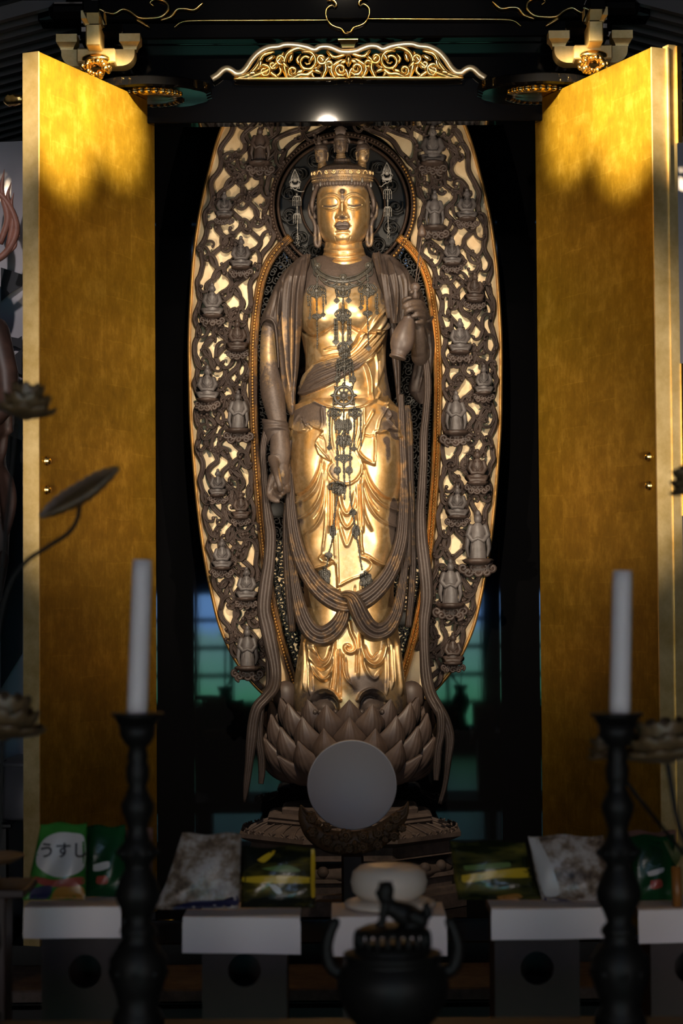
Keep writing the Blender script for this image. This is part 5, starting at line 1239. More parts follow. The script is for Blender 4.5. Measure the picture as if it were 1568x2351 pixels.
def hip_p(mb):
    for x in (660, 830): strand(mb, [(x, 130), (x, 215)], T2, 2.2); fan(mb, x + 8, 245, 110, 80, T2)
    for P in ([(745, 200), (745, 420)], [(625, 270), (630, 400), (628, 520)], [(885, 270), (884, 400), (888, 505)], [(830, 280), (832, 430), (828, 530)], [(700, 300), (700, 410)], [(790, 300), (785, 410)], [(668, 290), (680, 400)]): strand(mb, P, T2, 2.3)
    fan(mb, 710, 350, 70, 100, T2); fan(mb, 775, 350, 70, 100, T2); fan(mb, 745, 450, 110, 90, T2, True); fan(mb, 745, 485, 130, 70, T2); diamond(mb, 628, 525, 24, T2); diamond(mb, 830, 535, 26, T2)
    for x in (690, 745, 798): strand(mb, [(x, 500), (x, 620), (x + 2, 720)], T2, 2.6)
    fan(mb, 745, 615, 140, 60, T2); fan(mb, 692, 715, 50, 60, T2); fan(mb, 790, 715, 50, 60, T2)
    strand(mb, [(748, 700), (750, 830), (752, 950)], T2, 2.5); strand(mb, [(790, 740), (795, 800), (798, 930)], T2, 1.8); strand(mb, [(700, 740), (702, 810)], T2, 2)
    fan(mb, 690, 850, 150, 80, T2); fan(mb, 705, 880, 110, 70, T2)
jewel('bead_pendant', hip_p, 'tangled beaded pendant hanging before the robe')
def tail_l(mb): strand(mb, [(690, 930), (680, 1020), (668, 1120), (664, 1212)], T2, 2.2); strand(mb, [(650, 0), (645, 100), (632, 200), (608, 290), (598, 370)], T3, 2.0); fan(mb, 640, 130, 40, 90, T3); fan(mb, 608, 300, 50, 40, T3); fan(mb, 580, 430, 80, 90, T3, True); fan(mb, 585, 480, 60, 80, T3)
def tail_r(mb): strand(mb, [(798, 930), (812, 1020), (830, 1120), (840, 1212)], T2, 2.2); strand(mb, [(790, 0), (800, 100), (825, 230), (838, 320), (852, 400)], T3, 2.0); fan(mb, 805, 130, 50, 90, T3); fan(mb, 820, 1060, 50, 50, T2); fan(mb, 875, 450, 80, 70, T3, True); fan(mb, 882, 495, 90, 80, T3)
jewel('bead_strand', tail_l, 'long bead strand down the left of the robe'); jewel('bead_strand', tail_r, 'long bead strand down the right of the robe')
# ------------------------------------------------------------------ the tall boat-shaped halo behind the statue
YM = 0.27
halo = thing('mandorla_halo', (0.0, 0.30, 0.88), 'tall boat shaped halo of carved brown clouds and small figures behind the statue', 'halo')
OUT = [(120, 775), (135, 735), (160, 670), (200, 595), (240, 548), (270, 522), (290, 513), (380, 485), (480, 462), (580, 447), (680, 440), (780, 436), (880, 437), (980, 440), (1060, 446), (1160, 455), (1260, 468), (1360, 487), (1460, 515), (1530, 552), (1585, 598), (1612, 628)]
INN = [(120, 784), (200, 782), (280, 772), (303, 740), (312, 715), (330, 690), (360, 662), (400, 640), (440, 628), (480, 624), (520, 632), (548, 640), (575, 630), (600, 612), (640, 597), (690, 587), (760, 579), (860, 576), (960, 578), (1060, 583), (1160, 591), (1260, 600), (1360, 613), (1450, 632), (1520, 652), (1580, 668), (1612, 676)]
cen = lambda y: 793 + (np.asarray(y, float) - 900) * 0.006
def edge(tab, y, s_):
    x = smooth_tab(tab, y, 1); return x if s_ < 0 else 2 * cen(y) - x
yy = np.linspace(120, 1610, 46)
for s_ in (-1, 1):
    rows = []
    for y in yy:
        a, b = float(edge(OUT, y, s_)), float(edge(INN, y, s_)); rows.append((y, min(a, b), max(a, b), 7, 7))
    mb = MB(); Loft(rows, 160, 24, 12, (), n=9, Y0=YM + 0.018).add(mb)
    mb.build('panel', M['panel'], halo)['label'] = 'cream gilded back panel at the %s' % ('left' if s_ < 0 else 'right')
    mb = MB(); P = [(float(edge(OUT, y, s_)) + s_ * 1, y, 2, 4.5, 7) for y in np.linspace(130, 1605, 60)]
    ribbon(mb, P, 1, 0.1, 7, 200, YM + 0.015, 0.35, 1.0); mb.build('outer_rim', M['border'], halo)
# borders of the inner body aureole: three gilt rolls and a row of beads
AUR = [(545, 668), (560, 650), (580, 632), (605, 616), (640, 602), (690, 592), (760, 584), (860, 581), (960, 583), (1060, 588), (1160, 596), (1260, 606), (1360, 620), (1450, 640), (1520, 660), (1575, 678)]
for s_ in (-1, 1):
    pa = lambda X, Y, D, H: np.full(X.shape, 0.60 if s_ < 0 else 0.38)  # left border darker: its shadow is painted in with the wear
    mb = MB()
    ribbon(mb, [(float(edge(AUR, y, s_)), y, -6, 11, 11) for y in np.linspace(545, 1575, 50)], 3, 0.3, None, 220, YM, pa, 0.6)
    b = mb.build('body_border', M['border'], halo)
    mb = MB()
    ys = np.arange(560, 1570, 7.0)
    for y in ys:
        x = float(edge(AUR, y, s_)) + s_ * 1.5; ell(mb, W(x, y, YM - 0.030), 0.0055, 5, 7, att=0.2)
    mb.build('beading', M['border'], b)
# head disc with ring and beads
hc_ = (787, 472); mb = MB()
def hring(r, w, d, n=140):
    P = spl([(hc_[0] + r * math.cos(t), hc_[1] + r * math.sin(t), d, w, 8) for t in np.linspace(-PI / 2, 1.5 * PI, 60)], n); return [tuple(p) for p in P]
ribbon(mb, hring(163, 7, -6), 2, 0.3, None, 200, YM, 0.9); ribbon(mb, hring(148, 4, 0), 1, 0.2, None, 160, YM, 0.95); ribbon(mb, hring(96, 3, 4), 1, 0.2, None, 160, YM, 1.0)  # rings painted dark to stand for the shadow behind the head
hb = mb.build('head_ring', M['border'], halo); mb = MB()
for t in np.linspace(0, 2 * PI, 130, endpoint=False): ell(mb, W(hc_[0] + 164 * math.cos(t), hc_[1] + 164 * math.sin(t), YM - 0.028), 0.006, 5, 7, att=0.3 if math.cos(t) > 0.55 and math.sin(t) > -0.55 else 0.8)  # beads gold at the right only, the others carry painted shade
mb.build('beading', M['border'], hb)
def spiral_px(c, r0, r1, a0, turns, n=20):
    t = np.linspace(0, 1, n); a = a0 + t * turns * 2 * PI; r = r0 + (r1 - r0) * t
    return c[0] + r * np.cos(a), c[1] + r * np.sin(a)
rnd = random.Random(11); mb = MB()
for ring_r, n_ in ((122, 15), (62, 8)):
    for k in range(n_):
        a = 2 * PI * k / n_; c = (hc_[0] + ring_r * math.cos(a), hc_[1] + ring_r * math.sin(a))
        for q_ in range(3):
            x, y = spiral_px((c[0] + rnd.uniform(-6, 6), c[1] + rnd.uniform(-6, 6)), 17, 4, rnd.uniform(0, 6.3), rnd.choice([-1, 1]) * 1.1); tube(mb, W(x, y, YM + 0.004), 3.2 / 600, 6, 0.7, round_ends=True)
V = [W(hc_[0] + 150 * math.cos(t), hc_[1] + 150 * math.sin(t), YM + 0.022) for t in np.linspace(0, 2 * PI, 64, endpoint=False)]; V2 = [v + np.array([0, .008, 0]) for v in V]
mb.add(V + V2, [tuple(range(64)), tuple(range(127, 63, -1))] + [(i, (i + 1) % 64, 64 + (i + 1) % 64, 64 + i) for i in range(64)], False)
mb.build('head_disc', M['openwork'], halo)['label'] = 'dark openwork disc behind the head'
# openwork field inside the body aureole
for s_ in (-1, 1):
    mb = MB(); y = 570.0
    while y < 1560:
        e_ = float(edge(AUR, y, s_)); 
        for k in range(5):
            x = e_ - s_ * (18 + 17 * k)
            sx_, sy_ = spiral_px((x + rnd.uniform(-3, 3), y + rnd.uniform(-4, 4)), 10, 2.5, rnd.uniform(0, 6.3), rnd.choice([-1, 1]) * 1.25, 16)
            tube(mb, W(sx_, sy_, YM + 0.012), 2.4 / 600, 5, 0.7, round_ends=True)
        y += 15
    for yb in (1170, 1420): ell(mb, W(float(edge(AUR, yb, s_)) - s_ * 40, yb, YM + 0.012), (0.035, 0.006, 0.035), 8, 20)
    mb.build('body_openwork', M['openwork'], halo)['label'] = 'dark openwork foliage beside the body at the %s' % ('left' if s_ < 0 else 'right')
rows = []
for y in np.linspace(1240, 1575, 12): a = float(edge(AUR, y, -1)); rows.append((y, a, 2 * float(cen(y)) - a, 4, 4))
mb = MB(); Loft(rows, 40, 24, 10, (), n=9, Y0=YM + 0.026).add(mb); mb.build('lower_panel', M['panel'], halo)

# carved cloud vines
class Occ:
    def __init__(s): s.p = []
    def ok(s, x, y, r):
        for a, b, q_ in s.p:
            if (a - x)**2 + (b - y)**2 < (r + q_)**2: return False
        return True
FIG = {-1: [(597, 300, 372, 'st'), (515, 448, 496, 'si'), (553, 552, 612, 'si'), (487, 660, 722, 'si'), (545, 742, 800, 'si'), (476, 850, 915, 'si'), (547, 910, 985, 'st'), (500, 1085, 1135, 'si'), (553, 1136, 1186, 'si'), (510, 1246, 1302, 'si'), (566, 1312, 1372, 'si'), (568, 1452, 1530, 'st')],
       1: [(993, 300, 372, 'si'), (1072, 442, 500, 'si'), (1038, 552, 604, 'si'), (1090, 634, 688, 'si'), (1056, 742, 806, 'si'), (1111, 846, 900, 'si'), (1047, 912, 990, 'st'), (1096, 1042, 1106, 'si'), (1050, 1124, 1184, 'si'), (1097, 1190, 1284, 'st'), (1034, 1300, 1386, 'st'), (1040, 1462, 1520, 'si'), (998, 450, 520, 'st')]}
rv = random.Random(4)
def vine_band(x, y, s_):
    return (float(edge(OUT, y, s_)) - s_ * 9, float(edge(INN, y, s_)) + s_ * 6)
def curl(mb, x, y, h, turn, ln, w):
    """a scroll that unrolls from the stem: heading h, tightening to one side, ending in a knob"""
    n = 30; ds = ln / n; P = []
    for i in range(n):
        t = i / n; P.append((x, y)); h += turn * (0.010 + 0.20 * t * t) * ds; x += math.cos(h) * ds; y += math.sin(h) * ds
    tt = np.linspace(0, 1, n)
    pts = [(p[0], p[1], -3 - 5 * t, w * (1 - 0.35 * t), 9) for p, t in zip(P, tt)]
    ribbon(mb, pts, 2, 0.22, 13, n, YM - 0.006, 0.5)
    ell(mb, W(P[-1][0], P[-1][1], YM - 0.028), (w * 0.9 / 600, 0.010, w * 0.9 / 600), 6, 9, att=0.5)
for s_ in (-1, 1):
    for f_i, f0 in enumerate((0.05, 0.27, 0.50, 0.73, 0.94)):
        mb = MB(); ph = rv.uniform(0, 6.3); y = 200.0 + rv.uniform(0, 30); P = []; lam = rv.uniform(66, 92)
        yend = 1590 - 26 * f_i if f_i < 4 else 1500
        while y < yend:
            a, b = vine_band(0, y, s_); amp = 13 if f_i not in (0, 4) else 5
            wd = abs(b - a); x = a + (b - a) * f0 + min(amp, wd * 0.1) * math.sin(2 * PI * y / lam + ph) + rv.uniform(-2, 2)
            P.append((x, y, -2 + 3 * math.sin(y * 0.05 + ph), 6.2 if f_i else 6.6, 9)); y += 13
        ribbon(mb, P, 2, 0.22, 13, len(P) * 4, YM - 0.004, 0.5)
        side = 1
        for i in range(2, len(P) - 2, 2 if f_i % 2 else 3):
            x, y = P[i][:2]; a, b = vine_band(0, y, s_); lo, hi = min(a, b), max(a, b)
            for rep in range(2 if rv.random() < 0.4 else 1):
                side = -side; h = (PI / 2 if rv.random() < 0.6 else -PI / 2) + rv.uniform(-0.25, 0.25); tr_ = side * (1 if h > 0 else -1)
                ln = rv.uniform(40, 66)
                xe = x + (-side) * ln * 0.35
                if lo + 4 < xe < hi - 4: curl(mb, x, y, h, tr_, ln, rv.uniform(4.2, 5.6))
        mb.build('scroll_vine', M['vine'], halo)

# small figures seated or standing on clouds
def figure(cx, y0, y1, kind, s_, idx):
    r_ = random.Random(idx * 7 + (3 if s_ > 0 else 1)); y0 -= 0.12 * (y1 - y0); h = (y1 - y0); Y_ = YM - 0.045
    P = lambda x, y, d=0: W(cx + x, y, Y_ + d / 600)
    u = h / 57.0; mb = MB(); px = 1 / 600.0
    if kind == 'si':
        hd = y0 + 9 * u
        ell(mb, P(0, hd), np.array((6.4, 6.5, 8.0)) * u * px, 10, 14); ell(mb, P(0, hd - 8 * u), np.array((4, 4, 4.5)) * u * px, 6, 9)
        for q_ in (-1, 1): ell(mb, P(q_ * 6 * u, hd + 1 * u), np.array((1.2, 2, 3)) * u * px, 5, 6)
        ell(mb, P(0, hd + 1.5 * u, -6.5 * u), np.array((1.4, 1.6, 2.4)) * u * px, 5, 6)
        tube(mb, [P(0, hd + 6 * u), P(0, hd + 15 * u), P(0, hd + 28 * u), P(0, hd + 38 * u)], np.array([4.5, 12, 11, 15]) * u * px, 14, 0.75, round_ends=True)
        for q_ in (-1, 1):
            tube(mb, [P(q_ * 11 * u, hd + 13 * u, -1), P(q_ * 15 * u, hd + 24 * u, -4), P(q_ * 9 * u, hd + 32 * u, -11), P(q_ * 1 * u, hd + 31 * u, -13)], np.array([5, 5, 4, 3]) * u * px, 9, round_ends=True)
            tube(mb, [P(q_ * 4 * u, hd + 40 * u, -2), P(q_ * 18 * u, hd + 42 * u, -6), P(q_ * 12 * u, hd + 45 * u, -15), P(-q_ * 4 * u, hd + 44 * u, -15)], np.array([7, 6.5, 5.5, 4]) * u * px, 10, round_ends=True)
            for k in range(3): tube(mb, [P(q_ * (3 + 3 * k) * u, hd + 10 * u, -8 - k), P(q_ * (2 + 2.5 * k) * u, hd + 20 * u, -10), P(-q_ * 3 * u, hd + 30 * u, -10)], 1.0 * u * px, 5)
        base = y1
    else:
        hd = y0 + 7 * u * 1.0
        ell(mb, P(0, hd), np.array((5.2, 5.4, 6.5)) * u * px, 10, 14); ell(mb, P(0, hd - 7 * u), np.array((3.4, 3.4, 4.5)) * u * px, 6, 9)
        tube(mb, [P(0, hd + 5 * u), P(0, hd + 11 * u), P(0, hd + 22 * u), P(0, hd + 38 * u), P(0, hd + 50 * u)], np.array([3.6, 9.5, 9, 10.5, 11.5]) * u * px, 14, 0.75, round_ends=True)
        for q_ in (-1, 1):
            tube(mb, [P(q_ * 9 * u, hd + 10 * u, -1), P(q_ * 12.5 * u, hd + 20 * u, -3), P(q_ * 6 * u, hd + 27 * u, -9), P(q_ * 0.5 * u, hd + 24 * u, -11)], np.array([4, 4, 3.3, 2.4]) * u * px, 9, round_ends=True)
            tube(mb, [P(q_ * 12 * u, hd + 22 * u, -2), P(q_ * 14 * u, hd + 36 * u, -1), P(q_ * 12 * u, hd + 46 * u, 0)], np.array([3.5, 3, 1.4]) * u * px, 8, round_ends=True)
            tube(mb, [P(q_ * 4.5 * u, hd + 42 * u, -3), P(q_ * 5 * u, hd + 51 * u, -4), P(q_ * 6 * u, hd + 53 * u, -8)], np.array([4.4, 3.4, 2.6]) * u * px, 8, round_ends=True)
        for k in range(-2, 3): tube(mb, [P(k * 2.4 * u, hd + 24 * u, -8), P(k * 3.4 * u, hd + 38 * u, -8.5), P(k * 4 * u, hd + 49 * u, -8)], 1.0 * u * px, 5)
        base = y1
    f = mb.build('attendant_figure', M['figure'] if (idx + (s_ > 0)) % 4 else M['vine'], halo)
    mb = MB()
    lathe(mb, [(8 * u * px, -7 * u * px), (17 * u * px, -4 * u * px), (20 * u * px, 0), (16 * u * px, 2 * u * px)], 24, Matrix.Translation(P(0, base + 1 * u, -5)), lobes=(0.06, 9))
    mb.build('lotus_seat', M['vine'], f)
    mb = MB()
    for k in range(7):
        x = (k - 3) * 6 * u; sx_, sy_ = spiral_px((cx + x, base + (11 + 5 * (k % 2)) * u), 6.5 * u, 1.5 * u, r_.uniform(0, 6.3), r_.choice([-1, 1]) * 1.2, 14)
        tube(mb, W(sx_, sy_, Y_ - 0.004), 2.6 * u * px, 6, 1.2, round_ends=True)
    ell(mb, P(0, base + 13 * u, 6), np.array((17, 8, 8)) * u * px, 8, 14)
    mb.build('cloud', M['vine'], f)
for s_ in (-1, 1):
    for i, (cx, a, b, k) in enumerate(FIG[s_]): figure(cx, a, b, k, s_, i)
# ------------------------------------------------------------------ bottle held in the raised hand
vb = Vector(W(*T1([(1184, 935)])[0], YB - 168 / 600)); vt = Vector(W(*T1([(1292, 560)])[0], YB - 160 / 600))
ax = (vt - vb); Lv = ax.length; q_ = ax.to_track_quat('Z', 'Y').to_matrix().to_4x4()
vase = thing('water_bottle', vb, 'grey slender bottle held in the statue\'s raised hand', 'bottle')
s1 = 1 / 3.5636 / 600
mb = MB(); prof = [(40, 4), (64, 0), (68, 6), (66, 16), (58, 24), (60, 30), (64, 36), (62, 44), (72, 60), (88, 100), (93, 140), (90, 180), (80, 230), (66, 275), (50, 315), (44, 330), (46, 338), (40, 346), (36, 380), (34, Lv / s1 - 10), (44, Lv / s1 + 4), (40, Lv / s1 + 14), (20, Lv / s1 + 16)]
lathe(mb, [(r * s1, h * s1) for r, h in prof], 40, Matrix.Translation(vb) @ q_); mb.build('bottle_body', M['oldbottle'], vase)['label'] = 'swelling grey bottle with a ringed foot'
mb = MB()
p = W(*T1([(1330, 352)])[0], YB - 160 / 600); ell(mb, p, (0.019, 0.018, 0.017), 12, 18); lathe(mb, [(0.007, -0.045), (0.011, -0.03), (0.008, -0.018), (0.016, -0.008)], 16, Matrix.Translation(p))
mb.build('stopper', M['oldbottle'], vase)
mb = MB(); d = YB - 0.25
Q = spl([T1([(1330, 330)])[0], (960, 600), (966, 560), (969, 545)], 24); tube(mb, W(Q[:, 0], Q[:, 1], d), 0.0025, 8)
Q = spl([T1([(1345, 320)])[0], T1([(1385, 130)])[0], (974, 585)], 16); tube(mb, W(Q[:, 0], Q[:, 1], d), np.linspace(0.0022, 0.0010, 16), 6)
st = mb.build('lotus_stem', M['vine'], vase)
mb = MB(); lathe(mb, [(0.003, -0.014), (0.013, -0.008), (0.0165, 0.0), (0.015, 0.010), (0.010, 0.022), (0.004, 0.031), (0.001, 0.036)], 20, Matrix.Translation(W(969, 537, d)), lobes=(0.05, 6)); mb.build('lotus_bud', M['vine'], st)

# ------------------------------------------------------------------ lotus seat
lc = W(802, 1690, 0.0); LX = float(lc[0])
lotus = thing('lotus_pedestal', (LX, 0.0, float(W(802, 1860, 0)[2])), 'round brown lotus flower pedestal of ribbed petals under the statue', 'pedestal')
zf = lambda py, r: float(W(802, py, -r)[2])
def petal_mesh(rb, zb, rt, zt, hw, bulge, flare):
    nu, nv = 26, 23; u = np.linspace(0, 1, nu); v = np.linspace(-1, 1, nv)
    r0 = np.array([rb, zb]); r1 = np.array([rt, zt]); dd = r1 - r0; nn = np.array([dd[1], -dd[0]]); nn /= np.linalg.norm(nn); ctrl = (r0 + r1) / 2 + nn * bulge * 2
    C = ((1 - u)**2)[:, None] * r0 + (2 * u * (1 - u))[:, None] * ctrl + (u**2)[:, None] * r1
    T = np.gradient(C, axis=0); T /= np.linalg.norm(T, axis=1, keepdims=True); Nn = np.stack([T[:, 1], -T[:, 0]], -1)
    wd = hw * np.where(u < 0.45, 0.55 + 0.45 * np.sin(PI / 2 * u / 0.45), np.clip(1 - (np.maximum(u - 0.45, 0) / 0.55)**1.9, 0, 1)) + 0.0006
    U, Vv = np.meshgrid(u, v, indexing='ij')
    lat = wd[:, None] * Vv; dep = -0.75 * wd[:, None] * Vv**2 + 0.0036 * np.cos(Vv * PI * 7) * np.clip(1 - U, 0.2, 1) * np.clip(U * 4, 0, 1) + 0.004 * np.exp(-((U - 0.97) / 0.05)**2) * np.exp(-(Vv / 0.4)**2)
    outr = C[:, 0][:, None] + Nn[:, 0][:, None] * dep; outz = C[:, 1][:, None] + Nn[:, 1][:, None] * dep
    A = np.stack([lat, -outr, outz], -1); B = np.stack([lat * 0.96, -(outr - Nn[:, 0][:, None] * 0.010), outz - Nn[:, 1][:, None] * 0.010], -1)
    V = np.concatenate([A.reshape(-1, 3), B.reshape(-1, 3)]); f = grid_faces(nu, nv); k = nu * nv
    f = f + [tuple(i + k for i in q_)[::-1] for q_ in f]
    bd = [i * nv for i in range(nu)] + [(nu - 1) * nv + j for j in range(1, nv)] + [i * nv + nv - 1 for i in range(nu - 2, -1, -1)] + [j for j in range(nv - 2, 0, -1)]
    f += [(bd[i], bd[(i + 1) % len(bd)], bd[(i + 1) % len(bd)] + k, bd[i] + k) for i in range(len(bd))]
    m_ = MB(); m_.add(V, f, True); return m_.mesh('petal')
px = 1 / 600.0
ROWS = [  # tip py, tip radius px, base py, base radius px, half width px, bulge px, angle offset
    (1606, 170, 1690, 150, 33, 14, 0.0), (1616, 180, 1710, 160, 36, 18, 0.5), (1645, 192, 1745, 166, 37, 22, 0.0), (1672, 202, 1775, 158, 38, 24, 0.5), (1702, 210, 1795, 140, 38, 26, 0.0), (1740, 212, 1806, 112, 37, 24, 0.5)]
for tp, rt, bp, rb, hw, bu, off in ROWS:
    me = petal_mesh(rb * px, zf(bp, rb * px), rt * px, zf(tp, rt * px), hw * px, bu * px, 0)
    for k in range(11):
        o = bpy.data.objects.new('petal', me)
        if not me.materials: me.materials.append(M['lotus'])
        COL.objects.link(o); o.parent = lotus; o.matrix_parent_inverse = wm(lotus).inverted()
        o.location = (LX, 0, 0); o.rotation_euler = (0, 0, 2 * PI * (k + off) / 11)
mb = MB(); FZ = float(feet[2])
lathe(mb, [(0.09, zf(1815, .1)), (0.17, zf(1806, .2)), (0.23, zf(1780, .23)), (0.262, zf(1735, .26)), (0.262, zf(1680, .26)), (0.25, FZ - 0.03), (0.245, FZ - 0.012), (0.02, FZ - 0.010)], 48, Matrix.Translation((LX, 0, 0)))
mb.build('seed_pod', M['lotus'], lotus)
mb = MB(); lathe(mb, [(0.12, float(W(802, 1868, 0)[2])), (0.10, zf(1840, .1)), (0.09, zf(1812, .1))], 32, Matrix.Translation((LX, 0, 0))); mb.build('stem', M['lacquer_dull'], lotus)
# round bosses at the back of the lotus beside the robe
for x in (656, 945):
    mb = MB(); ell(mb, W(x, 1600, 0.02), (0.050, 0.040, 0.062), 12, 20); mb.build('back_boss', M['lotus'], lotus)

# ------------------------------------------------------------------ tiered base under the lotus
ZP = lambda py, r=0.4: float(W(802, py, -r)[2])
pl_ = thing('tiered_plinth', (LX, 0.0, 0.39), 'dusty carved wooden plinth in tiers below the lotus, behind the round mirror', 'plinth')
def octa(name, rows, m_=M['plinth'], seg=8, lob=None):
    mb = MB(); lathe(mb, [(r * px, z) for r, z in rows], seg, Matrix.Translation((LX, 0, 0)) @ Matrix.Rotation(PI / 8 if seg == 8 else 0, 4, 'Z'), seg > 8, 0.0, lob); return mb.build(name, m_, pl_)
octa('top_tier', [(60, ZP(1862, .25)), (160, ZP(1862, .25)), (166, ZP(1866, .25)), (164, ZP(1880, .25)), (60, ZP(1882, .25))])
octa('cushion_tier', [(60, ZP(1880, .3)), (188, ZP(1880, .3)), (200, ZP(1886, .3)), (196, ZP(1891, .3)), (201, ZP(1896, .3)), (192, ZP(1904, .3)), (60, ZP(1906, .3))])
octa('leaf_tier', [(60, ZP(1900, .33)), (178, ZP(1901, .33)), (205, ZP(1912, .35)), (235, ZP(1928, .38)), (240, ZP(1938, .38)), (60, ZP(1940, .38))], M['plinth'], 64, (0.018, 20))
mb = MB(); rr = random.Random(3)
for k in range(40):
    a = 2 * PI * k / 40; r = 240 * px
    for j in range(2):
        t = np.linspace(0, 1, 14); th = a + (j - .5) * 0.07; sg = 1 if j else -1; aa = t * 2.4 * PI + PI / 2
        rad = 9 * (1 - 0.75 * t) * px; X = LX + (r + 0.006) * np.cos(th + sg * rad * np.cos(aa) / r); Yy = (r + 0.006) * np.sin(th + sg * rad * np.cos(aa) / r); Z = ZP(1930, .39) + rad * np.sin(aa)
        tube(mb, np.stack([X, Yy, Z], -1), 2.6 * px, 5, round_ends=True)
    tube(mb, [(LX + q_[0] * px * math.cos(a + q_[2]), q_[0] * px * math.sin(a + q_[2]), ZP(q_[1], .36)) for q_ in ((182, 1903, 0), (206, 1911, .02), (226, 1921, .05), (238, 1930, .07))], np.array([1.5, 2.4, 2.6, 1.6]) * px, 6)
mb.build('leaf_scroll', M['plinth'], pl_)
octa('upper_slab', [(60, ZP(1932, .41)), (252, ZP(1932, .41)), (268, ZP(1930, .43)), (268, ZP(1940, .43)), (256, ZP(1945, .42)), (240, ZP(1950, .4)), (240, ZP(1975, .4)), (250, ZP(1980, .41)), (60, ZP(1984, .41))])
octa('waist', [(60, ZP(1975, .33)), (195, ZP(1975, .33)), (195, ZP(2000, .33)), (60, ZP(2002, .33))], M['lacquer_dull'])
octa('petal_tier', [(60, ZP(1985, .36)), (190, ZP(1986, .34)), (222, ZP(1995, .37)), (240, ZP(2012, .4)), (236, ZP(2024, .4)), (60, ZP(2026, .4))], M['plinth'], 64, (0.02, 16))
octa('lower_slab', [(60, ZP(2022, .42)), (252, ZP(2022, .42)), (256, ZP(2030, .42)), (246, ZP(2034, .41)), (246, ZP(2054, .41)), (262, ZP(2058, .43)), (264, ZP(2068, .43)), (60, ZP(2070, .43))])
octa('foot_slab', [(60, ZP(2066, .43)), (262, ZP(2066, .43)), (280, ZP(2072, .45)), (280, 0.392), (60, 0.39)])
for k in range(24):
    a = 2 * PI * k / 24
    ell(MB(), (LX + 232 * px * math.cos(a), 232 * px * math.sin(a), ZP(2005, .4)), (0.022, 0.022, 0.022), 7, 10).build('petal_boss', M['plinth'], pl_)

# ------------------------------------------------------------------ round mirror on a carved cloud stand
YR = -0.90; sR = (8 + YR) / 4800.0
T5 = tr(540, 1840, 3.0154)
mz = float(W(808, 1802, YR)[2]); mx = float(W(808, 1802, YR)[0])
stand = thing('mirror_stand', (mx, YR, 0.31), 'brown carved cloud crescent stand cradling the round mirror', 'stand')
mir_ = MB(); Mm = Matrix.Translation((mx, YR, mz)) @ Matrix.Rotation(math.radians(90), 4, 'X')
lathe(mir_, [(0.02, -0.012), (0.147, -0.012), (0.152, -0.008), (0.152, 0.006), (0.1495, 0.009), (0.146, 0.007), (0.02, 0.007)], 72, Mm)
tag(mir_.build('round_mirror', M['mirror']), 'frosted grey round mirror resting in the carved crescent stand', 'mirror')
mb = MB()
cr = [(452, 22, 4, 8), (466, 70, 30, 22), (492, 138, 50, 34), (545, 215, 66, 42), (645, 272, 80, 46), (760, 288, 84, 48), (880, 280, 82, 48), (995, 238, 78, 46), (1085, 168, 66, 42), (1150, 95, 46, 32), (1186, 40, 20, 18), (1196, 0, 4, 8)]
P = [tuple(T5([c[:2]])[0]) + (4, c[2] / 3.0154, c[3] / 3.0154) for c in cr]
def ribbonS(mb, pts, ridges, amp, seg, n, Y0, back):      # same sweep, at the mirror's own distance
    k = 600.0 * sR
    ribbon(mb, [(a, b, d * k, w, t * k) for a, b, d, w, t in pts], ridges, amp, seg, n, Y0, 0, back)
ribbonS(mb, P, 1, 0.15, 15, 90, YR - 0.0, 1.0)
cres = mb.build('crescent', M['standwood'], stand)
mb = MB()
for i, (x, y, r) in enumerate([(530, 118, 40), (535, 215, 40), (632, 182, 36), (632, 272, 44), (712, 326, 34), (762, 238, 50), (790, 330, 34), (886, 238, 42), (884, 316, 42), (990, 218, 42), (985, 300, 40), (1058, 176, 38), (1112, 118, 42), (1100, 238, 40), (1156, 186, 30), (1040, 262, 26), (575, 150, 24), (695, 250, 24), (830, 290, 22), (940, 275, 22)]):
    cx, cy = T5([(x, y)])[0]; R_ = r / 3.0154 * sR; c = np.array(W(cx, cy, YR - 0.034))
    for k in range(6):
        a = 2 * PI * k / 6 + i; ell(mb, c + np.array([R_ * .62 * math.cos(a), 0.004, R_ * .62 * math.sin(a)]), (R_ * .42, 0.010, R_ * .42), 6, 10)
    t = np.linspace(0, 1, 22); aa = i + t * 2.2 * 2 * PI * (1 if i % 2 else -1) * 0.8; rr_ = R_ * 0.66 * (1 - 0.85 * t)
    tube(mb, c + np.stack([rr_ * np.cos(aa), -0.006 - 0.004 * t, rr_ * np.sin(aa)], -1), 0.0034, 6, round_ends=True); ell(mb, c + np.array([0, -0.010, 0]), 0.005, 6, 8)
for pts in ([(456, 30), (470, 80), (510, 110), (545, 80)], [(462, 30), (500, 70), (530, 75)], [(1190, 10), (1160, 60), (1120, 70)], [(1192, 20), (1180, 90), (1150, 120)]):
    Q = spl(T5(pts), 16); tube(mb, W(Q[:, 0], Q[:, 1], YR - 0.026), np.linspace(.002, .005, 16), 6, round_ends=True)
mb.build('cloud_relief', M['standwood'], cres)
mb = MB(); zb_ = 0.312; ztop = float(W(818, 1960, YR)[2])
box(mb, (mx, YR, (zb_ + ztop) / 2), (0.075, 0.045, ztop - zb_), 0.008)
lathe(mb, [(0.11, zb_), (0.11, zb_ + 0.02), (0.085, zb_ + 0.035), (0.06, zb_ + 0.06), (0.05, zb_ + 0.09)], 32, Matrix.Translation((mx, YR, 0)))
mb.build('post', M['redwood'], stand)
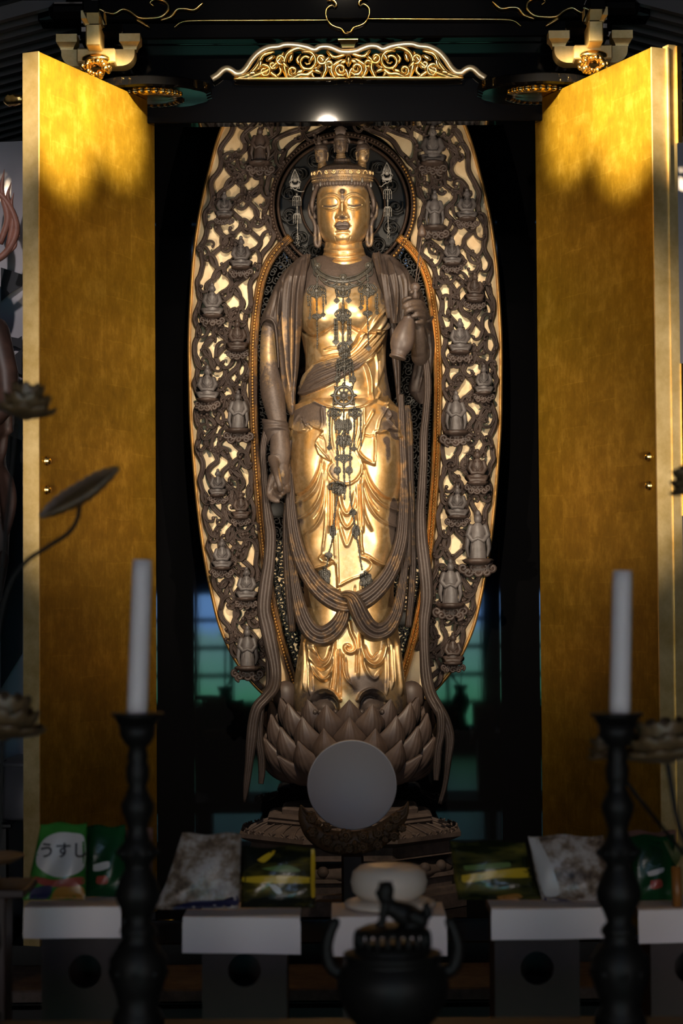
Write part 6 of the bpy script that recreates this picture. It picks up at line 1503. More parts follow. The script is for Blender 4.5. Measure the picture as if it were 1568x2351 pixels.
# ------------------------------------------------------------------ altar tables in front
def table(name, x0, x1, y0, y1, ztop, th, m_, label, leg=0.05):
    t = thing(name, ((x0 + x1) / 2, (y0 + y1) / 2, 0), label, 'table')
    box(MB(), ((x0 + x1) / 2, (y0 + y1) / 2, ztop - th / 2), (x1 - x0, y1 - y0, th), 0.006).build('tabletop', m_, t)
    for x in (x0 + leg, x1 - leg):
        for y in (y0 + leg, y1 - leg): box(MB(), (x, y, (ztop - th) / 2), (leg, leg, ztop - th), 0.004).build('leg', m_, t)
    box(MB(), ((x0 + x1) / 2, y0 + leg, ztop - th - 0.04), (x1 - x0 - 2 * leg, 0.02, 0.08), 0.003).build('apron', m_, t)
    return t
ZF_ = float(W(800, 2351, -3.9)[2])            # front table top
table('altar_table', -0.95, 0.95, -4.32, -3.832, ZF_ - 0.002, 0.05, M['redwood'], 'long dark red altar table carrying the candlesticks and incense burner')
ZS_ = 0.42
table('offering_table', -1.05, 1.05, -2.98, -2.36, ZS_, 0.04, M['redwood'], 'low dark red table under the offering stands')

# candlesticks and candles
def Z(py, Y): return float(W(784, py, Y)[2])
Yc_ = -3.9; pxm = (8 + Yc_) / 4800.0
prof_c = [(1636, 58), (1640, 62), (1648, 52), (1662, 44), (1690, 40), (1706, 30), (1716, 20), (1735, 24), (1750, 22), (1764, 27), (1790, 26), (1806, 20), (1824, 27), (1846, 38), (1862, 37), (1886, 27), (1905, 22), (1930, 30), (1948, 44), (1968, 42), (1984, 28), (1994, 30), (2020, 44), (2048, 52), (2066, 50), (2092, 36), (2116, 28), (2130, 40), (2140, 42), (2152, 34), (2170, 46), (2200, 66), (2240, 66), (2280, 52), (2310, 44), (2330, 56), (2351, 60)]
for cx, lab, ctop, cw, tx in ((318, 'left', 1285, 23.5, 12), (1424, 'right', 1310, 23.5, 3)):
    base = W(cx, 2351, Yc_); bx = float(base[0])
    cs = thing('candlestick', (bx, Yc_, ZF_), 'black bronze candlestick with turned knobs at the photo\'s %s' % lab, 'candlestick', 'bronze altar candlesticks')
    zz = lambda py: max(float(W(cx, py, Yc_)[2]), ZF_)
    mb = MB(); pr_ = [(r * pxm, zz(p)) for p, r in prof_c[3:]][::-1]
    lathe(mb, pr_, 36, Matrix.Translation((bx, Yc_, 0))); mb.build('shaft', M['bronze'], cs)
    mb = MB(); pr_ = [(r * pxm, zz(p)) for p, r in prof_c[:4]][::-1] + [(20 * pxm, zz(1640))]
    lathe(mb, pr_, 36, Matrix.Translation((bx, Yc_, 0))); mb.build('drip_pan', M['bronze'], cs)
    mb = MB()
    for k in range(8):
        a = 2 * PI * k / 8; ell(mb, (bx + 42 * pxm * math.cos(a), Yc_ + 42 * pxm * math.sin(a), zz(1956)), 0.008, 6, 8); ell(mb, (bx + 56 * pxm * math.cos(a), Yc_ + 56 * pxm * math.sin(a), zz(2230)), 0.012, 6, 8)
    mb.build('relief_boss', M['bronze'], cs)
    p0 = W(cx - 3, 1640, Yc_); p1 = W(cx - 3 + tx, ctop, Yc_); mb = MB()
    if lab == 'right': p0 = W(1423, 1640, Yc_); p1 = W(1429, ctop, Yc_)
    n = 12; pts = np.array([p0 + (p1 - p0) * t for t in np.linspace(0, 1, n)]); rr = np.linspace(24, 22.5, n) * pxm; rr[-1] *= 0.96
    tube(mb, pts, rr, 32, 1.0)
    ca = mb.build('candle', M['wax']); tag(ca, 'thick white unlit candle on the %s bronze candlestick' % lab, 'candle', 'white altar candles')

# incense burner with a lion on its lid
Yb = -4.0; pb = (8 + Yb) / 4800.0; bx = float(W(902, 2300, Yb)[0])
burner = thing('incense_burner', (bx, Yb, ZF_), 'round black bronze incense burner with a seated beast on its lid', 'incense burner')
zb = lambda py: max(float(W(902, py, Yb)[2]), ZF_)
mb = MB(); lathe(mb, [(r * pb, zb(p)) for p, r in ((2420, 60), (2351, 84), (2335, 100), (2300, 120), (2262, 128), (2230, 124), (2212, 108), (2204, 104), (2198, 112), (2188, 112), (2184, 100))], 48, Matrix.Translation((bx, Yb, 0))); mb.build('bowl', M['bronze'], burner)
for s_ in (-1, 1):
    mb = MB(); P = spl([(s_ * 108, 2236, 0), (s_ * 138, 2222, 0), (s_ * 150, 2180, 0), (s_ * 142, 2140, 0), (s_ * 132, 2118, 0)], 24)
    tube(mb, np.array([(bx + a * pb, Yb, zb(b)) for a, b, c in P]), np.linspace(0.014, 0.011, 24), 10, round_ends=True); mb.build('ear_handle', M['bronze'], burner)
mb = MB(); lathe(mb, [(r * pb, zb(p)) for p, r in ((2188, 96), (2180, 88), (2172, 86), (2168, 82))], 48, Matrix.Translation((bx, Yb, 0)))
lathe(mb, [(r * pb, zb(p)) for p, r in ((2140, 84), (2132, 76), (2126, 64), (2124, 20))], 48, Matrix.Translation((bx, Yb, 0)))
for k in range(22):
    a = 2 * PI * k / 22; tube(mb, [(bx + r * pb * math.cos(a), Yb + r * pb * math.sin(a), zb(p)) for p, r in ((2174, 84), (2160, 84), (2146, 83), (2136, 79))], 0.0052, 6)
lid = mb.build('lid', M['bronze'], burner)
mb = MB(); pt = lambda x, y, d=0: np.array([bx + (x - 902) * pb, Yb + d, zb(y)])
def lim(pts, r): Q = np.array([pt(*p) for p in pts]); tube(mb, spl(Q, 18), spl([(i, q_ * pb) for i, q_ in enumerate(r)], 18)[:, 1], 12, round_ends=True)
lim([(888, 2062), (894, 2078), (915, 2092), (945, 2106), (965, 2116)], [17, 22, 27, 28, 20])
lim([(886, 2058), (888, 2042)], [19, 20]); lim([(884, 2046), (872, 2050)], [12, 9]); lim([(878, 2034), (874, 2025)], [6, 3]); lim([(897, 2034), (902, 2024)], [6, 3])
for d in (-0.012, 0.012): lim([(886, 2076, d), (882, 2098, d), (878, 2120, d), (870, 2123, d)], [11, 9, 8, 7]); lim([(950, 2100, d * 1.6), (968, 2112, d * 1.8), (948, 2122, d * 1.8), (936, 2124, d * 1.8)], [17, 15, 9, 7])
lim([(972, 2112), (984, 2098), (980, 2082), (986, 2070)], [7, 9, 10, 3])
bb = baked(mb, 0.0022, 3); bb.build('lion', M['bronze'], lid)['label'] = 'seated bronze lion on the lid'

# gilt lotus sprays in vases at both ends
def spray(cxw, lab, label):
    v = thing('lotus_spray', (cxw, -3.85, ZF_), label, 'altar flowers')
    mb = MB(); lathe(mb, [(0.05, ZF_), (0.055, ZF_ + 0.01), (0.04, ZF_ + 0.03), (0.03, ZF_ + 0.08), (0.055, ZF_ + 0.15), (0.05, ZF_ + 0.19), (0.03, ZF_ + 0.23), (0.045, ZF_ + 0.27), (0.035, ZF_ + 0.268)], 32, Matrix.Translation((cxw, -3.85, 0))); mb.build('vase', M['bronze'], v)
    return v
def flower(par, c, r, h, tilt, m_, n=9, name='lotus_flower'):
    mb = MB(); R = Matrix.Translation(Vector(c)) @ Matrix.Rotation(tilt, 4, 'Y')
    for ring, (rr, hh, ll) in enumerate(((0.55, 1.0, 0.9), (0.8, 0.7, 1.0), (1.0, 0.35, 1.05))):
        for k in range(n):
            a = 2 * PI * (k + ring * .5) / n; e_ = np.array([math.cos(a), math.sin(a), 0]); tz = np.array([0, 0, 1.0]); sd = np.array([-math.sin(a), math.cos(a), 0])
            nu, nv = 9, 7; V = []
            for i in range(nu):
                t = i / (nu - 1); c0 = e_ * r * rr * (math.sin(t * PI / 2)) + tz * h * hh * t**1.4; w = r * 0.42 * math.sin(PI * (t * .78 + .18)) ** .9
                for j in range(nv):
                    s_ = -1 + 2 * j / (nv - 1); V.append(c0 + sd * w * s_ + (tz * .3 + e_ * -.5) * w * .5 * s_ * s_)
            V = np.array(V); V2 = V + np.array([0, 0, -0.004]); V = np.concatenate([V, V2]); f = grid_faces(nu, nv); k2 = nu * nv
            bd = [i * nv for i in range(nu)] + [(nu - 1) * nv + j for j in range(1, nv)] + [i * nv + nv - 1 for i in range(nu - 2, -1, -1)] + [j for j in range(nv - 2, 0, -1)]
            mb.add(V, f + [tuple(x + k2 for x in q_)[::-1] for q_ in f] + [(bd[i], bd[(i + 1) % len(bd)], bd[(i + 1) % len(bd)] + k2, bd[i] + k2) for i in range(len(bd))])
    ell(mb, (0, 0, h * .2), (r * .35, r * .35, h * .3), 8, 12)
    mb.xf(R); mb.build(name, m_, par)
def stem(par, pts, r=0.0045):
    P = np.array(pts); mb = MB(); tube(mb, spl(P, 50), r, 8, round_ends=True); mb.build('stem', M['bronze'], par)
Ys = -3.75; PW = lambda x, y, Y=Ys: W(x, y, Y)
lx = float(W(-60, 2300, -3.85)[0])
sl = spray(lx, 'left', 'gilt bronze lotus spray with bud, long leaf and flower at the far left')
top = np.array([lx, -3.85, ZF_ + 0.25])
flower(sl, PW(58, 958), 0.062, 0.070, 0.10, M['giltlotus'], 8, 'lotus_bud'); stem(sl, [top, PW(-25, 1600), PW(2, 1330), PW(22, 1130), PW(36, 980)], 0.004)
mb = MB(); nu, nv = 40, 9; V = []
Q = spl([(92, 1186), (140, 1158), (190, 1130), (235, 1098), (272, 1072)], nu)
for i in range(nu):
    t = i / (nu - 1); w = 27 * math.sin(PI * min(max(t, .02), .985)) ** .55 * (1 + .06 * math.sin(t * 60))
    for j in range(nv):
        s_ = -1 + 2 * j / (nv - 1); V.append(PW(Q[i, 0] - 0.50 * w * s_, Q[i, 1] - 0.85 * w * s_ * (1 if s_ > 0 else .75) , Ys - 0.05 * (1 - s_ * s_) + 0.05 * s_))
V = np.array(V); V2 = V + np.array([0, .006, -.002]); f = grid_faces(nu, nv); k2 = nu * nv
bd = [i * nv for i in range(nu)] + [(nu - 1) * nv + j for j in range(1, nv)] + [i * nv + nv - 1 for i in range(nu - 2, -1, -1)] + [j for j in range(nv - 2, 0, -1)]
mb.add(np.concatenate([V, V2]), f + [tuple(x + k2 for x in q_)[::-1] for q_ in f] + [(bd[i], bd[(i + 1) % len(bd)], bd[(i + 1) % len(bd)] + k2, bd[i] + k2) for i in range(len(bd))])
mb.build('lotus_leaf', M['giltlotus'], sl); stem(sl, [top, PW(-20, 1560), PW(10, 1380), PW(50, 1300), PW(110, 1255), PW(165, 1215), PW(185, 1170), PW(184, 1150)], 0.0046)
flower(sl, PW(5, 1690, -3.85), 0.085, 0.085, 0.15, M['giltlotus'], 10); stem(sl, [top, PW(0, 1900, -3.85), PW(5, 1700, -3.85)], 0.005)
rx = float(W(1640, 2300, -3.85)[0])
sr = spray(rx, 'right', 'gilt bronze lotus spray with open flower at the far right'); top = np.array([rx, -3.85, ZF_ + 0.25])
flower(sr, PW(1530, 1745, -3.85), 0.095, 0.080, -0.12, M['giltlotus'], 10); stem(sr, [top, PW(1560, 1900, -3.85), PW(1532, 1750, -3.85)], 0.005)
flower(sr, PW(1600, 1120), 0.055, 0.055, -0.5, M['giltlotus'], 8, 'lotus_bud'); stem(sr, [top, PW(1640, 1500), PW(1605, 1130)], 0.004)
flower(sr, PW(1395, 1735, -3.7), 0.04, 0.045, -0.4, M['giltlotus'], 8, 'lotus_bud'); stem(sr, [top, PW(1480, 1850, -3.7), PW(1398, 1740, -3.7)], 0.004)

# ------------------------------------------------------------------ offering stands with paper and goods
Yo = -2.70; po = (8 + Yo) / 4800.0
def stand_(x0, x1, ytop, yhem, xs0, xs1, label, plabel, tilt=0.0):
    """square wooden offering stand: tray on a box foot with a round hole; folded paper hangs over the front"""
    zt = Z(ytop, Yo - 0.13); w = (x1 - x0) * po; cx = float(W((x0 + x1) / 2, ytop, Yo - 0.12)[0]); d = 0.25
    s_ = thing('offering_stand', (cx, Yo, ZS_), label, 'offering stand', 'wooden offering stands'); zt = max(zt, ZS_ + 0.2)
    fw2 = (xs1 - xs0) * po / 2; fx = float(W((xs0 + xs1) / 2, ytop + 100, Yo - 0.12)[0])
    mb = MB(); box(mb, (cx, Yo, zt - 0.010), (w * 0.98, d, 0.012), 0.002)
    for q_ in (-1, 1): box(mb, (cx + q_ * (w * .49 - .003), Yo, zt - 0.0), (0.006, d, 0.026), 0.001); box(mb, (cx, Yo + q_ * (d / 2 - .003), zt - 0.0), (w * .97, 0.006, 0.026), 0.001)
    mb.build('tray', M['plainwood'], s_)
    # foot: front board with a round hole, sides, back
    zt2 = zt - 0.016; z0 = ZS_; hz = Z(2227, Yo - 0.1); r = 37 * po; mb = MB(); n = 40
    box(mb, (fx, Yo + 0.09, (zt2 + z0) / 2), (fw2 * 2, 0.01, zt2 - z0), 0.001)
    for yy_, flip in ((Yo - 0.095, 0),):
        a = np.linspace(0, 2 * PI, n, endpoint=False); inn = [(fx + r * math.cos(t), hz + r * math.sin(t)) for t in a]
        def onrect(t):
            c, s2 = math.cos(t), math.sin(t); k = min(fw2 / abs(c) if abs(c) > 1e-6 else 1e9, ((zt2 - hz) if s2 > 0 else (hz - z0)) / abs(s2) if abs(s2) > 1e-6 else 1e9); return (fx + k * c, hz + k * s2)
        ang = sorted(list(a) + [math.atan2(q2, q1) % (2 * PI) for q1 in (-fw2, fw2) for q2 in (zt2 - hz, z0 - hz)])
        inn = [(fx + r * math.cos(t), hz + r * math.sin(t)) for t in ang]; out = [onrect(t) for t in ang]; k = len(ang)
        V = [(x, yy_, z) for x, z in inn] + [(x, yy_, z) for x, z in out] + [(x, yy_ + .01, z) for x, z in inn] + [(x, yy_ + .01, z) for x, z in out]
        f = []
        for i in range(k):
            j = (i + 1) % k; f += [(i, j, k + j, k + i), (2 * k + i, 3 * k + i, 3 * k + j, 2 * k + j), (i, 2 * k + i, 2 * k + j, j), (k + i, k + j, 3 * k + j, 3 * k + i)]
        mb.add(V, f, False)
    for q_ in (-1, 1): box(mb, (fx + q_ * (fw2 - .005), Yo - 0.0, (zt2 + z0) / 2), (0.01, 0.17, zt2 - z0), 0.001)
    mb.build('foot', M['redwood'], s_)
    # paper: top sheet and hanging flap
    Pq = []; zh = Z(yhem, Yo - 0.14); nx = 14; wv = lambda t: 0.0025 * math.sin(t * 7 + x0)
    prof_ = [(Yo + 0.10, zt + 0.016), (Yo, zt + 0.015), (Yo - 0.118, zt + 0.016), (Yo - 0.130, zt + 0.014), (Yo - 0.133, zt - 0.005), (Yo - 0.136, (zt + zh) / 2), (Yo - 0.139, zh)]
    V = []
    for t in np.linspace(0, 1, nx):
        xw = cx - w / 2 + w * t
        for k, (y_, z_) in enumerate(prof_): V.append((xw + (0.003 if k > 3 else 0) * (t - .5), y_ + wv(t), z_ + (tilt * (t - .5) * w if k > 2 else 0)))
    V = np.array(V); V2 = V + np.array([0, 0.0012, 0.0012]); f = grid_faces(nx, len(prof_)); k2 = len(V)
    nv = len(prof_); bd = [i * nv for i in range(nx)] + [(nx - 1) * nv + j for j in range(1, nv)] + [i * nv + nv - 1 for i in range(nx - 2, -1, -1)] + [j for j in range(nv - 2, 0, -1)]
    mb = MB(); mb.add(np.concatenate([V, V2]), f + [tuple(x + k2 for x in q_)[::-1] for q_ in f] + [(bd[i], bd[(i + 1) % len(bd)], bd[(i + 1) % len(bd)] + k2, bd[i] + k2) for i in range(len(bd))], False)
    tag(mb.build('offering_paper', M['paper']), plabel, 'paper', 'papers on the offering stands'); return cx, zt + 0.018
def bag_mat(name, cols, seed, scale=12, rough=0.22, stretch=None, metal=0.0):
    m_ = mat(name, cols[0], rough, metal); q = NT(m_)
    mp = q.n('ShaderNodeMapping'); mp.inputs['Location'].default_value = (seed, seed * 2, seed * 3)
    if stretch: mp.inputs['Scale'].default_value = stretch
    q.l(q.tc.outputs['Object'], mp.inputs['Vector']); n1 = q.noise(scale, 3, 0.6, mp.outputs['Vector'])
    k = len(cols); q.l(q.ramp(n1, [(0.30 + 0.42 * i / max(k - 1, 1), c) for i, c in enumerate(cols)]), q.b.inputs['Base Color'])
    n2 = q.noise(22, 3); q.bump(n2, 0.35, 0.01); return m_
TRAYZ = {}
def bag(name, outl, depth, lean, m_, label, cat, grp=None, Y=Yo, seed=0):
    """stuffed snack bag: front outline (px) with crimped ends, puffed middle"""
    r_ = random.Random(seed); (x0a, x1a, ya), (x0b, x1b, yb) = outl
    nu, nv = 26, 20; V = []
    s2 = (8 + Y) / 4800.0
    for side in (-1, 1):
        for i in range(nu):
            v = i / (nu - 1)
            for j in range(nv):
                u = j / (nv - 1); x = (x0a + (x1a - x0a) * u) * (1 - v) + (x0b + (x1b - x0b) * u) * v; y = ya + (yb - ya) * v + 3 * math.sin(u * 9 + seed) * (1 - v)
                puff = (math.sin(PI * u) ** .5) * (math.sin(PI * min(max((v - .04) / .92, 0), 1)) ** .5); cr = 0.004 * math.sin(9 * u + 7 * v + seed) * puff
                V.append(W(x, y, Y + lean * (1 - v) + side * (depth / 2 * puff + 0.001) + cr + (0.003 * math.sin(u * 50) if v < .06 or v > .95 else 0)))
    V = np.array(V); zmin = Z({True: 2093}.get(x1b < 350, 2119 if x1b < 760 else (2104 if x1b < 1430 else 2108)), Yo - .13) + 0.0185
    zt_ = V[:, 2].max(); zb_ = V[:, 2].min(); V[:, 2] = np.where(V[:, 2] < zmin + 0.06, zmin + 0.06 - (zmin + 0.06 - V[:, 2]) * (0.06 / max(zmin + 0.06 - zb_, 0.06)), V[:, 2])
    k = nu * nv; f = grid_faces(nu, nv); f = f + [tuple(a + k for a in q_)[::-1] for q_ in f]
    bd = [i * nv for i in range(nu)] + [(nu - 1) * nv + j for j in range(1, nv)] + [i * nv + nv - 1 for i in range(nu - 2, -1, -1)] + [j for j in range(nv - 2, 0, -1)]
    f += [(bd[i], bd[(i + 1) % len(bd)], bd[(i + 1) % len(bd)] + k, bd[i] + k) for i in range(len(bd))]
    mb = MB(); mb.add(V, f); o = mb.build(name, m_); tag(o, label, cat, grp);
    BG = mb.bvh()
    def onto(px_, py_, off=0.0012):
        d_ = Vector(rays(px_, py_)).normalized(); h = BG.ray_cast(Vector(CAM), d_)
        return None if h[0] is None else np.array(h[0] - d_ * off)
    return o, onto
def decal(par, onto, poly, m_, name, off=0.0012, n=10):
    """printed area that follows the bag's surface"""
    P = np.asarray(poly, float); c = P.mean(0); Q = spl(np.vstack([P, P[:1]]), 41)[:-1]; V = []; rows = 7
    for k in range(rows):
        t = k / (rows - 1)
        for x, y in Q:
            p = onto(c[0] + (x - c[0]) * t, c[1] + (y - c[1]) * t, off)
            V.append(p if p is not None else (V[-40] if len(V) >= 40 else W(c[0], c[1], Yo)))
    mb = MB(); mb.add(V, grid_faces(rows, 40, False, True)); return mb.build(name, m_, par)
green = bag_mat('green_snack_film', [(0.010, 0.060, 0.008), (0.022, 0.13, 0.018), (0.05, 0.22, 0.04)], 1.3, 5, 0.18)
dgreen = bag_mat('dark_green_snack_film', [(0.002, 0.022, 0.006), (0.004, 0.045, 0.014), (0.01, 0.075, 0.02)], 2.3, 6, 0.25)
whitef = bag_mat('white_biscuit_film', [(0.035, 0.022, 0.016), (0.20, 0.14, 0.10), (0.42, 0.36, 0.33), (0.50, 0.44, 0.43)], 3.7, 26, 0.3)
blackf = bag_mat('black_yellow_film', [(0.004, 0.005, 0.003), (0.006, 0.008, 0.004), (0.05, 0.042, 0.008), (0.26, 0.18, 0.015)], 5.1, 11, 0.2, (0.5, 1, 2.2))
blackf2 = bag_mat('black_green_film', [(0.004, 0.006, 0.003), (0.010, 0.014, 0.004), (0.06, 0.055, 0.012), (0.16, 0.13, 0.02)], 7.7, 12, 0.2, (0.45, 1, 2.4))
lab_w = mat('label_white', (0.50, 0.47, 0.46), 0.3); lab_r = mat('label_red', (0.32, 0.05, 0.035), 0.3); lab_o = mat('label_orange', (0.38, 0.17, 0.03), 0.3); lab_b = mat('label_navy', (0.02, 0.02, 0.07), 0.3); lab_k = mat('label_ink', (0.012, 0.008, 0.012), 0.4); lab_y = mat('label_yellow', (0.55, 0.36, 0.02), 0.25); lab_g = mat('label_pale_green', (0.10, 0.16, 0.04), 0.3)

stand_(60, 275, 2093, 2150, 95, 290, 'wooden offering stand under the green snack bags at the left', 'white paper under the green snack bags at the left', 0.0)
stand_(425, 685, 2119, 2188, 465, 655, 'wooden offering stand between left candlestick and incense burner', 'white paper under the biscuits, left of the incense burner', -0.02)
stand_(765, 1020, 2120, 2196, 790, 1000, 'wooden offering stand right behind the incense burner', 'white paper behind the incense burner', 0.0)
stand_(1132, 1394, 2104, 2160, 1140, 1330, 'wooden offering stand between incense burner and right candlestick', 'white paper between the incense burner and right candlestick', 0.010)
stand_(1468, 1690, 2108, 2170, 1500, 1680, 'wooden offering stand at the right edge of the photo', 'white paper at the right edge of the photo', 0.01)
mo = M['mochi']
cxm = float(W(896, 2080, Yo)[0]); zm0 = Z(2120, Yo - .13) + 0.0185; rU = 88 * po; rL = 106 * po
zl1 = Z(2064, Yo); zu1 = Z(1984, Yo)
mb = MB(); lathe(mb, [(0.02, zm0), (rL * .85, zm0), (rL * .98, zm0 + (zl1 - zm0) * .25), (rL, zm0 + (zl1 - zm0) * .5), (rL * .95, zm0 + (zl1 - zm0) * .8), (rL * .8, zl1), (0.02, zl1)], 48, Matrix.Translation((cxm, Yo, 0)))
tag(mb.build('rice_cake', mo), 'lower larger cream rice cake of the stacked pair', 'rice cake', 'stacked rice cakes')
mb = MB(); hU = zu1 - zl1; lathe(mb, [(0.02, zl1 + .001), (rU * .75, zl1 + .001), (rU * .95, zl1 + hU * .22), (rU, zl1 + hU * .5), (rU * .94, zl1 + hU * .78), (rU * .75, zl1 + hU * .95), (rU * .4, zu1), (0.01, zu1)], 48, Matrix.Translation((cxm - 0.003, Yo, 0)))
tag(mb.build('rice_cake', mo), 'upper smaller cream rice cake behind the bronze lion', 'rice cake', 'stacked rice cakes')
b1, on1 = bag('snack_bag', ((94, 200, 1890), (52, 196, 2090)), 0.05, 0.04, green, 'bright green crisps bag with white printed circle at the left', 'snack bag', None, Yo - 0.03, 1)
decal(b1, on1, [(84, 1960), (100, 1928), (130, 1912), (165, 1912), (192, 1920), (193, 1990), (170, 2008), (130, 2014), (98, 2000), (84, 1985)], lab_w, 'white_circle')
decal(b1, on1, [(72, 2010), (120, 2020), (190, 2014), (192, 2030), (120, 2036), (74, 2022)], lab_r, 'red_band')
decal(b1, on1, [(112, 2070), (130, 2040), (165, 2034), (191, 2038), (191, 2074), (150, 2078)], lab_o, 'crisp_picture')
decal(b1, on1, [(70, 2040), (118, 2034), (110, 2062), (70, 2070)], lab_b, 'navy_band')
def writing(par, s_, x, y, size, onto, m_, shear=0.0):
    cu = bpy.data.curves.new('lettering', 'FONT'); cu.body = s_; cu.size = size; cu.align_x = 'LEFT'; cu.extrude = 0.0; cu.offset = size * 0.02
    o = bpy.data.objects.new('lettering', cu); COL.objects.link(o); dg = bpy.context.evaluated_depsgraph_get(); ev = o.evaluated_get(dg); me = bpy.data.meshes.new_from_object(ev); bpy.data.objects.remove(o)
    for v in me.vertices:
        px_, py_ = x + v.co.x / po, y - v.co.y / po; p = onto(px_, py_, 0.0035)
        v.co = Vector(p) if p is not None else Vector(W(px_, py_, Yo - 0.07))
    me.materials.clear(); return link('lettering', me, m_, par)
writing(b1, 'うすし', 88, 1966, 38 * po, on1, lab_k)
b2, on2 = bag('snack_bag', ((196, 288, 1896), (194, 292, 2092)), 0.05, 0.04, dgreen, 'dark green snack bag beside the crisps bag with printed circle', 'snack bag', None, Yo + 0.02, 2)
decal(b2, on2, [(222, 2012), (246, 2012), (246, 2028), (222, 2028)], lab_r, 'red_mark')
decal(b2, on2, [(214, 1985), (250, 1978), (250, 1992), (216, 2000)], lab_w, 'white_mark')
b3, on3 = bag('snack_bag', ((228, 352, 1902), (240, 350, 2092)), 0.06, 0.05, bag_mat('brown_box_film', [(0.10, 0.05, 0.035), (0.16, 0.08, 0.06), (0.2, 0.11, 0.08)], 9.1, 6, .4), 'brownish pink package behind the left candlestick', 'package', None, Yo + 0.10, 3)
b4, on4 = bag('biscuit_bag', ((418, 554, 1914), (352, 548, 2116)), 0.06, 0.05, whitef, 'white biscuit bag left of the black and yellow package', 'snack bag', None, Yo - 0.02, 4)
decal(b4, on4, [(366, 2100), (430, 2072), (540, 2064), (545, 2056), (546, 2078), (440, 2088), (380, 2106)], lab_b, 'navy_ribbon')
b5, on5 = bag('snack_bag', ((556, 724, 1944), (552, 724, 2114)), 0.05, 0.03, blackf, 'black and yellow package left of the incense burner', 'snack bag', None, Yo + 0.0, 5)
decal(b5, on5, [(556, 2014), (640, 2010), (718, 2016), (718, 2026), (640, 2028), (556, 2024)], lab_y, 'yellow_band'); decal(b5, on5, [(714, 1950), (722, 1950), (723, 2060), (715, 2060)], lab_y, 'yellow_edge')
decal(b5, on5, [(600, 1994), (660, 1986), (690, 2000), (640, 2002)], lab_g, 'leaf_picture'); decal(b5, on5, [(590, 1975), (612, 1960), (632, 1952), (628, 1962), (606, 1980)], lab_y, 'noodle_picture'); decal(b5, on5, [(616, 2030), (634, 2032), (648, 2050), (636, 2052)], lab_w, 'pale_mark')
b6, on6 = bag('snack_bag', ((1034, 1205, 1932), (1052, 1248, 2110)), 0.06, 0.03, blackf2, 'black and olive package right of the incense burner', 'snack bag', None, Yo + 0.0, 6)
decal(b6, on6, [(1060, 2010), (1140, 1998), (1224, 1994), (1226, 2012), (1140, 2016), (1062, 2026)], lab_y, 'yellow_band'); decal(b6, on6, [(1140, 2058), (1190, 2052), (1200, 2060), (1150, 2070)], lab_o, 'food_picture'); decal(b6, on6, [(1064, 1988), (1170, 1980), (1172, 1990), (1068, 1998)], lab_g, 'leaf_picture')
b7, on7 = bag('biscuit_bag', ((1212, 1385, 1918), (1246, 1412, 2100)), 0.07, 0.05, whitef, 'white biscuit bag right of the black and olive package', 'snack bag', None, Yo - 0.03, 7)
decal(b7, on7, [(1250, 2058), (1300, 2066), (1345, 2072), (1390, 2068), (1400, 2098), (1250, 2098)], lab_b, 'navy_ribbon'); decal(b7, on7, [(1214, 1926), (1234, 1922), (1285, 2050), (1250, 2055)], lab_w, 'white_side')
b8, on8 = bag('snack_bag', ((1446, 1548, 1918), (1456, 1552, 2106)), 0.05, 0.04, dgreen, 'dark green snack bag right of the right candlestick', 'snack bag', None, Yo + 0.0, 8)
decal(b8, on8, [(1494, 2022), (1518, 2020), (1520, 2036), (1494, 2040)], lab_r, 'red_mark'); decal(b8, on8, [(1486, 2002), (1524, 1992), (1522, 2002), (1490, 2012)], lab_w, 'white_mark')
b9, on9 = bag('snack_bag', ((1440, 1552, 1908), (1446, 1556, 2106)), 0.05, 0.05, bpy.data.materials['brown_box_film'], 'brownish pink package behind the right dark green bag', 'package', None, Yo + 0.09, 9)
# sprig in a bamboo holder at the right edge
sp = thing('flower_sprig', W(1556, 2106, Yo - .09), 'green and straw coloured sprig in an orange bamboo tube at the right edge', 'plant')
mb = MB(); tube(mb, [W(1556, 2104, Yo - .09), W(1552, 1990, Yo - .09)], 11 * po, 16); mb.build('bamboo_tube', mat('orange_bamboo', (0.26, 0.10, 0.02), 0.4), sp)
mb = MB(); r_ = random.Random(2)
for k in range(26):
    a = r_.uniform(0, 6.3); l_ = r_.uniform(.02, .06); p = W(1552, 1990, Yo - .09); e_ = p + np.array([l_ * .5 * math.cos(a), l_ * .4 * math.sin(a), l_ * 1.1]); tube(mb, [p, (p + e_) / 2 + np.array([0, 0, .006]), e_], np.array([.001, .005, .001]), 6, .4)
mb.build('leaves', carved('straw_leaves', (0.03, 0.06, 0.012), (0.14, 0.11, 0.05)), sp)
# shallow dish on the left
mb = MB(); dp = W(-30, 1968, -3.2); lathe(mb, [(0.03, -0.06), (0.035, -0.05), (0.012, -0.04), (0.012, -0.02), (0.06, -0.012), (0.082, 0), (0.086, 0.004), (0.08, 0.006), (0.02, -0.004)], 40, Matrix.Translation(dp))
tag(mb.build('footed_dish', M['standwood']), 'brown footed dish edge at the far left below the gilt flower', 'dish')
zst = float(dp[2]) - 0.06
t = thing('side_stand', (dp[0], -3.2, 0), 'dark stand under the footed dish at the far left', 'stand')
box(MB(), (dp[0], -3.2, zst - .01), (0.2, 0.2, 0.02), .003).build('top_board', M['redwood'], t); box(MB(), (dp[0], -3.2, (zst - .02) / 2), (0.1, 0.1, zst - .02), .003).build('column', M['redwood'], t)

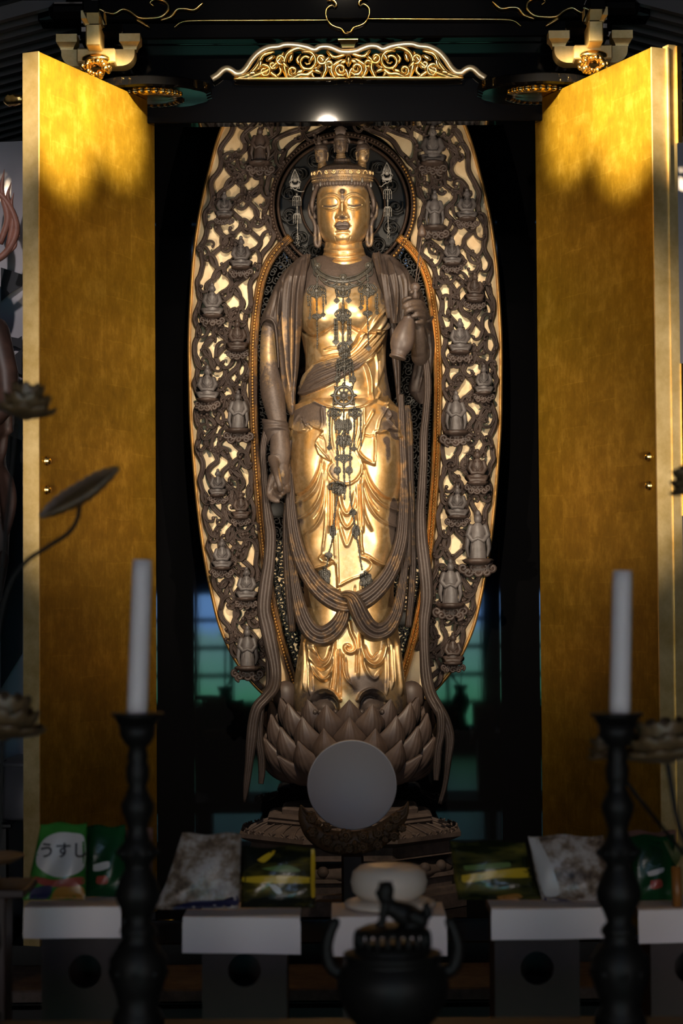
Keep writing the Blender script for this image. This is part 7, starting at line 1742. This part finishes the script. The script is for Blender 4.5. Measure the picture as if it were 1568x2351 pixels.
# behind the left door: black chest with a steel bin on it, and the guardian with a flaming halo
bxp = W(20, 1876, -0.45)
ch = thing('black_chest', (-1.45, -0.45, 0), 'black lacquered chest behind the left door', 'chest'); box(MB(), (-1.45, -0.45, float(bxp[2]) / 2), (0.5, 0.34, float(bxp[2])), .008).build('body', M['lacquer_dull'], ch); box(MB(), (-1.45, -0.45, float(bxp[2]) - .012), (0.53, 0.37, 0.018), .004).build('lid', M['lacquer_dull'], ch)
steel = mat('brushed_grey_steel', (0.30, 0.29, 0.32), 0.4, 0.7); zb0 = float(bxp[2]); zt0 = float(W(20, 1748, -0.45)[2]); cxb = float(W(86, 1800, -0.45)[0])
bn = thing('steel_bin', (cxb, -0.45, zb0), 'grey steel bin with black handle on the black chest', 'bin')
mb = MB(); lathe(mb, [(0.02, zb0), (0.128, zb0), (0.132, zb0 + .01), (0.132, zt0 - .01), (0.02, zt0 - .01)], 48, Matrix.Translation((cxb, -0.45, 0))); mb.build('drum', steel, bn)
mb = MB(); lathe(mb, [(0.136, zt0 - .012), (0.136, zt0), (0.128, zt0 + .004), (0.08, zt0 + .022), (0.01, zt0 + .028)], 48, Matrix.Translation((cxb, -0.45, 0))); mb.build('lid', steel, bn)
mb = MB(); hx = float(W(14, 1780, -0.45)[0]); tube(mb, [(hx + .01, -0.50, zt0), (hx - .004, -0.52, zt0 - .01), (hx - .006, -0.52, zt0 - .07), (hx + .0, -0.50, zt0 - .115)], [.010, .014, .013, .006], 10, round_ends=True); mb.build('handle', M['dark'], bn)
Yg = -0.45; G = lambda x, y, d=0.0: W(x, y, Yg + d)
gd = thing('guardian_statue', G(-70, 1876), 'dark red guardian statue with flaming halo, cut by the photo\'s left edge', 'statue')
flame = carved('faded_red_flame', (0.10, 0.028, 0.016), (0.46, 0.20, 0.14), 0.5, 0.5, 14)
mb = MB(); Q = spl([(-110, 590), (-60, 612), (0, 592), (28, 560), (38, 520), (20, 470), (-5, 440)], 40); tube(mb, W(Q[:, 0], Q[:, 1], Yg + .06), np.interp(np.linspace(0, 1, 40), [0, .5, 1], [6, 9, 7]) * .00157, 8, 1.0, round_ends=True)
for pts, r in (([(0, 560), (18, 500), (4, 440), (10, 388)], 9), ([(18, 570), (30, 500), (18, 450), (26, 418)], 8), ([(24, 560), (34, 520), (26, 470), (32, 442)], 7), ([(26, 572), (36, 540), (34, 520), (43, 497)], 5), ([(20, 580), (34, 566), (38, 550), (46, 540)], 4.5), ([(-40, 590), (-20, 500), (-36, 420), (-24, 350)], 10), ([(-80, 590), (-70, 480), (-84, 400), (-70, 330)], 10)):
    Q = spl(pts, 26); tube(mb, W(Q[:, 0], Q[:, 1], Yg + .06), np.interp(np.linspace(0, 1, 26), [0, .4, .8, 1], [.8, 1, .6, .05]) * r * .00157, 8, .8)
mb.build('flame_halo', flame, gd)['label'] = 'faded red flame halo'
mb = MB()
Loft([(640, -110, -40, 20, 20), (760, -140, -5, 50, 40), (870, -150, 10, 60, 45), (960, -140, 24, 64, 46), (1060, -130, 14, 60, 46), (1150, -135, 34, 62, 46), (1210, -135, 24, 60, 46), (1300, -140, 18, 60, 46), (1420, -150, -5, 58, 46), (1600, -160, -10, 60, 50), (1860, -165, -10, 60, 50)], 120, 60, 20,
     [('r', [(0, 880), (12, 960), (4, 1060)], 5, 8), ('r', [(14, 1080), (28, 1150), (8, 1240)], 5, 9), ('r', [(-10, 1100), (0, 1200), (10, 1290)], 4, 7), ('r', [(-30, 900), (-20, 1200), (-24, 1500)], 6, 8), ('l', [(-40, 930), (26, 940), (30, 990), (-40, 1010)], 9, 4)], Y0=Yg).add(mb)
ell(mb, G(-70, 590), (0.075, 0.085, 0.10), 14, 20)
tube(mb, [G(-10, 760, -.02), G(14, 860, -.05), G(18, 930, -.08), G(-10, 960, -.12)], [.05, .045, .035, .03], 14, round_ends=True)
ell(mb, G(8, 1285, -.08), (0.02, 0.03, 0.035), 8, 12)
mb.build('body', carved('dark_red_brown_carving', (0.018, 0.010, 0.009), (0.11, 0.055, 0.042), 0.5, 0.5, 9), gd)
# ------------------------------------------------------------------ light
def spot(name, loc, target, power, col, angle, radius=0.05, blend=0.4):
    l = bpy.data.lights.new(name, 'SPOT'); l.energy = power; l.color = col; l.spot_size = math.radians(angle); l.spot_blend = blend
    l.shadow_soft_size = radius
    o = bpy.data.objects.new(name, l); COL.objects.link(o); o.location = loc
    o.rotation_euler = (Vector(target) - Vector(loc)).to_track_quat('-Z', 'Y').to_euler(); return o
WARM = (1.0, 0.83, 0.62)
spot('ceiling_spot', (-0.08, -3.4, 3.90), (0, 0, 1.95), 520, WARM, 43, 0.03, 0.8)
spot('left_floor_spot', (-1.25, -3.0, 1.75), (0.0, 0.28, 2.45), 215, WARM, 46, 0.03, 0.6)
spot('right_floor_spot', (1.25, -3.0, 1.75), (0.0, 0.28, 2.45), 215, WARM, 46, 0.03, 0.6)
for sgn, nm in ((-1, 'left'), (1, 'right')):
    spot(nm + '_outer_door_fill', (-sgn * 0.9, -2.6, 4.3), (sgn * 0.95, -1.07, 3.17), 5200, (1.0, 0.80, 0.50), 12, 0.04, 0.9)  # added lamp, makes the bright band along the door top
    spot(nm + '_inner_door_fill', (-sgn * 0.7, -2.7, 4.3), (sgn * 0.82, -0.74, 3.24), 4200, (1.0, 0.80, 0.50), 10.5, 0.04, 0.9)  # second added lamp, carries the band towards the hinge
    spot(nm + '_door_wash_fill', (-sgn * 0.9, -2.7, 4.3), (sgn * 0.95, -1.0, 2.6), 8, (1.0, 0.80, 0.52), 46, 0.04, 1.0)  # added weak lamp, fades down the door leaf
spot('frieze_fill', (0.0, -3.0, 4.5), (0, -0.5, 3.50), 150, WARM, 26, 0.04, 0.5)  # added lamp to brighten the gold carving over the lintel
spot('left_side_fill', (-1.7, -4.2, 4.6), (-1.5, -0.12, 2.4), 260, (1.0, 0.92, 0.90), 22, 0.05, 0.8)  # added lamp, lifts the left cloth and the guardian
spot('right_side_fill', (1.8, -4.2, 4.6), (1.6, -0.12, 2.4), 60, (0.85, 0.9, 1.0), 22, 0.05, 0.8)  # added lamp, faint cool fill for the right cloth
w = bpy.data.worlds.new('world'); SC.world = w; w.use_nodes = True
w.node_tree.nodes['Background'].inputs[0].default_value = (0.004, 0.004, 0.005, 1)
SC.view_settings.exposure = 0.0
